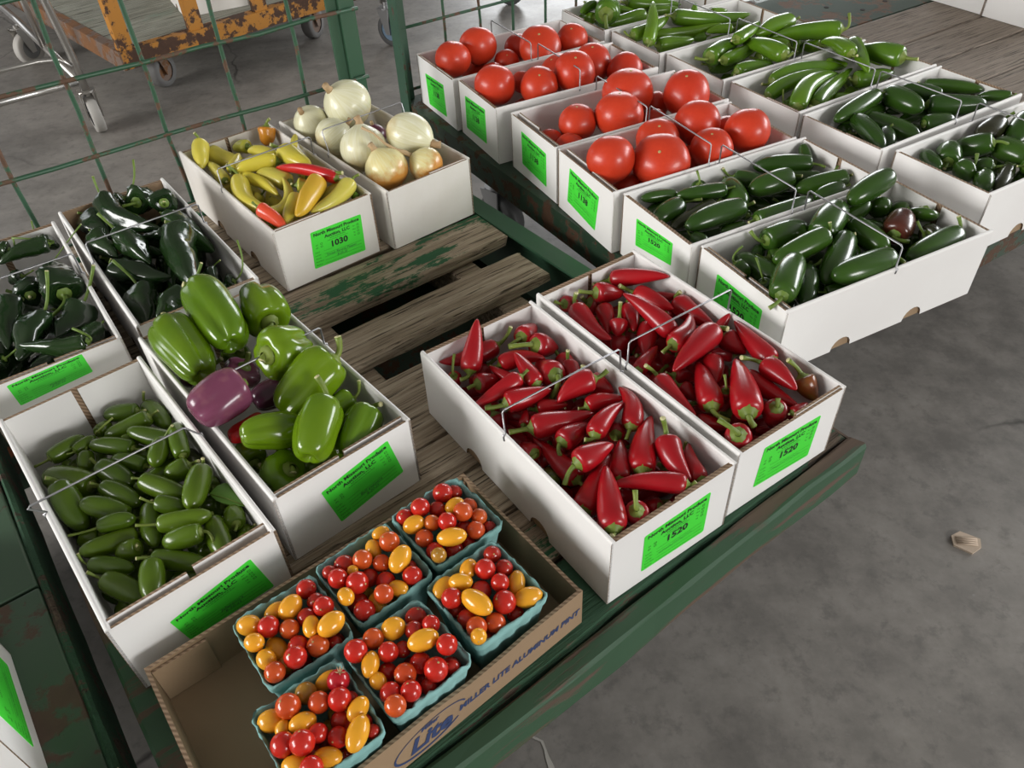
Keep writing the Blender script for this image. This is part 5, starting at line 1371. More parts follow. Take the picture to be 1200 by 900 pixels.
('bell', 'B', (-3510, 8081, 5025), (-3866, 8805, 5059), 3424, (-3534, 7974, 4997), -0.04, '', 'green bell pepper, stem facing viewer, back right of @', 174),
('bell', 'B', (-4908, 7982, 5162), (-4204, 7034, 5027), 3171, (-4884, 8039, 5314), -0.01, '', 'green bell pepper pointing down-right, back left of @', 175),
('bell', 'B', (-3348, 7163, 5201), (-3013, 7665, 5010), 3552, (-3391, 7075, 5194), 0.03, '', 'green bell pepper, stem facing viewer, middle right of @', 176),
('bell', 'B', (-3575, 6740, 5118), (-4091, 6264, 5044), 3124, (-3593, 6705, 5169), 0.02, 'purple', 'purple bell pepper pointing down-left, middle left of @', 178),
('bell', 'B', (-3840, 7553, 4716), (-4010, 7505, 4535), 2589, (-3761, 7633, 4893), -0.04, 'purple', 'purple bell pepper, stem facing viewer, middle centre of @', 179),
('bell', 'B', (-3153, 7189, 4614), (-3612, 6911, 4623), 2163, (-2997, 7222, 4622), 0.04, 'darkpurple', 'dark purple bell pepper pointing left, middle centre of @', 180),
('bell', 'B', (-2475, 7154, 5103), (-3116, 6595, 4678), 3324, (-2412, 7295, 5347), 0.03, '', 'green bell pepper pointing down-left, middle right of @', 181),
('bell', 'B', (-2869, 6230, 4735), (-3475, 5953, 4958), 2315, (-2737, 6243, 4837), 0.04, '', 'green bell pepper pointing left, front left of @', 182),
('bell', 'B', (-2497, 6393, 5039), (-2612, 5580, 4910), 2774, (-2582, 6567, 5318), 0.0, '', 'green bell pepper pointing down, front centre of @', 183),
('bell', 'B', (-2030, 6549, 4712), (-2263, 5848, 4581), 2524, (-1866, 6523, 4833), 0.04, '', 'green bell pepper pointing down-left, front right of @, lower one', 184),
('bell', 'B', (-2263, 6799, 4703), (-2517, 6653, 4691), 1719, (-2172, 6908, 4911), -0.05, '', 'green bell pepper pointing down-left, front right of @, upper one', 185),
('bell', 'B', (-2916, 5714, 4604), (-3213, 5766, 4361), 2929, (-2878, 5642, 4614), -0.05, '', 'green bell pepper, stem facing viewer, front left of @', 186),
('bell', 'B', (-3409, 6616, 4588), (-3791, 6283, 4629), 1466, (-3378, 6700, 4624), -0.05, 'red', 'bright red pepper pointing down-left, middle left of @', 187),
('bell', 'B', (-4095, 8142, 4493), (-4302, 8217, 4326), 2180, (-4026, 8081, 4585), -0.02, '', 'green bell pepper, stem facing viewer, back centre of @', 188),
('bell', 'B', (-4444, 7887, 4486), (-4879, 7780, 4405), 2508, (-4287, 7920, 4574), -0.03, 'darkpurple', 'dark purple bell pepper pointing left, back left of @', 189),
('bell', 'B', (-4374, 7512, 4466), (-4383, 7115, 4463), 2106, (-4402, 7678, 4496), -0.03, 'darkpurple', 'dark purple bell pepper, stem facing viewer, back left of @', 190),
('bell', 'B', (-3505, 6088, 4311), (-3721, 6451, 4266), 2121, (-3407, 6011, 4383), 0.01, '', 'green bell pepper, stem facing viewer, middle left of @', 191),
('bell', 'B', (-2453, 6356, 4323), (-2508, 5973, 4310), 2120, (-2434, 6493, 4362), -0.05, '', 'green bell pepper, stem facing viewer, front centre of @', 192),
('banana', 'Y', (-6003, 14004, 5018), (-5861, 13338, 4812), 1681, (-6088, 14085, 5196), 0.01, '', 'yellow banana pepper pointing down, back left of @', 193),
('banana', 'Y', (-5902, 14103, 4785), (-4924, 13557, 4747), 1795, (-6026, 14094, 4841), 0.1, '', 'yellow banana pepper pointing right, back centre of @', 194),
('banana', 'Y', (-5175, 14214, 4790), (-5543, 14439, 4676), 1404, (-5013, 14099, 4859), 0.02, 'greenish', 'greenish banana pepper pointing left, back centre of @', 195),
('banana', 'Y', (-4493, 13568, 4799), (-5141, 14006, 4792), 1421, (-4370, 13450, 4806), 0.1, '', 'yellow banana pepper pointing left, back centre of @', 196),
('banana', 'Y', (-4823, 14597, 5010), (-4884, 14423, 4689), 1785, (-4735, 14647, 5154), -0.02, 'orange', 'orange banana pepper pointing down, back right of @', 197),
('banana', 'Y', (-4294, 13531, 4981), (-3673, 12806, 5006), 1987, (-4529, 13567, 5110), 0.04, '', 'yellow banana pepper pointing down-right, middle right of @', 198),
('banana', 'Y', (-4144, 13712, 4964), (-4148, 14088, 5059), 740, (-4132, 13647, 4955), 0.0, '', 'yellow banana pepper pointing up, middle right of @', 199),
('banana', 'Y', (-5308, 12827, 4796), (-5876, 13704, 4758), 1228, (-5239, 12709, 4832), 0.02, '', 'yellow banana pepper pointing up-left, back left of @', 201),
('banana', 'Y', (-5223, 13098, 4860), (-5228, 13758, 4869), 1184, (-5207, 12936, 4866), 0.01, '', 'yellow banana pepper pointing up-right, back centre of @', 202),
('banana', 'Y', (-4396, 13182, 4938), (-5102, 12902, 4921), 1683, (-4186, 13252, 4976), 0.12, '', 'yellow banana pepper pointing left, middle centre of @, left one', 203),
('banana', 'Y', (-5074, 13024, 4754), (-4191, 12115, 4822), 1210, (-5154, 13132, 4773), -0.08, '', 'yellow banana pepper pointing down-right, middle left of @, upper one', 204),
('banana', 'Y', (-5002, 12719, 4868), (-4233, 11507, 4882), 1759, (-5210, 12849, 5099), 0.14, '', 'yellow banana pepper pointing down-right, middle left of @, lower one', 205),
('banana', 'Y', (-4344, 11333, 4891), (-4153, 12534, 4966), 1283, (-4297, 11220, 4889), 0.32, '', 'yellow banana pepper pointing up-right, front left of @', 206),
('banana', 'Y', (-4080, 12581, 4792), (-4744, 12987, 4834), 1777, (-3862, 12431, 4818), 0.05, '', 'yellow banana pepper pointing left, middle centre of @, right one', 207),
('banana', 'Y', (-3090, 12144, 5067), (-4340, 12903, 4963), 1198, (-2949, 12057, 5079), 0.05, 'red', 'long red pepper pointing left, front right of @', 208),
('banana', 'Y', (-4301, 11294, 5047), (-3837, 10951, 4799), 1299, (-4418, 11364, 5124), -0.04, 'redorange', 'red-orange pepper tip pointing down-right, front left of @', 209),
('banana', 'Y', (-3878, 12366, 4859), (-3591, 12402, 4767), 1482, (-3962, 12337, 4915), -0.02, 'greenish', 'greenish banana pepper pointing right, front centre of @', 210),
('banana', 'Y', (-3428, 12131, 5061), (-3643, 11035, 4995), 1877, (-2975, 12146, 5166), -0.02, 'orangetip', 'orange-blushed banana pepper pointing down-left, front centre of @', 211),
('banana', 'Y', (-3556, 12022, 4692), (-2885, 12277, 5002), 1793, (-3740, 11995, 4617), 0.1, '', 'yellow banana pepper pointing up-right, front right of @', 212),
('banana', 'Y', (-2841, 12094, 5027), (-3462, 11315, 4901), 1560, (-2695, 12197, 5093), -0.1, '', 'yellow banana pepper pointing down-left, front right of @', 213),
('banana', 'Y', (-3805, 11931, 4855), (-3860, 11083, 4835), 1431, (-3806, 12111, 4860), 0.03, '', 'yellow banana pepper pointing down-left, front left of @', 214),
('banana', 'Y', (-2767, 11936, 4774), (-2962, 12293, 4780), 775, (-2713, 11844, 4782), 0.04, 'green', 'small green pepper pointing up-left, front right of @', 216),
('banana', 'Y', (-4646, 12544, 4606), (-4776, 12403, 4537), 1080, (-4561, 12605, 4676), 0.03, '', 'yellow banana pepper pointing down-left, middle left of @', 217),
('banana', 'Y', (-4426, 12507, 4508), (-4296, 12268, 4478), 1082, (-4490, 12602, 4529), -0.04, '', 'yellow banana pepper pointing down-right, middle centre of @', 218),
('banana', 'Y', (-3871, 13296, 4540), (-4274, 13931, 4495), 1440, (-3772, 13124, 4561), 0.03, '', 'yellow banana pepper pointing up-left, middle right of @', 219),
('jalapeno', 'J1', (3224, 11504, 4902), (3289, 11666, 4529), 1502, (3178, 11615, 5112), 0.04, '', 'jalapeno pointing down, mid-length far side of @', 220),
('jalapeno', 'J1', (3636, 11330, 4896), (2765, 11226, 4876), 1522, (3795, 11332, 4933), -0.03, '', 'jalapeno pointing left, left end far side of @, right one', 221),
('jalapeno', 'J1', (2799, 11368, 4817), (2148, 11151, 4902), 1119, (2925, 11431, 4825), 0.01, '', 'jalapeno pointing left, left end far side of @, left one', 222),
('jalapeno', 'J1', (2821, 11076, 4791), (2305, 10635, 4768), 1865, (3176, 11069, 4871), 0.01, '', 'jalapeno pointing down-left, left end far side of @, right one', 223),
('jalapeno', 'J1', (2616, 11344, 4625), (2282, 11069, 4623), 1385, (2725, 11433, 4630), 0.01, '', 'jalapeno pointing down-left, left end far side of @, left one', 224),
('jalapeno', 'J1', (3407, 11109, 4741), (2557, 10491, 4719), 1558, (3532, 11222, 4779), -0.04, 'brown', 'brownish jalapeno pointing down-left, left end middle of @', 225),
('jalapeno', 'J1', (3788, 10766, 4859), (2730, 10232, 4855), 2092, (3969, 10763, 4944), 0.02, '', 'jalapeno pointing left, left end middle of @', 226),
('jalapeno', 'J1', (2848, 10178, 4727), (3053, 9982, 4727), 1069, (2749, 10252, 4897), 0.01, '', 'jalapeno pointing right, left end near side of @', 227),
('jalapeno', 'J1', (3949, 11975, 4754), (4465, 11815, 4707), 1684, (3733, 11964, 4945), 0.03, '', 'jalapeno pointing right, mid-length far side of @', 228),
('jalapeno', 'J1', (3810, 11782, 4717), (3881, 11012, 4737), 2213, (3784, 11976, 4763), 0.03, '', 'jalapeno pointing down-right, mid-length middle of @', 229),
('jalapeno', 'J1', (4873, 11728, 4841), (4060, 11404, 4797), 2182, (5053, 11672, 4869), -0.02, '', 'jalapeno pointing left, mid-length middle of @, upper one', 230),
('jalapeno', 'J1', (5373, 12155, 4837), (4345, 12223, 4809), 1767, (5600, 12051, 4812), 0.02, '', 'jalapeno pointing left, right end far side of @', 231),
('jalapeno', 'J1', (5375, 12266, 4666), (5360, 12731, 4952), 1174, (5405, 12127, 4598), 0.04, '', 'jalapeno pointing up, right end far side of @', 232),
('jalapeno', 'J1', (3926, 10403, 4827), (4997, 10950, 4827), 1820, (3780, 10322, 4828), 0.04, '', 'jalapeno pointing right, mid-length near side of @', 233),
('jalapeno', 'J1', (5466, 11855, 4725), (4513, 12021, 4717), 1414, (5769, 11927, 4892), -0.03, '', 'jalapeno pointing left, right end middle of @, left one', 234),
('jalapeno', 'J1', (3809, 10530, 4655), (3364, 10415, 4658), 1013, (3935, 10559, 4667), -0.05, '', 'jalapeno pointing left, left end near side of @', 235),
('jalapeno', 'J1', (4017, 11097, 4494), (3905, 11320, 4429), 1100, (4079, 11002, 4528), 0.02, '', 'jalapeno pointing left, mid-length middle of @, lower one', 236),
('jalapeno', 'J1', (5843, 11655, 4822), (4912, 11564, 4698), 1810, (5918, 11634, 4872), -0.03, '', 'jalapeno pointing left, right end middle of @, right one', 237),
('jalapeno', 'J1', (5661, 11359, 4771), (5112, 11104, 4751), 1566, (5822, 11416, 4804), 0.01, '', 'jalapeno pointing left, right end near side of @', 238),
('jalapeno', 'J2', (3858, 9658, 4906), (4644, 10047, 4848), 2144, (3609, 9716, 5058), -0.01, '', 'jalapeno pointing right, mid-length far side of @', 240),
('jalapeno', 'J2', (4705, 9465, 5081), (3801, 9064, 4921), 1865, (4736, 9534, 5245), -0.02, '', 'jalapeno pointing down-left, left end middle of @', 241),
('jalapeno', 'J2', (4697, 9671, 4940), (5278, 10469, 4989), 2506, (4528, 9479, 4939), -0.0, '', 'jalapeno pointing up-right, mid-length far side of @', 242),
('jalapeno', 'J2', (6170, 10871, 5223), (5334, 10335, 5090), 1987, (6132, 10882, 5324), 0.02, '', 'jalapeno pointing down-left, right end far side of @, upper one', 243),
('jalapeno', 'J2', (5792, 10675, 4864), (5157, 10279, 4684), 1726, (5906, 10744, 5029), -0.04, '', 'jalapeno pointing down-left, right end far side of @, lower one', 244),
('jalapeno', 'J2', (6063, 10772, 4816), (6026, 10531, 4703), 1927, (6050, 10789, 4924), -0.01, '', 'jalapeno, stem towards viewer, right end far side of @', 245),
('jalapeno', 'J2', (6509, 10582, 4722), (6275, 10807, 4620), 1739, (6660, 10508, 4819), -0.04, '', 'jalapeno pointing left, right end far side of @', 246),
('jalapeno', 'J2', (6574, 10273, 4921), (6533, 10158, 4770), 2408, (6671, 10103, 4823), 0.02, '', 'jalapeno, stem towards viewer, right end middle of @', 247),
('jalapeno', 'J2', (5871, 9674, 4858), (6240, 10251, 4879), 2358, (6066, 9549, 4810), 0.03, 'redbrown', 'red-brown jalapeno pointing up-right, right end middle of @', 248),
('jalapeno', 'J2', (6413, 9716, 4812), (6688, 9945, 4678), 1615, (6245, 9811, 5005), -0.01, 'brown', 'brownish jalapeno, stem towards viewer, right end middle of @', 249),
('jalapeno', 'J2', (6852, 9634, 4846), (5835, 9049, 4839), 2044, (6846, 9767, 5080), -0.01, '', 'jalapeno pointing down-left, right end near side of @', 250),
('jalapeno', 'J2', (5399, 10114, 4799), (5648, 9335, 4820), 2105, (5366, 10305, 4807), 0.0, '', 'jalapeno pointing down-right, mid-length middle of @, right one', 251),
('jalapeno', 'J2', (5499, 8926, 4973), (4459, 8475, 5010), 2182, (5663, 8812, 4937), -0.03, '', 'jalapeno pointing left, mid-length near side of @', 252),
('jalapeno', 'J2', (5112, 9657, 4874), (4425, 8593, 4823), 2107, (5236, 9639, 4944), -0.03, '', 'jalapeno pointing down-left, mid-length middle of @', 253),
('jalapeno', 'J2', (3629, 8073, 5014), (4126, 9006, 5034), 2216, (3421, 7917, 4933), -0.02, '', 'jalapeno pointing up, left end near side of @', 254),
('jalapeno', 'J2', (4321, 8976, 4781), (4020, 8131, 4809), 1790, (4409, 9152, 4781), -0.0, '', 'jalapeno pointing down, left end near side of @', 255),
('jalapeno', 'J2', (3864, 8926, 4719), (3397, 9565, 4724), 1942, (3956, 8774, 4719), -0.04, '', 'jalapeno pointing up-left, left end far side of @', 256),
('jalapeno', 'J2', (3574, 8682, 4835), (3698, 8709, 4579), 1253, (3462, 8875, 5135), 0.03, '', 'jalapeno pointing down, left end middle of @', 257),
('jalapeno', 'J2', (3255, 9131, 4876), (3468, 9013, 4686), 1334, (3367, 9250, 5095), 0.01, '', 'jalapeno pointing down-right, left end far side of @', 258),
('jalapeno', 'J2', (3893, 9477, 4708), (4237, 9503, 4679), 1432, (3697, 9497, 4755), -0.02, '', 'jalapeno pointing right, left end far side of @', 259),
('jalapeno', 'J2', (4450, 8514, 4714), (4807, 8571, 4712), 957, (4335, 8482, 4739), -0.04, '', 'jalapeno pointing right, left end near side of @', 260),
('jalapeno', 'J2', (5206, 9887, 4659), (5274, 9442, 4673), 1252, (5203, 10039, 4674), 0.03, '', 'jalapeno pointing down-right, mid-length middle of @, left one', 261),
('jalapeno', 'J2', (5666, 10339, 4617), (5959, 10028, 4612), 1621, (5540, 10513, 4644), -0.04, '', 'jalapeno pointing right, right end middle of @, left one', 262),
('jalapeno', 'J2', (3716, 9559, 4658), (3897, 9861, 4662), 1145, (3624, 9422, 4677), -0.04, '', 'jalapeno pointing up-right, left end far side of @', 263),
('jalapeno', 'J2', (6304, 10053, 4483), (6596, 10019, 4379), 1609, (6149, 10083, 4581), -0.04, '', 'jalapeno pointing right, right end middle of @, right one', 264),
('longgreen', 'C4', (5680, 15825, 4833), (7491, 16462, 4816), 1898, (5454, 15741, 4850), -0.08, '', 'long green chili pointing right, mid-length far side of @', 265),
('longgreen', 'C4', (5457, 15274, 4767), (7231, 16162, 4792), 1699, (5271, 15167, 4807), -0.1, '', 'long green chili pointing right, mid-length middle of @, left one', 266),
('longgreen', 'C4', (5825, 14487, 4828), (7231, 16040, 4822), 2015, (5634, 14286, 4871), -0.14, '', 'long green chili pointing up-right, mid-length middle of @, left one', 267),
('longgreen', 'C4', (6262, 14744, 4777), (7613, 16342, 4826), 1786, (6120, 14573, 4824), -0.02, '', 'long green chili pointing up-right, mid-length middle of @, right one', 268),
('longgreen', 'C4', (7490, 15853, 4778), (8437, 16101, 4800), 1923, (7337, 15834, 4846), 0.03, '', 'long green chili pointing right, right end middle of @', 269),
('longgreen', 'C4', (8570, 16186, 5075), (7864, 17155, 4936), 2388, (8777, 15932, 5118), 0.01, '', 'long green chili pointing left, right end middle of @', 270),
('longgreen', 'C4', (7469, 16284, 5167), (7182, 17356, 5065), 1802, (7522, 16091, 5204), 0.1, '', 'long green chili pointing left, right end far side of @', 271),
('longgreen', 'C4', (7810, 17141, 5123), (7633, 15609, 5014), 1646, (7760, 17130, 5199), -0.01, '', 'long green chili pointing down-right, right end middle of @', 272),
('longgreen', 'C4', (7161, 16702, 4823), (7693, 16822, 4741), 1426, (7009, 16679, 4882), 0.04, '', 'long green chili pointing right, right end far side of @', 273),
('longgreen', 'C4', (8141, 17282, 4843), (8416, 16633, 4767), 1383, (8122, 17418, 5080), -0.01, '', 'long green chili pointing down-right, right end far side of @', 274),
('longgreen', 'C4', (5764, 14981, 4668), (6035, 15424, 4673), 1010, (5726, 15160, 4952), 0.02, '', 'long green chili pointing up-right, left end middle of @', 275),
('longgreen', 'C4', (6912, 15467, 4520), (7586, 15631, 4505), 1552, (6705, 15391, 4529), 0.02, '', 'long green chili pointing right, mid-length middle of @, right one', 277),
('longgreen', 'C3', (6189, 16669, 5069), (5573, 17979, 4950), 2055, (6343, 16649, 5136), 0.03, '', 'long green chili pointing left, mid-length middle of @', 278),
('longgreen', 'C3', (6931, 18756, 5089), (5885, 18026, 5073), 2130, (7162, 18882, 5124), 0.03, '', 'long green chili pointing left, right end far side of @', 279),
('longgreen', 'C3', (7794, 17826, 5159), (6246, 18304, 4844), 2102, (7963, 18003, 5441), 0.05, '', 'long green chili pointing left, right end middle of @, upper one', 280),
('longgreen', 'C3', (6624, 17767, 4838), (5967, 18431, 4811), 1711, (6807, 17612, 4757), -0.01, '', 'long green chili pointing left, mid-length far side of @', 281),
('longgreen', 'C3', (7033, 18551, 4778), (6703, 17658, 4803), 1253, (6941, 18492, 4803), -0.04, '', 'long green chili pointing down, right end middle of @', 282),
('longgreen', 'C3', (7423, 17946, 4762), (7105, 18337, 4643), 1699, (7538, 17774, 4810), 0.0, '', 'long green chili pointing left, right end middle of @, lower one', 283),
('longgreen', 'C3', (5293, 17500, 5177), (6148, 18612, 5163), 1582, (5157, 17384, 5195), 0.03, '', 'long green chili pointing up-right, mid-length far side of @, second from left', 284),
('longgreen', 'C3', (5821, 17061, 4741), (5055, 16711, 4715), 1562, (5978, 17117, 4781), -0.03, '', 'long green chili pointing left, left end middle of @', 285),
('longgreen', 'C3', (4678, 17262, 4890), (5556, 18178, 4939), 2375, (4320, 17214, 4927), 0.0, '', 'long green chili pointing up-right, mid-length far side of @, first from left', 287),
('longgreen', 'C3', (5870, 17498, 4727), (6454, 17910, 4628), 1727, (5647, 17464, 4778), 0.02, '', 'long green chili pointing right, mid-length middle of @', 288),
('longgreen', 'C3', (4836, 17688, 4556), (5474, 17745, 4510), 1881, (4611, 17676, 4605), 0.04, '', 'long green chili pointing right, mid-length far side of @', 289),
('longgreen', 'C3', (5108, 16486, 4819), (6012, 16769, 4822), 1936, (5045, 16392, 4806), -0.04, '', 'long green chili pointing right, left end near side of @', 290),
('longgreen', 'C3', (4936, 17043, 4900), (6534, 18755, 4926), 1622, (4815, 16939, 4945), 0.05, '', 'long green chili pointing up-right, mid-length far side of @, third from left', 291),
('longgreen', 'C2', (3448, 18230, 4944), (3752, 19628, 5439), 1647, (3372, 18045, 4884), 0.03, '', 'long green chili pointing up, left end far side of @', 292),
('longgreen', 'C2', (3757, 19339, 4723), (5506, 19559, 4850), 1605, (3565, 19340, 4742), 0.04, '', 'long green chili pointing right, mid-length far side of @', 293),
('longgreen', 'C2', (3739, 18520, 4762), (4672, 18831, 4769), 1899, (3616, 18542, 4875), 0.02, '', 'long green chili pointing right, left end middle of @', 294),
('longgreen', 'C2', (3138, 18736, 4953), (4185, 19662, 5061), 1765, (2940, 18759, 5067), 0.05, '', 'long green chili pointing up-right, left end far side of @', 295),
('longgreen', 'C2', (4271, 19557, 5080), (6337, 20011, 4896), 2021, (4051, 19465, 5149), 0.06, '', 'long green chili pointing right, right end far side of @, left one', 296),
('longgreen', 'C2', (5711, 19391, 4778), (5045, 19239, 4773), 1262, (5860, 19411, 4809), 0.03, '', 'long green chili pointing left, mid-length middle of @, right one', 297),
('longgreen', 'C2', (4822, 19912, 4773), (4883, 19992, 5235), 1225, (4776, 19868, 4664), 0.03, '', 'long green chili pointing up, mid-length far side of @', 298),
('longgreen', 'C2', (5063, 19286, 4652), (4730, 19313, 4596), 1165, (5168, 19254, 4692), -0.01, '', 'long green chili pointing left, mid-length middle of @, left one', 299),
('longgreen', 'C2', (5382, 20250, 4926), (5837, 20396, 4869), 944, (5289, 20221, 4940), 0.01, '', 'long green chili pointing right, right end far side of @, right one', 300),
('longgreen', 'C1', (3778, 20751, 4753), (2704, 20223, 4727), 1811, (3937, 20798, 4772), 0.03, '', 'long green chili pointing left, left end middle of @', 302),
('longgreen', 'C1', (2656, 19947, 5086), (2832, 21255, 5076), 3233, (2653, 19599, 4794), 0.03, '', 'long green chili, stem towards viewer, left end far side of @', 303),
('longgreen', 'C1', (3409, 21411, 4882), (4884, 21511, 4740), 2002, (3224, 21350, 4937), 0.02, '', 'long green chili pointing right, mid-length far side of @, right one', 304),
('longgreen', 'C1', (2427, 20433, 4864), (2050, 20851, 4752), 1460, (2456, 20338, 4849), -0.01, '', 'long green chili pointing left, left end far side of @', 305),
('longgreen', 'C1', (3942, 21096, 4697), (4834, 21330, 4696), 1417, (3813, 21068, 4709), -0.01, '', 'long green chili pointing right, right end middle of @', 306),
('longgreen', 'C1', (2570, 20949, 4660), (2710, 20269, 4660), 1274, (2550, 21068, 4679), -0.01, '', 'long green chili pointing down-right, left end far side of @', 307),
('longgreen', 'C1', (3024, 21229, 4780), (3672, 21153, 4658), 1449, (2846, 21271, 4848), -0.05, '', 'long green chili pointing right, mid-length far side of @, left one', 308),
('longgreen', 'C1', (2463, 20956, 5037), (2071, 20393, 5020), 1426, (2200, 20941, 5110), 0.03, '', 'long green chili pointing down-left, left end far side of @', 309),
('jalapeno', 'J3', (7417, 14549, 4992), (6291, 13677, 4912), 1854, (7711, 14537, 5067), 0.0, '', 'jalapeno pointing down-left, left end far side of @', 310),
('jalapeno', 'J3', (7697, 14728, 4923), (8085, 13904, 4922), 2322, (7690, 14820, 4979), -0.01, '', 'jalapeno pointing down-right, mid-length middle of @', 311),
('jalapeno', 'J3', (8724, 14537, 4889), (8057, 14935, 4947), 1748, (8938, 14423, 4901), 0.0, '', 'jalapeno pointing left, right end far side of @', 312),
('jalapeno', 'J3', (8788, 15392, 4798), (9694, 14760, 4878), 1456, (8631, 15365, 4858), -0.01, '', 'jalapeno pointing right, right end middle of @', 314),
('jalapeno', 'J3', (8341, 14258, 4873), (9475, 14126, 4870), 2156, (8048, 14297, 4881), 0.03, '', 'jalapeno pointing right, right end near side of @', 315),
('jalapeno', 'J3', (9956, 14233, 4958), (9447, 14528, 4833), 1126, (10032, 14218, 5017), 0.04, '', 'jalapeno pointing left, right end near side of @', 316),
('jalapeno', 'J3', (7654, 14661, 4671), (6580, 14098, 4682), 1498, (7798, 14733, 4687), -0.01, '', 'jalapeno pointing left, mid-length far side of @, left one', 317),
('jalapeno', 'J3', (6740, 13789, 4867), (6822, 12576, 4828), 1747, (6745, 14014, 4880), -0.04, '', 'jalapeno pointing down-right, left end middle of @', 318),
('jalapeno', 'J3', (7084, 14002, 4757), (7777, 13177, 4759), 2142, (6907, 14143, 4771), 0.03, '', 'jalapeno pointing right, mid-length middle of @', 319),
('jalapeno', 'J3', (8051, 13663, 4752), (8698, 13786, 4768), 1880, (8039, 13565, 4734), 0.05, '', 'jalapeno pointing right, mid-length near side of @', 320),
('jalapeno', 'J3', (7196, 13409, 4757), (7024, 12853, 4734), 1650, (7336, 13441, 4880), -0.04, '', 'jalapeno pointing down, left end near side of @', 321),
('jalapeno', 'J3', (8515, 14446, 4630), (7772, 14089, 4600), 1351, (8670, 14543, 4675), 0.02, '', 'jalapeno pointing left, mid-length middle of @', 322),
('jalapeno', 'J3', (7988, 14529, 4632), (7689, 14562, 4622), 785, (8061, 14516, 4656), 0.03, '', 'jalapeno pointing left, mid-length far side of @, right one', 323),
('jalapeno', 'J3', (6781, 13970, 4512), (6626, 14212, 4505), 1210, (6856, 13844, 4543), 0.04, '', 'jalapeno pointing left, left end far side of @', 324),
('jalapeno', 'J4', (9228, 13198, 4921), (8629, 12755, 4878), 2131, (9491, 13257, 5074), -0.04, 'brown', 'brownish jalapeno pointing down-left, mid-length far side of @', 326),
('jalapeno', 'J4', (9804, 13276, 4939), (9201, 12622, 4741), 2633, (9957, 13451, 5047), -0.04, '', 'jalapeno pointing down-left, right end far side of @', 328),
('jalapeno', 'J4', (8718, 12391, 4942), (8217, 12767, 4663), 2089, (8952, 12296, 4927), -0.03, '', 'jalapeno pointing left, mid-length far side of @', 329),
('jalapeno', 'J4', (8929, 12620, 4765), (9250, 11922, 4775), 2305, (8790, 12896, 4787), 0.01, '', 'jalapeno pointing down-right, mid-length middle of @', 330),
('jalapeno', 'J4', (7803, 12072, 4760), (8105, 12655, 4772), 2382, (7706, 11946, 4712), -0.01, '', 'jalapeno, stem towards viewer, left end far side of @', 331),
('jalapeno', 'J4', (8065, 11786, 4783), (7836, 11702, 4690), 2223, (8172, 11900, 4996), 0.03, '', 'jalapeno, stem towards viewer, left end middle of @', 332),
('jalapeno', 'J4', (8536, 11860, 4740), (8249, 12023, 4675), 1716, (8883, 11812, 4776), -0.03, '', 'jalapeno pointing left, left end middle of @', 333),
('jalapeno', 'J4', (8233, 11549, 4766), (7984, 11081, 4733), 1671, (8297, 11729, 4791), 0.04, '', 'jalapeno pointing down, left end near side of @', 334),
('jalapeno', 'J4', (8849, 11928, 4677), (8265, 11184, 4668), 1481, (8922, 12099, 4686), -0.03, 'brown', 'brownish jalapeno pointing down-left, left end near side of @', 335),
('jalapeno', 'J4', (7517, 12372, 4799), (7549, 11819, 4795), 1359, (7527, 12443, 4800), 0.03, '', 'jalapeno pointing down-right, left end far side of @', 336),
('jalapeno', 'J4', (8997, 11702, 4803), (9227, 11781, 4703), 1488, (8809, 11654, 4839), -0.04, '', 'jalapeno, stem towards viewer, mid-length near side of @', 337),
('jalapeno', 'J4', (8678, 12726, 4563), (9038, 12846, 4477), 1577, (8547, 12672, 4647), -0.05, '', 'jalapeno pointing right, mid-length far side of @', 339),
('jalapeno', 'J4', (8980, 11662, 4473), (9426, 12117, 4493), 1508, (8889, 11555, 4469), -0.02, '', 'jalapeno pointing up-right, mid-length near side of @', 340),
('onion', 'O', (-3228, 15082, 5173), (-54, -33, 77), 4951, 1.0, '', 'white onion, back centre of @', 341),
('onion', 'O', (-3997, 14907, 4903), (-29, -47, 83), 3622, 1.0, 'brownbot', 'white onion with brown base, back left of @', 342),
('onion', 'O', (-3444, 14204, 4910), (79, 26, 56), 3700, 1.0, '', 'white onion, middle left of @, left one', 343),
('onion', 'O', (-2761, 13445, 4984), (-6, 40, 92), 4506, 1.0, '', 'white onion, middle left of @, right one', 344),
('onion', 'O', (-1876, 13591, 5135), (88, -43, -21), 4863, 1.2, '', 'white onion, front right of @', 345),
('onion', 'O', (-2283, 12759, 4880), (-45, 27, 85), 4058, 1.0, 'orangebot', 'white onion with orange base, front left of @', 346),
('onion', 'O', (-1567, 12913, 4839), (-82, 22, 53), 3297, 1.0, 'orangebot', 'white onion with orange base, front centre of @', 347),
('onion', 'O', (-2643, 14341, 4825), (-12, 5, 99), 2249, 1.0, 'purple', 'purple onion, middle centre of @', 348),
('tomato', 'T1', (-1146, 17723, 5009), (13, 12, 98), 4202, 1.0, '', 'red tomato, left end middle of @, left one', 349),
('tomato', 'T1', (-534, 18292, 5075), (19, 36, 91), 4412, 1.0, '', 'red tomato, left end far side of @', 350),
('tomato', 'T1', (107, 18210, 4692), (2, -56, 83), 2919, 1.0, '', 'red tomato, mid-length middle of @', 351),
('tomato', 'T1', (396, 18836, 4795), (-14, 7, 99), 3337, 1.0, '', 'red tomato, mid-length far side of @', 352),
('tomato', 'T1', (898, 18246, 5013), (-8, -48, 87), 4953, 0.85, '', 'red tomato, mid-length near side of @', 353),
('tomato', 'T1', (1681, 18760, 4925), (-5, -43, 90), 3933, 1.0, '', 'red tomato, right end middle of @', 354),
('tomato', 'T1', (-251, 17747, 4552), (-27, 22, 94), 3285, 1.0, '', 'red tomato, left end middle of @, right one', 355),
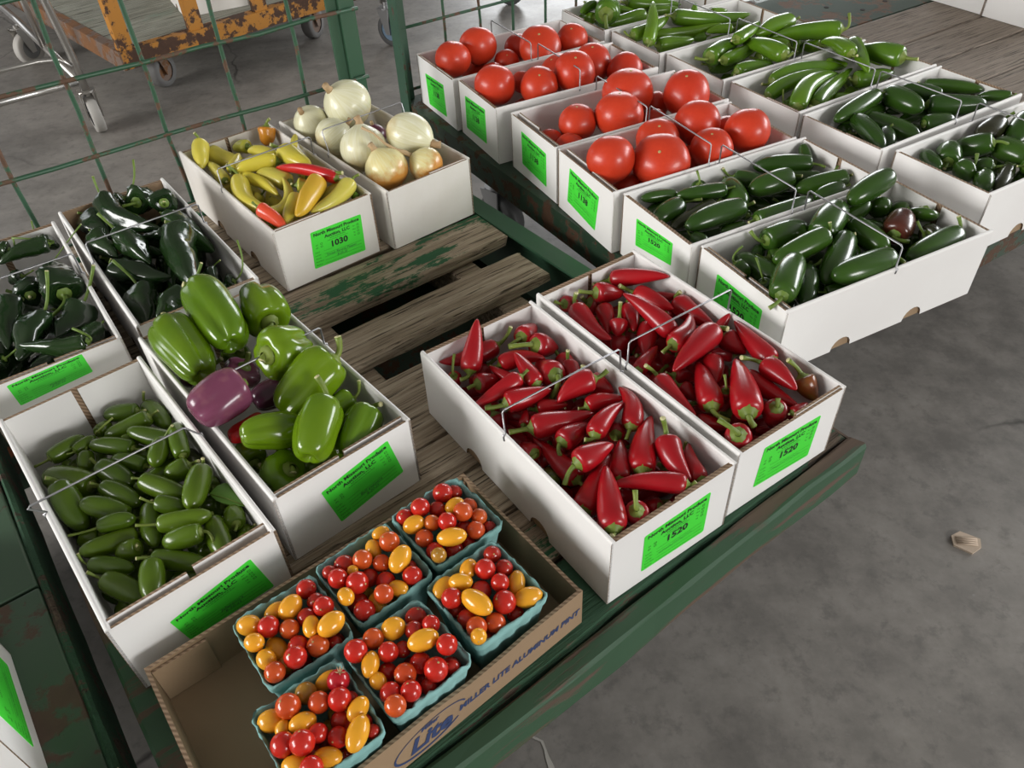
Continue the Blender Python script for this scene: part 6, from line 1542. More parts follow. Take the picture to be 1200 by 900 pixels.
('tomato', 'T2', (-193, 16071, 5007), (22, 33, 92), 4521, 1.0, '', 'red tomato, left end middle of @', 356),
('tomato', 'T2', (395, 16771, 4771), (4, 51, 86), 2494, 1.0, '', 'red tomato, mid-length far side of @, left one', 357),
('tomato', 'T2', (717, 15970, 4971), (4, -52, 85), 4173, 1.0, '', 'red tomato, mid-length middle of @', 358),
('tomato', 'T2', (1219, 16957, 4862), (-44, -10, 89), 4323, 0.9, '', 'red tomato, mid-length far side of @, right one', 359),
('tomato', 'T2', (1510, 16211, 5133), (1, -39, 92), 4539, 1.0, '', 'red tomato, mid-length near side of @', 360),
('tomato', 'T2', (2017, 17212, 4947), (-6, -25, 97), 4389, 1.0, '', 'red tomato, right end middle of @', 361),
('tomato', 'T3', (1377, 14281, 4878), (-2, -9, 100), 3861, 1.0, '', 'red tomato, left end middle of @, right one', 362),
('tomato', 'T3', (2200, 14262, 5006), (1, 7, 100), 4725, 1.0, '', 'red tomato, mid-length near side of @', 363),
('tomato', 'T3', (2525, 15166, 5049), (5, 1, 100), 5193, 1.0, '', 'red tomato, mid-length far side of @', 364),
('tomato', 'T3', (3683, 14985, 5055), (-16, -29, 94), 4861, 1.0, '', 'red tomato, right end near side of @', 365),
('tomato', 'T3', (3154, 15445, 4650), (-15, 21, 97), 3018, 1.0, '', 'red tomato, right end middle of @, upper one', 366),
('tomato', 'T3', (834, 14075, 4610), (33, 46, 83), 2711, 1.0, '', 'red tomato, left end middle of @, left one', 367),
('tomato', 'T3', (1200, 13669, 4659), (38, 23, 90), 2944, 1.0, '', 'red tomato, left end near side of @', 368),
('tomato', 'T3', (3016, 14743, 4596), (-30, 49, 82), 2812, 1.0, '', 'red tomato, right end middle of @, lower one', 369),
('tomato', 'T4', (1793, 12275, 5083), (6, 39, 92), 4441, 1.0, '', 'red tomato, left end middle of @, upper one', 370),
('tomato', 'T4', (2693, 12279, 4973), (-25, -57, 79), 4917, 0.9, '', 'red tomato, mid-length near side of @, left one', 371),
('tomato', 'T4', (2782, 13170, 4923), (-4, -31, 95), 4328, 1.0, '', 'red tomato, mid-length far side of @', 372),
('tomato', 'T4', (3605, 13572, 5064), (10, 50, 86), 4543, 1.0, '', 'red tomato, right end far side of @, left one', 373),
('tomato', 'T4', (4441, 13075, 5093), (-3, 39, 92), 4352, 1.0, '', 'red tomato, right end near side of @', 374),
('tomato', 'T4', (3667, 12609, 5004), (-16, -25, 95), 3863, 1.0, '', 'red tomato, mid-length near side of @, right one', 375),
('tomato', 'T4', (4226, 13809, 4776), (-35, 21, 91), 2898, 1.0, '', 'red tomato, right end far side of @, right one', 376),
('tomato', 'T4', (3434, 13058, 4568), (-10, 2, 99), 3012, 1.0, '', 'red tomato, mid-length middle of @', 377),
('tomato', 'T4', (2179, 12471, 4453), (-5, 2, 100), 2923, 1.0, '', 'red tomato, left end middle of @, lower one', 378),
('cherry', 'bk_a', (-1063, 5171, 4645), (-31, -56, 77), 1181, 1, 'r', 'round red cherry tomato, back right of @, left one', 379),
('cherry', 'bk_a', (-941, 5276, 4514), (90, 9, 43), 956, 1, 'd', 'round red cherry tomato, back right of @, right one', 380),
('cherry', 'bk_a', (-1306, 4947, 4685), (-93, -4, 38), 1123, 1, 'r', 'round red cherry tomato, back left of @, right one', 381),
('cherry', 'bk_a', (-1126, 4978, 4593), (-62, 6, 78), 978, 1, 'd', 'round red cherry tomato, back centre of @', 382),
('cherry', 'bk_a', (-773, 5045, 4526), (54, 51, 67), 1049, 1, 'o', 'round orange-red cherry tomato, middle right of @, right one', 383),
('cherry', 'bk_a', (-822, 4837, 4704), (-58, 63, 53), 1115, 1, 'o', 'round orange-red cherry tomato, middle right of @, left one', 384),
('cherry', 'bk_a', (-1487, 4885, 4594), (-23, -20, 95), 1032, 1, 'r', 'round red cherry tomato, back left of @, left one', 385),
('cherry', 'bk_a', (-1371, 4735, 4652), (85, 53, 8), 1026, 1.25, 'y', 'oblong yellow-orange cherry tomato, middle left of @', 386),
('cherry', 'bk_a', (-1172, 4754, 4640), (-84, 46, 29), 950, 1, 'g', 'round blushing orange cherry tomato, middle left of @', 387),
('cherry', 'bk_a', (-993, 4713, 4703), (10, 44, 89), 1066, 1, 'r', 'round red cherry tomato, middle centre of @', 388),
('cherry', 'bk_a', (-926, 4992, 4633), (83, 55, 9), 852, 1.4, 'y', 'oblong yellow-orange cherry tomato, middle right of @', 389),
('cherry', 'bk_a', (-648, 4842, 4595), (-74, 17, 65), 954, 1, 'g', 'round blushing orange cherry tomato, front right of @', 390),
('cherry', 'bk_a', (-683, 4650, 4602), (-31, 85, 42), 1048, 1, 'o', 'round orange-red cherry tomato, front right of @', 391),
('cherry', 'bk_a', (-941, 4512, 4688), (99, 9, 6), 1047, 1.6, 'y', 'oblong yellow-orange cherry tomato, front centre of @', 392),
('cherry', 'bk_a', (-1255, 4582, 4597), (-64, -49, 59), 1045, 1, 'o', 'round orange-red cherry tomato, middle left of @', 393),
('cherry', 'bk_a', (-1133, 4427, 4559), (18, -74, 64), 1031, 1, 'r', 'round red cherry tomato, front left of @', 394),
('cherry', 'bk_a', (-933, 4487, 4477), (37, 83, 42), 1114, 1, 'd', 'round red cherry tomato, front centre of @, third from top', 395),
('cherry', 'bk_a', (-1077, 4293, 4673), (-10, -37, 93), 872, 1, 'v', 'round olive-tinged cherry tomato, front left of @', 396),
('cherry', 'bk_a', (-824, 4756, 4519), (-9, 85, 51), 955, 1, 'd', 'round red cherry tomato, front centre of @, first from top', 397),
('cherry', 'bk_a', (-541, 4758, 4480), (9, -92, 38), 874, 1, 'd', 'round red cherry tomato, front right of @', 398),
('cherry', 'bk_a', (-771, 4581, 4458), (47, -60, 65), 825, 1, 'd', 'round red cherry tomato, front centre of @, second from top', 399),
('cherry', 'bk_b', (-1624, 4510, 4668), (-48, -5, 88), 1157, 1, 'o', 'round orange-red cherry tomato, middle right of @', 401),
('cherry', 'bk_b', (-1738, 4660, 4631), (89, 45, 10), 754, 1.35, 'y', 'oblong yellow-orange cherry tomato, back right of @, upper one', 402),
('cherry', 'bk_b', (-1808, 4484, 4585), (38, -92, 6), 889, 1.4, 'y', 'oblong yellow-orange cherry tomato, back right of @, lower one', 403),
('cherry', 'bk_b', (-1900, 4312, 4645), (-52, -19, 83), 1099, 1, 'o', 'round orange-red cherry tomato, back centre of @', 404),
('cherry', 'bk_b', (-2116, 4327, 4531), (-74, -3, 68), 1182, 1, 'd', 'round red cherry tomato, back left of @, right one', 405),
('cherry', 'bk_b', (-1704, 4292, 4588), (-85, 0, 53), 984, 1, 'o', 'round orange-red cherry tomato, middle centre of @', 406),
('cherry', 'bk_b', (-1490, 4273, 4673), (38, 92, 6), 1132, 1.5, 'y', 'oblong yellow-orange cherry tomato, middle right of @', 407),
('cherry', 'bk_b', (-2133, 4079, 4658), (-64, 56, 53), 1077, 1, 'r', 'round red cherry tomato, middle left of @, first from top', 408),
('cherry', 'bk_b', (-1921, 4011, 4662), (82, -43, 38), 1215, 1, 'r', 'round red cherry tomato, middle left of @, second from top', 409),
('cherry', 'bk_b', (-1991, 4173, 4646), (4, 71, 70), 616, 1.0, 'y', 'oblong yellow-orange cherry tomato, middle left of @, upper one', 410),
('cherry', 'bk_b', (-1832, 4166, 4510), (-19, -64, 75), 1016, 1, 'd', 'round red cherry tomato, middle centre of @', 411),
('cherry', 'bk_b', (-1648, 4088, 4539), (-22, 85, 49), 1069, 1, 'r', 'round red cherry tomato, front centre of @', 412),
('cherry', 'bk_b', (-1359, 4103, 4601), (-95, -9, 31), 1071, 1, 'r', 'round red cherry tomato, front right of @, second from top', 413),
('cherry', 'bk_b', (-1940, 3905, 4443), (70, -67, 25), 1163, 1, 'd', 'round red cherry tomato, middle left of @, third from top', 414),
('cherry', 'bk_b', (-2016, 3833, 4691), (52, -85, 9), 880, 1.2, 'y', 'oblong yellow-orange cherry tomato, middle left of @, lower one', 415),
('cherry', 'bk_b', (-1724, 3866, 4471), (49, -87, 6), 941, 1.5, 'y', 'oblong yellow-orange cherry tomato, front left of @', 416),
('cherry', 'bk_b', (-1634, 3863, 4658), (-75, 28, 60), 1050, 1, 'o', 'round orange-red cherry tomato, front centre of @', 417),
('cherry', 'bk_b', (-1830, 3732, 4580), (-79, -3, 61), 1134, 1, 'r', 'round red cherry tomato, front left of @', 418),
('cherry', 'bk_b', (-1324, 4144, 4417), (-71, -51, 49), 903, 1, 'd', 'round red cherry tomato, front right of @, third from top', 419),
('cherry', 'bk_b', (-1412, 4274, 4491), (-69, 23, 68), 879, 1, 'd', 'round red cherry tomato, front right of @, first from top', 420),
('cherry', 'bk_b', (-1501, 3972, 4574), (91, -39, 12), 880, 1.3, 'y', 'oblong yellow-orange cherry tomato, front centre of @', 421),
('cherry', 'bk_b', (-2251, 4203, 4592), (-51, 42, 75), 805, 1, 'd', 'round red cherry tomato, back left of @, left one', 422),
('cherry', 'bk_c', (-509, 4335, 4570), (23, -53, 82), 998, 1, 'd', 'round red cherry tomato, back right of @', 423),
('cherry', 'bk_c', (-582, 4081, 4679), (-68, 69, 23), 1116, 1, 'r', 'round red cherry tomato, back centre of @', 424),
('cherry', 'bk_c', (-763, 4132, 4620), (40, 91, 9), 900, 1.35, 'y', 'oblong yellow-orange cherry tomato, back centre of @', 425),
('cherry', 'bk_c', (-385, 4152, 4570), (47, -6, 88), 982, 1, 'd', 'round red cherry tomato, middle right of @', 426),
('cherry', 'bk_c', (-432, 3926, 4648), (2, 82, 57), 992, 1, 'r', 'round red cherry tomato, middle centre of @, right one', 427),
('cherry', 'bk_c', (-258, 3968, 4559), (9, 99, 7), 918, 1.6, 'y', 'oblong yellow-orange cherry tomato, middle right of @', 428),
('cherry', 'bk_c', (-1029, 3950, 4563), (56, 83, 7), 1026, 1.4, 'y', 'oblong yellow-orange cherry tomato, back left of @, left one', 429),
('cherry', 'bk_c', (-839, 3948, 4670), (99, -12, 8), 923, 1.4, 'y', 'oblong yellow-orange cherry tomato, back left of @, right one', 430),
('cherry', 'bk_c', (-632, 3887, 4570), (-63, -41, 66), 1137, 1, 'd', 'round red cherry tomato, middle centre of @, left one', 431),
('cherry', 'bk_c', (-929, 3767, 4658), (44, 49, 75), 1113, 1, 'r', 'round red cherry tomato, middle left of @, first from top', 432),
('cherry', 'bk_c', (-671, 3684, 4691), (76, -65, 5), 1144, 1.7, 'y', 'oblong yellow-orange cherry tomato, middle left of @', 433),
('cherry', 'bk_c', (-393, 3715, 4615), (-63, -16, 76), 1245, 1, 'r', 'round red cherry tomato, front centre of @, upper one', 434),
('cherry', 'bk_c', (-147, 3781, 4574), (97, 23, 7), 1074, 1.45, 'y', 'oblong yellow-orange cherry tomato, front right of @', 435),
('cherry', 'bk_c', (-784, 3607, 4505), (-89, 17, 43), 1067, 1, 'd', 'round red cherry tomato, middle left of @, fourth from top', 436),
('cherry', 'bk_c', (-679, 3456, 4602), (65, -67, 36), 1083, 1, 'o', 'round orange-red cherry tomato, front left of @', 437),
('cherry', 'bk_c', (-493, 3528, 4538), (-61, -40, 68), 1081, 1, 'o', 'round orange-red cherry tomato, front centre of @', 438),
('cherry', 'bk_c', (-654, 3298, 4697), (2, -92, 39), 830, 1.0, 'y', 'oblong yellow-orange cherry tomato, front left of @', 439),
('cherry', 'bk_c', (-290, 3690, 4416), (55, -27, 79), 967, 1, 'd', 'round red cherry tomato, front centre of @, lower one', 440),
('cherry', 'bk_c', (-600, 3448, 4403), (-97, -20, 17), 874, 1, 'd', 'round red cherry tomato, front left of @', 441),
('cherry', 'bk_c', (-844, 3810, 4339), (-6, -7, 100), 836, 1, 'd', 'round red cherry tomato, middle left of @, third from top', 442),
('cherry', 'bk_c', (-907, 3741, 4472), (-4, -2, 100), 831, 1, 'd', 'round red cherry tomato, middle left of @, second from top', 443),
('cherry', 'bk_d', (-2471, 4013, 4593), (87, -6, 49), 1067, 1, 'r', 'round red cherry tomato, back right of @', 444),
('cherry', 'bk_d', (-2770, 3802, 4533), (72, 69, 8), 907, 1.4, 'y', 'oblong yellow-orange cherry tomato, back centre of @, left one', 445),
('cherry', 'bk_d', (-2589, 3779, 4634), (44, 90, 7), 1116, 1.3, 'y', 'oblong yellow-orange cherry tomato, back centre of @, right one', 446),
('cherry', 'bk_d', (-2348, 3860, 4583), (-5, -50, 86), 958, 1, 'd', 'round red cherry tomato, middle right of @, second from left', 447),
('cherry', 'bk_d', (-2231, 3735, 4683), (-4, -75, 66), 1082, 1, 'r', 'round red cherry tomato, middle right of @, third from left', 448),
('cherry', 'bk_d', (-2986, 3612, 4610), (100, -2, 8), 1065, 1.2, 'y', 'oblong yellow-orange cherry tomato, back left of @', 449),
('cherry', 'bk_d', (-2771, 3568, 4637), (-19, 45, 87), 1129, 1, 'r', 'round red cherry tomato, middle left of @', 450),
('cherry', 'bk_d', (-2565, 3550, 4605), (-56, -72, 41), 1023, 1, 'o', 'round orange-red cherry tomato, middle centre of @', 451),
('cherry', 'bk_d', (-2412, 3677, 4582), (-82, 35, 45), 1047, 1, 'd', 'round red cherry tomato, middle right of @, first from left', 452),
('cherry', 'bk_d', (-2333, 3530, 4660), (9, -99, 7), 853, 1.45, 'y', 'oblong yellow-orange cherry tomato, middle right of @', 453),
('cherry', 'bk_d', (-2120, 3512, 4715), (71, 70, 8), 1128, 1.35, 'y', 'oblong yellow-orange cherry tomato, front right of @', 454),
('cherry', 'bk_d', (-2872, 3386, 4662), (95, -30, 10), 944, 1.1, 'y', 'oblong yellow-orange cherry tomato, middle left of @, first from left', 455),
('cherry', 'bk_d', (-2689, 3392, 4487), (59, -80, 6), 1101, 1.4, 'y', 'oblong yellow-orange cherry tomato, middle left of @, third from left', 456),
('cherry', 'bk_d', (-2460, 3384, 4551), (-64, 3, 77), 1073, 1, 'r', 'round red cherry tomato, front centre of @, upper one', 457),
('cherry', 'bk_d', (-2252, 3353, 4588), (-25, -12, 96), 1132, 1, 'o', 'round orange-red cherry tomato, front centre of @', 458),
('cherry', 'bk_d', (-2734, 3224, 4612), (66, -75, 8), 956, 1.2, 'y', 'oblong yellow-orange cherry tomato, middle left of @, second from left', 459),
('cherry', 'bk_d', (-2565, 3216, 4504), (19, 31, 93), 922, 1, 'v', 'round olive-tinged cherry tomato, front left of @', 460),
('cherry', 'bk_d', (-2435, 3203, 4666), (-30, -27, 91), 1147, 1, 'r', 'round red cherry tomato, front centre of @, lower one', 461),
('cherry', 'bk_d', (-2616, 3073, 4639), (-37, -76, 54), 1036, 1, 'o', 'round orange-red cherry tomato, front left of @', 462),
('cherry', 'bk_d', (-2154, 3514, 4349), (-92, 18, 34), 1123, 1, 'd', 'round red cherry tomato, front right of @, left one', 463),
('cherry', 'bk_d', (-2109, 3426, 4501), (-15, -45, 88), 739, 1, 'd', 'round red cherry tomato, front right of @, right one', 464),
('cherry', 'bk_e', (-1305, 3639, 4527), (27, 36, 89), 1153, 1, 'd', 'round red cherry tomato, back right of @, upper one', 466),
('cherry', 'bk_e', (-1131, 3486, 4655), (-26, 63, 73), 920, 1, 'r', 'round red cherry tomato, middle right of @', 467),
('cherry', 'bk_e', (-1305, 3453, 4612), (12, -87, 48), 960, 1, 'd', 'round red cherry tomato, back right of @, lower one', 468),
('cherry', 'bk_e', (-1508, 3469, 4640), (89, 44, 12), 1154, 1.1, 'y', 'oblong yellow-orange cherry tomato, back centre of @', 469),
('cherry', 'bk_e', (-1696, 3363, 4645), (72, 62, 33), 1078, 1, 'o', 'round orange-red cherry tomato, back left of @', 470),
('cherry', 'bk_e', (-1844, 3213, 4698), (-83, 50, 24), 1162, 1, 'r', 'round red cherry tomato, back left of @', 471),
('cherry', 'bk_e', (-1534, 3205, 4662), (-81, 12, 57), 1028, 1, 'r', 'round red cherry tomato, middle centre of @, first from left', 472),
('cherry', 'bk_e', (-1197, 3291, 4696), (94, 35, 6), 1072, 1.5, 'y', 'oblong yellow-orange cherry tomato, middle right of @', 473),
('cherry', 'bk_e', (-960, 3222, 4711), (-61, -30, 74), 1066, 1, 'r', 'round red cherry tomato, front right of @, first from top', 474),
('cherry', 'bk_e', (-1695, 3083, 4666), (-4, -100, 7), 883, 1.6, 'y', 'oblong yellow-orange cherry tomato, middle left of @, upper one', 475),
('cherry', 'bk_e', (-1553, 3069, 4513), (-18, 13, 98), 1005, 1, 'r', 'round red cherry tomato, middle left of @', 476),
('cherry', 'bk_e', (-1233, 3135, 4543), (95, -6, 32), 1079, 1, 'r', 'round red cherry tomato, middle centre of @, third from left', 477),
('cherry', 'bk_e', (-1362, 2987, 4621), (-78, -43, 45), 1098, 1, 'o', 'round orange-red cherry tomato, front centre of @', 478),
('cherry', 'bk_e', (-1066, 3008, 4643), (29, 8, 95), 1196, 1, 'r', 'round red cherry tomato, front centre of @, first from top', 479),
('cherry', 'bk_e', (-953, 3161, 4373), (-60, -4, 80), 1089, 1, 'd', 'round red cherry tomato, front right of @, third from top', 480),
('cherry', 'bk_e', (-1487, 2810, 4619), (42, 76, 50), 1049, 1, 'r', 'round red cherry tomato, front left of @, left one', 481),
('cherry', 'bk_e', (-1290, 2799, 4662), (-22, 26, 94), 1012, 1, 'r', 'round red cherry tomato, front left of @, right one', 482),
('cherry', 'bk_e', (-1418, 2642, 4708), (-92, 33, 20), 1030, 1, 'o', 'round orange-red cherry tomato, front left of @', 483),
('cherry', 'bk_e', (-1412, 3286, 4556), (17, -92, 36), 840, 1, 'd', 'round red cherry tomato, middle centre of @, second from left', 484),
('cherry', 'bk_e', (-1616, 2935, 4623), (67, -72, 18), 802, 1.2, 'y', 'oblong yellow-orange cherry tomato, middle left of @, lower one', 486),
('cherry', 'bk_e', (-1150, 2926, 4484), (-28, 76, 58), 836, 1, 'd', 'round red cherry tomato, front centre of @, third from top', 487),
('cherry', 'bk_e', (-925, 3084, 4535), (-49, -1, 87), 780, 1, 'd', 'round red cherry tomato, front right of @, second from top', 488),
('cherry', 'bk_e', (-1210, 3039, 4393), (-96, -4, 29), 780, 1, 'd', 'round red cherry tomato, front centre of @, second from top', 489),
('cherry', 'bk_f', (-2294, 2866, 4595), (29, 73, 62), 1054, 1, 'v', 'round olive-tinged cherry tomato, back centre of @', 490),
('cherry', 'bk_f', (-2120, 3009, 4533), (81, 59, 7), 907, 1.45, 'y', 'oblong yellow-orange cherry tomato, back right of @', 491),
('cherry', 'bk_f', (-1986, 2940, 4660), (27, 26, 93), 1100, 1, 'x', 'dark red cherry tomato with dry calyx, back right of @', 492),
('cherry', 'bk_f', (-2416, 2706, 4681), (-41, -3, 91), 1199, 1, 'o', 'round orange-red cherry tomato, back centre of @', 493),
('cherry', 'bk_f', (-2143, 2742, 4651), (98, -8, 17), 1044, 1, 'o', 'round orange-red cherry tomato, middle centre of @', 494),
('cherry', 'bk_f', (-1940, 2735, 4702), (14, 96, 24), 1111, 1, 'r', 'round red cherry tomato, middle right of @, second from top', 495),
('cherry', 'bk_f', (-2589, 2635, 4556), (99, 5, 9), 1089, 1.2, 'y', 'oblong yellow-orange cherry tomato, back left of @', 496),
('cherry', 'bk_f', (-2454, 2535, 4608), (36, 91, 19), 680, 1.2, 'y', 'oblong yellow-orange cherry tomato, middle left of @', 497),
('cherry', 'bk_f', (-2269, 2563, 4637), (94, 33, 8), 963, 1.35, 'y', 'oblong yellow-orange cherry tomato, middle centre of @', 498),
('cherry', 'bk_f', (-1766, 2646, 4671), (50, 86, 9), 910, 1.4, 'y', 'oblong yellow-orange cherry tomato, front right of @, upper one', 499),
('cherry', 'bk_f', (-2410, 2368, 4651), (81, -53, 27), 1156, 1, 'r', 'round red cherry tomato, middle left of @, left one', 500),
('cherry', 'bk_f', (-2211, 2333, 4750), (-13, 50, 86), 1158, 1, 'r', 'round red cherry tomato, middle left of @, right one', 501),
('cherry', 'bk_f', (-2115, 2464, 4629), (-80, -49, 34), 923, 1, 'r', 'round red cherry tomato, middle centre of @', 502),
('cherry', 'bk_f', (-1936, 2430, 4600), (-31, -71, 63), 977, 1, 'r', 'round red cherry tomato, front centre of @, upper one', 503),
('cherry', 'bk_f', (-1941, 2614, 4531), (47, 47, 74), 1037, 1, 'd', 'round red cherry tomato, middle right of @, third from top', 504),
('cherry', 'bk_f', (-1740, 2411, 4697), (25, 97, 6), 1007, 1.7, 'y', 'oblong yellow-orange cherry tomato, front right of @, lower one', 505),
('cherry', 'bk_f', (-2185, 2342, 4467), (59, -14, 80), 1065, 1, 'd', 'round red cherry tomato, front left of @, upper one', 506),
('cherry', 'bk_f', (-2006, 2260, 4598), (99, -8, 7), 898, 1.5, 'y', 'oblong yellow-orange cherry tomato, front centre of @', 507),
('cherry', 'bk_f', (-2277, 2196, 4603), (99, -13, 8), 956, 1.4, 'y', 'oblong yellow-orange cherry tomato, front left of @', 508),
('cherry', 'bk_f', (-1729, 2594, 4513), (-68, -63, 37), 784, 1, 'd', 'round red cherry tomato, front right of @, upper one', 509),
('cherry', 'bk_f', (-1636, 2490, 4542), (-62, 60, 50), 682, 1, 'd', 'round red cherry tomato, front right of @, lower one', 510),
('cherry', 'bk_f', (-1875, 2811, 4547), (-82, 6, 58), 740, 1, 'd', 'round red cherry tomato, middle right of @, first from top', 511),
('cherry', 'bk_f', (-2110, 2133, 4697), (69, -47, 55), 1063, 1, 'r', 'round red cherry tomato, front left of @, lower one', 512),
('cherry', 'bk_f', (-1911, 2337, 4384), (3, 12, 99), 842, 1, 'd', 'round red cherry tomato, front centre of @, lower one', 514),
('chili', 'R1', (734, 7279, 3889), (1030, 6633, 3983), 1536, (663, 7460, 3896), 0.02, '', 'red chili pepper half buried under others in the @', 517),
('chili', 'R1', (1117, 5456, 4052), (1877, 5783, 3778), 1605, (994, 5385, 4151), -0.02, '', 'red chili pepper half buried under others in the @', 518),
('chili', 'R1', (1239, 6445, 3868), (416, 6112, 4080), 1514, (1378, 6488, 3851), 0.08, '', 'red chili pepper half buried under others in the @', 519),
('chili', 'R1', (-536, 7428, 3870), (-1176, 7235, 4101), 1408, (-363, 7496, 3847), -0.07, '', 'red chili pepper half buried under others in the @', 523),
('chili', 'R1', (-272, 7152, 3890), (373, 6915, 4021), 1463, (-412, 7211, 3887), 0.08, '', 'red chili pepper half buried under others in the @', 527),
('chili', 'R1', (772, 6875, 4145), (413, 6226, 4034), 1637, (844, 7021, 4180), 0.06, '', 'red chili pepper half buried under others in the @', 529),
('chili', 'R1', (112, 7131, 3923), (394, 8020, 3920), 1572, (51, 6925, 3925), 0.09, '', 'red chili pepper half buried under others in the @', 530),
('chili', 'R1', (1551, 5428, 3905), (690, 5194, 3969), 1581, (1720, 5452, 3898), -0.05, '', 'red chili pepper half buried under others in the @', 532),
('chili', 'R1', (704, 5318, 4165), (363, 5987, 3776), 1499, (767, 5193, 4282), -0.06, '', 'red chili pepper half buried under others in the @', 533),
('chili', 'R1', (307, 5145, 4279), (276, 5953, 3760), 1486, (305, 5019, 4374), 0.09, '', 'red chili pepper half buried under others in the @', 536),
('chili', 'R1', (703, 6184, 3884), (290, 6689, 4003), 1420, (803, 6036, 3875), -0.09, '', 'red chili pepper half buried under others in the @', 537),
('chili', 'R1', (938, 6202, 4102), (1485, 5576, 4087), 1444, (844, 6348, 4106), -0.1, '', 'red chili pepper half buried under others in the @', 542),
('chili', 'R1', (-1136, 7325, 3897), (-487, 7863, 3775), 1518, (-1165, 7259, 3962), -0.09, '', 'red chili pepper half buried under others in the @', 546),
('chili', 'R1', (406, 6702, 3910), (614, 7336, 3989), 1747, (358, 6552, 3913), 0.04, '', 'red chili pepper half buried under others in the @', 548),
('chili', 'R1', (523, 6557, 3891), (1366, 6567, 3777), 1483, (327, 6562, 3915), -0.09, '', 'red chili pepper half buried under others in the @', 549),
('chili', 'R1', (1966, 5507, 3939), (1218, 5107, 3840), 1507, (2026, 5500, 3964), -0.07, '', 'red chili pepper half buried under others in the @', 550),
('chili', 'R1', (301, 5802, 4070), (1068, 5632, 4325), 1699, (93, 5885, 4054), -0.02, '', 'red chili pepper half buried under others in the @', 552),
('chili', 'R1', (-577, 6537, 4097), (-480, 7448, 4246), 1769, (-557, 6342, 4074), 0.02, '', 'red chili pepper half buried under others in the @', 554),
('chili', 'R1', (261, 6524, 3884), (-309, 7002, 3919), 1487, (393, 6447, 3884), 0.04, '', 'red chili pepper half buried under others in the @', 557),
('chili', 'R1', (-403, 6794, 3929), (191, 6231, 3783), 1597, (-534, 6945, 4003), -0.07, '', 'red chili pepper half buried under others in the @', 560),
('chili', 'R2', (2090, 7498, 3901), (1569, 7954, 3909), 1626, (2224, 7414, 3946), 0.01, '', 'red chili pepper half buried under others in the @', 561),
('chili', 'R2', (1682, 8312, 3921), (2399, 8002, 3782), 1475, (1561, 8390, 3993), -0.04, '', 'red chili pepper half buried under others in the @', 563),
('chili', 'R2', (2224, 6994, 3989), (2894, 6925, 3867), 1782, (2021, 7016, 4029), 0.1, '', 'red chili pepper half buried under others in the @', 564),
('chili', 'R2', (3253, 6663, 3955), (2792, 6056, 3814), 1652, (3356, 6847, 3995), -0.04, '', 'red chili pepper half buried under others in the @', 565),
('chili', 'R2', (1840, 8053, 3878), (1019, 8017, 3910), 1452, (2019, 8070, 3897), 0.05, '', 'red chili pepper half buried under others in the @', 568),
('chili', 'R2', (3511, 6289, 3882), (2909, 6296, 4227), 1756, (3674, 6270, 3815), 0.07, '', 'red chili pepper half buried under others in the @', 569),
('chili', 'R2', (1308, 8666, 4235), (1920, 9012, 4080), 1643, (1159, 8551, 4296), -0.05, '', 'red chili pepper half buried under others in the @', 570),
('chili', 'R2', (1739, 7780, 4235), (2438, 7839, 3883), 1536, (1593, 7774, 4325), 0.06, '', 'red chili pepper half buried under others in the @', 571),
('chili', 'R2', (3702, 6372, 4162), (3026, 7003, 4055), 1727, (3807, 6355, 4223), -0.0, '', 'red chili pepper half buried under others in the @', 576),
('chili', 'R2', (1920, 7563, 4120), (1399, 6905, 3769), 1454, (2047, 7690, 4185), -0.07, '', 'red chili pepper half buried under others in the @', 577),
('chili', 'R2', (2947, 7616, 4000), (2249, 7927, 3795), 1599, (3077, 7551, 4064), -0.05, '', 'red chili pepper half buried under others in the @', 578),
('chili', 'R2', (2843, 6453, 3993), (3259, 7203, 3782), 1632, (2767, 6262, 4070), -0.04, '', 'red chili pepper half buried under others in the @', 579),
('chili', 'R2', (1088, 8921, 3899), (1866, 9388, 4141), 1774, (909, 8859, 3851), 0.05, '', 'red chili pepper half buried under others in the @', 580),
('chili', 'R2', (2679, 7910, 4094), (2200, 7438, 3770), 1423, (2805, 7981, 4172), 0.08, '', 'red chili pepper half buried under others in the @', 585),
('chili', 'R2', (1331, 8523, 4092), (1115, 7958, 3776), 1789, (1407, 8727, 4191), 0.05, '', 'red chili pepper half buried under others in the @', 587),
('chili', 'R2', (1805, 8462, 4122), (2614, 8319, 3774), 1585, (1602, 8522, 4198), 0.03, '', 'red chili pepper half buried under others in the @', 591),
('chili', 'R2', (1736, 8689, 4079), (1284, 8011, 3777), 1729, (1852, 8817, 4181), 0.02, '', 'red chili pepper half buried under others in the @', 593),
('chili', 'R2', (2110, 6833, 4138), (1430, 6907, 3783), 1657, (2300, 6854, 4245), -0.08, '', 'red chili pepper half buried under others in the @', 594),
('chili', 'R2', (2867, 6934, 4149), (2267, 6493, 3780), 1682, (2990, 7056, 4267), -0.06, '', 'red chili pepper half buried under others in the @', 597),
('chili', 'R2', (2942, 6062, 4141), (2522, 6713, 3781), 1562, (2997, 5909, 4224), -0.07, '', 'red chili pepper half buried under others in the @', 598),
('chili', 'R2', (3049, 7432, 3952), (2419, 7070, 3794), 1809, (3120, 7478, 4015), 0.06, '', 'red chili pepper half buried under others in the @', 600),
('jalapeno', 'J', (-4872, 5281, 4137), (-4731, 5681, 3818), 1417, (-4907, 5125, 4249), 0.1, '', 'jalapeno half buried under others in the @', 609),
('jalapeno', 'J', (-5965, 5955, 3921), (-5643, 5451, 3880), 1483, (-6029, 6133, 3958), -0.03, '', 'jalapeno half buried under others in the @', 618),
('jalapeno', 'J', (-5166, 6210, 4085), (-4870, 5803, 3807), 1436, (-5261, 6292, 4208), -0.07, '', 'jalapeno half buried under others in the @', 629),
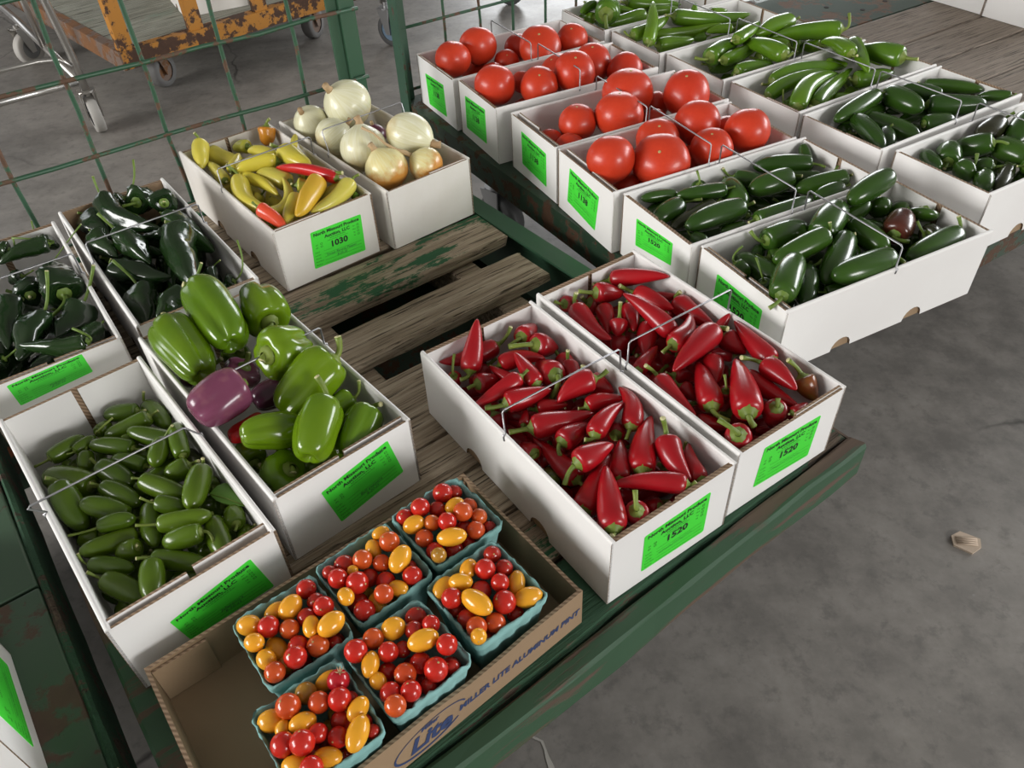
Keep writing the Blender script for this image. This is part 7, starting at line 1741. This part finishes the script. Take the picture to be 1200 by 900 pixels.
('jalapeno', 'J', (-4515, 4793, 4235), (-4908, 4801, 3792), 1231, (-4422, 4795, 4371), -0.06, '', 'jalapeno half buried under others in the @', 637),
('jalapeno', 'J', (-5995, 6383, 4129), (-6101, 6951, 3800), 1152, (-5994, 6295, 4225), 0.09, '', 'jalapeno half buried under others in the @', 638),
('jalapeno', 'J', (-4088, 5111, 4119), (-3625, 4839, 3806), 1431, (-4193, 5188, 4241), 0.07, '', 'jalapeno half buried under others in the @', 642),
('jalapeno', 'J', (-4982, 5387, 3850), (-5035, 5883, 3995), 1312, (-4936, 5254, 3846), 0.06, '', 'jalapeno half buried under others in the @', 644),
('jalapeno', 'J', (-5491, 5569, 3858), (-5613, 6092, 3959), 1440, (-5442, 5413, 3861), -0.06, '', 'jalapeno half buried under others in the @', 652),
('jalapeno', 'J', (-6340, 6716, 3842), (-5942, 6239, 3933), 1153, (-6362, 6747, 3827), -0.03, '', 'jalapeno half buried under others in the @', 659),
('jalapeno', 'J', (-5839, 6750, 4033), (-5812, 6143, 3807), 1304, (-5858, 6873, 4123), -0.02, '', 'jalapeno half buried under others in the @', 660),
('jalapeno', 'J', (-4739, 5033, 4093), (-4289, 5046, 3799), 1442, (-4901, 5017, 4215), -0.08, '', 'jalapeno half buried under others in the @', 664),
('jalapeno', 'J', (-3627, 5375, 3833), (-3853, 5162, 4218), 1316, (-3587, 5428, 3806), 0.01, '', 'jalapeno half buried under others in the @', 667),
('poblano', 'P1', (-7450, 9282, 3930), (-6964, 8926, 4369), 2369, (-7673, 9475, 3827), 0.05, '', 'dark green poblano half buried under others in the @', 671),
('poblano', 'P1', (-6704, 9147, 3972), (-7143, 9688, 4116), 2623, (-6541, 8861, 3961), -0.07, '', 'dark green poblano half buried under others in the @', 672),
('poblano', 'P1', (-7345, 8358, 4124), (-6963, 9078, 3791), 2707, (-7484, 8059, 4291), -0.07, '', 'dark green poblano half buried under others in the @', 673),
('poblano', 'P1', (-7470, 9737, 4280), (-7789, 9359, 3800), 2684, (-7334, 9963, 4527), -0.06, '', 'dark green poblano half buried under others in the @', 680),
('poblano', 'P1', (-8209, 10257, 4134), (-7469, 9784, 3833), 2719, (-8556, 10378, 4275), 0.02, '', 'dark green poblano half buried under others in the @', 681),
('poblano', 'P1', (-7613, 8535, 4451), (-7361, 7647, 4216), 2541, (-7732, 8790, 4571), 0.1, '', 'dark green poblano pointing down, front left of @', 684),
('poblano', 'P2', (-6362, 9989, 4012), (-6114, 10827, 4165), 2844, (-6365, 9719, 4021), 0.07, '', 'dark green poblano half buried under others in the @', 693),
('poblano', 'P2', (-5734, 10068, 3952), (-5917, 10791, 4227), 2586, (-5700, 9790, 3870), 0.03, '', 'dark green poblano half buried under others in the @', 694),
('poblano', 'P2', (-5110, 10591, 4002), (-5795, 10539, 3847), 2277, (-4948, 10580, 4132), 0.03, '', 'dark green poblano half buried under others in the @', 696),
('poblano', 'P2', (-5610, 11212, 4407), (-5376, 10329, 4288), 2454, (-5693, 11500, 4452), -0.02, '', 'dark green poblano half buried under others in the @', 698),
('poblano', 'P2', (-6138, 11929, 4373), (-6828, 11827, 4308), 2852, (-5883, 11871, 4470), 0.1, '', 'dark green poblano half buried under others in the @', 699),
('poblano', 'P2', (-6734, 10858, 4386), (-6425, 11399, 3794), 2857, (-6903, 10607, 4685), 0.05, '', 'dark green poblano half buried under others in the @', 701),
('poblano', 'P2', (-6878, 11579, 4392), (-6152, 11136, 4280), 2670, (-7201, 11724, 4516), -0.05, '', 'dark green poblano half buried under others in the @', 710),
('poblano', 'P2', (-6241, 10992, 4074), (-5541, 11345, 3807), 2823, (-6498, 10829, 4261), -0.08, '', 'dark green poblano half buried under others in the @', 711),
('poblano', 'P2', (-7228, 11399, 4146), (-7746, 11708, 3804), 2333, (-6984, 11297, 4337), -0.03, '', 'dark green poblano half buried under others in the @', 712),
('bell', 'B', (-2910, 6499, 4171), (-2999, 6058, 4033), 3497, (-2829, 6776, 4237), 0.01, '', 'green bell pepper half buried under others in the @', 714),
('banana', 'Y', (-5848, 13843, 3923), (-5276, 14612, 3804), 1710, (-5997, 13688, 3958), -0.07, '', 'yellow banana pepper half buried under others in the @', 720),
('banana', 'Y', (-5483, 13993, 4098), (-4877, 13409, 3811), 2008, (-5595, 14131, 4225), -0.02, '', 'yellow banana pepper half buried under others in the @', 723),
('banana', 'Y', (-4436, 12416, 4156), (-4013, 13158, 3852), 2053, (-4543, 12273, 4240), 0.07, '', 'yellow banana pepper half buried under others in the @', 726),
('banana', 'Y', (-4487, 12886, 3950), (-4868, 13952, 3982), 2146, (-4447, 12661, 4004), -0.01, '', 'yellow banana pepper half buried under others in the @', 727),
('banana', 'Y', (-5288, 12785, 3951), (-4404, 12132, 3954), 2168, (-5507, 12970, 3953), -0.02, '', 'yellow banana pepper half buried under others in the @', 730),
('jalapeno', 'J1', (3967, 12010, 4429), (4573, 11441, 4351), 1701, (3897, 12041, 4455), 0.04, '', 'jalapeno half buried under others in the @', 737),
('jalapeno', 'J1', (4778, 11642, 4348), (5499, 11659, 3938), 1721, (4602, 11621, 4481), 0.09, '', 'jalapeno half buried under others in the @', 745),
('jalapeno', 'J1', (4652, 12319, 4077), (5200, 11895, 4334), 1813, (4542, 12344, 4046), 0.04, '', 'jalapeno half buried under others in the @', 746),
('jalapeno', 'J1', (3822, 11625, 3985), (3287, 11214, 4200), 1620, (3924, 11713, 3975), -0.06, '', 'jalapeno half buried under others in the @', 750),
('jalapeno', 'J1', (2842, 11448, 4009), (3294, 11002, 4176), 1939, (2764, 11498, 3972), 0.02, '', 'jalapeno half buried under others in the @', 762),
('jalapeno', 'J2', (6281, 10343, 4248), (6671, 9599, 3950), 1837, (6224, 10551, 4369), 0.03, '', 'jalapeno half buried under others in the @', 769),
('jalapeno', 'J2', (4616, 9553, 4456), (4091, 9950, 3906), 1911, (4746, 9469, 4613), 0.09, '', 'jalapeno half buried under others in the @', 772),
('jalapeno', 'J2', (3681, 8278, 4173), (4151, 8803, 4356), 1702, (3548, 8176, 4148), -0.02, '', 'jalapeno half buried under others in the @', 780),
('jalapeno', 'J2', (5114, 10382, 3994), (5033, 9717, 4178), 1809, (5184, 10496, 3962), 0.01, '', 'jalapeno half buried under others in the @', 788),
('jalapeno', 'J2', (6201, 10848, 4342), (5896, 10024, 4355), 2048, (6279, 11006, 4387), -0.04, '', 'jalapeno half buried under others in the @', 790),
('jalapeno', 'J2', (5011, 8659, 4518), (4456, 9289, 4445), 1915, (5100, 8529, 4582), -0.08, '', 'jalapeno half buried under others in the @', 792),
('longgreen', 'C2', (6076, 20575, 4298), (6508, 19482, 4554), 2038, (6043, 20661, 4265), -0.1, '', 'long green chili half buried under others in the @', 834),
('longgreen', 'C2', (6401, 19380, 4362), (5052, 19187, 4562), 2086, (6627, 19433, 4336), 0.02, '', 'long green chili half buried under others in the @', 841),
('longgreen', 'C3', (7282, 18747, 4425), (6210, 18525, 4837), 2002, (7388, 18735, 4387), -0.05, '', 'long green chili half buried under others in the @', 865),
('longgreen', 'C3', (5209, 17917, 4044), (6227, 17578, 3899), 2041, (4983, 17914, 4109), -0.09, '', 'long green chili half buried under others in the @', 871),
('longgreen', 'C4', (8191, 17245, 4053), (7438, 16446, 4708), 1863, (8213, 17374, 3951), -0.02, '', 'long green chili half buried under others in the @', 881),
('longgreen', 'C4', (7667, 16391, 4332), (7912, 15231, 3899), 1892, (7596, 16635, 4408), -0.0, '', 'long green chili half buried under others in the @', 883),
('jalapeno', 'J3', (8616, 14468, 4185), (8488, 15284, 3930), 1654, (8672, 14253, 4276), 0.02, '', 'jalapeno half buried under others in the @', 898),
('jalapeno', 'J3', (7192, 13775, 4222), (6969, 14407, 4255), 1752, (7220, 13605, 4249), -0.01, '', 'jalapeno half buried under others in the @', 905),
('jalapeno', 'J4', (9091, 12752, 4323), (9609, 12926, 3958), 2090, (8863, 12733, 4508), 0.04, '', 'jalapeno half buried under others in the @', 947),
('onion', 'O', (-2146, 13571, 4116), (-97, 16, 19), 3640, 1.0, '', 'white onion half buried under others in the @', 960),
('onion', 'O', (-3391, 14496, 4138), (11, 99, -7), 3860, 1.0, '', 'white onion half buried under others in the @', 963),
('tomato', 'T1', (-614, 18419, 4268), (26, 94, 20), 4055, 1.0, '', 'red tomato half buried under others in the @', 969),
('tomato', 'T2', (446, 16235, 4240), (84, 50, -21), 3777, 1.0, '', 'red tomato half buried under others in the @', 973),
('tomato', 'T2', (2691, 16741, 4873), (98, 2, -19), 4167, 1.0, '', 'red tomato, right end near side of @', 974),
('cherry', 'bk_b', (-1710, 4285, 3903), (63, -78, -3), 920, 1.0, 'y', 'oblong yellow-orange cherry tomato half buried under others in the @', 1023),
('cherry', 'bk_b', (-1979, 4354, 3902), (-85, -49, 20), 913, 1.0, 'y', 'oblong yellow-orange cherry tomato half buried under others in the @', 1036),
('cherry', 'bk_d', (-2551, 3530, 3963), (9, 99, 6), 920, 1.0, 'd', 'round red cherry tomato half buried under others in the @', 1068),
('cherry', 'bk_d', (-2689, 3451, 3903), (-26, 96, -9), 922, 1.0, 'd', 'round red cherry tomato half buried under others in the @', 1089),
('cherry', 'bk_e', (-1082, 3251, 3897), (-96, -26, -8), 855, 1.0, 'd', 'round red cherry tomato half buried under others in the @', 1099),
('cherry', 'bk_e', (-1383, 3006, 3899), (6, 99, 14), 875, 1.0, 'd', 'round red cherry tomato half buried under others in the @', 1108),
('cherry', 'bk_e', (-1426, 3461, 3901), (-15, -98, 10), 905, 1.0, 'd', 'round red cherry tomato half buried under others in the @', 1111),
('cherry', 'bk_f', (-2133, 2922, 4016), (-37, 93, -1), 807, 1.0, 'y', 'oblong yellow-orange cherry tomato half buried under others in the @', 1128),
('cherry', 'bk_f', (-2196, 2848, 3898), (-98, -3, 21), 871, 1.0, 'y', 'oblong yellow-orange cherry tomato half buried under others in the @', 1137),
('cherry', 'bk_f', (-2225, 2701, 3887), (-94, -35, -7), 757, 1.0, 'd', 'round red cherry tomato half buried under others in the @', 1138),
]

E4 = 1e-4
for row in DATA:
    kind, box, lab = row[0], row[1], row[-2].replace('@', PLACE[row[1]])
    grp = GROUP[kind] + PLACE[box]
    sc = lambda p: tuple(x * E4 for x in p)
    if kind in ('tomato', 'onion', 'cherry'):
        _, _, C, ax, r, e, c, _, sd = row
        round_fruit(kind, box, sc(C), ax, r * 1e-5, e, c, lab, grp, sd)
    else:
        _, _, B, T, r, S, bend, c, _, sd = row
        pepper(kind, box, sc(B), sc(T), r * 1e-5, sc(S) if S else None, bend, c, lab, grp, sd)


# ------------------------------------------------------------------ small things
def sheet(pts, th, dome, mat, name, parent, off, n=4):
    """a thin leaf or scrap: rings shrink from the outline to its centre"""
    c = [sum(p[i] for p in pts) / len(pts) for i in range(3)]
    mb = MB()
    vs, fs = [], []
    N = len(pts)
    for side in (1, 0):
        for k_ in range(n):
            f = 1 - k_ / n
            for p in pts:
                vs.append((c[0] + (p[0] - c[0]) * f, c[1] + (p[1] - c[1]) * f, c[2] + dome * (1 - f * f) + th * side))
        vs.append((c[0], c[1], c[2] + dome + th * side))
    h = N * n + 1
    for side in (0, 1):
        o_ = side * h
        for k_ in range(n - 1):
            for j in range(N):
                q = (o_ + k_ * N + j, o_ + k_ * N + (j + 1) % N, o_ + (k_ + 1) * N + (j + 1) % N, o_ + (k_ + 1) * N + j)
                fs.append(q if side == 0 else q[::-1])
        for j in range(N):
            q = (o_ + (n - 1) * N + j, o_ + (n - 1) * N + (j + 1) % N, o_ + h - 1)
            fs.append(q if side == 0 else q[::-1])
    for j in range(N):
        fs.append((j, h + j, h + (j + 1) % N, (j + 1) % N))
    return mb.add(vs, fs).build(name, [mat], parent, False, off)


LP = [(-0.3833, 0.5397, 0.459), (-0.3799, 0.5469, 0.459), (-0.3766, 0.5522, 0.459), (-0.3697, 0.5557, 0.459), (-0.3602, 0.5542, 0.459), (-0.3507, 0.546, 0.459), (-0.3426, 0.5338, 0.459), (-0.3351, 0.518, 0.459), (-0.3447, 0.5187, 0.459), (-0.3542, 0.5212, 0.459), (-0.364, 0.5245, 0.459), (-0.3726, 0.5293, 0.459)]
lc = tuple(sum(p[i] for p in LP) / len(LP) for i in range(3))
leaf = thing('pepper_leaf', lc, 'flat green leaf lying on the small jalapenos by the right wall', 'leaf')
sheet(LP, 0.0005, 0.002, 'leaf', 'blade', leaf, lc)
a_, b_ = Vector(LP[0]), Vector(LP[7])
MB().tube([a_ + Vector((0, 0, .0008)), (a_ + b_) / 2 + Vector((0, 0, .0028)), b_ + Vector((0, 0, .0008))], 0.0006, 5).build('midrib', ['stem'], leaf, True, lc)

SP = [(0.7377, 0.7433, 0.0), (0.7564, 0.7513, 0.0), (0.7839, 0.7328, 0.0), (0.7771, 0.7152, 0.0), (0.757, 0.7041, 0.0), (0.7333, 0.7235, 0.0)]
sc_ = tuple(sum(p[i] for p in SP) / len(SP) for i in range(3))
scrap = thing('cardboard_scrap', sc_, 'small pale scrap of corrugated cardboard lying on the concrete floor', 'scrap')
M['scrapmat'] = cardboard('faded_cardboard', (0.56, 0.45, 0.35), (0.48, 0.38, 0.29), 0.8)
sheet(SP, 0.004, 0.0, 'scrapmat', 'liner', scrap, sc_)
d0, d1 = Vector(SP[0]), Vector(SP[5])
e0, e1 = Vector(SP[2]), Vector(SP[3])
for i in range(4):
    f_ = 0.15 + 0.22 * i
    p, q = d0.lerp(d1, f_), e0.lerp(e1, f_)
    p, q = p.lerp(q, 0.12), q.lerp(p, 0.12)
    MB().tube([p + Vector((0, 0, .0045)), q + Vector((0, 0, .0045))], 0.0016, 6).build('flute', ['scrapmat'], scrap, True, sc_)

CP = [(-0.0302, 0.4395, 0.0), (-0.0229, 0.4354, 0.0), (-0.0131, 0.4298, 0.0), (-0.0046, 0.4256, 0.0), (-0.0004, 0.4131, 0.0), (0.0014, 0.4033, 0.0), (0.0064, 0.3875, 0.0), (0.009, 0.3733, 0.0)]
mb = MB()
rr_ = random.Random(4)
vs = []
for i, p in enumerate(CP):
    w_ = rr_.uniform(0.0015, 0.0045)
    vs += [(p[0] - w_, p[1], 0.0006), (p[0] + w_, p[1] + w_ * .5, 0.0006)]
mb.add(vs, [(2 * i, 2 * i + 1, 2 * i + 3, 2 * i + 2) for i in range(len(CP) - 1)])
ck_ = mb.build('crack_filler', ['chalk'], floor)
ck_['kind'] = 'structure'
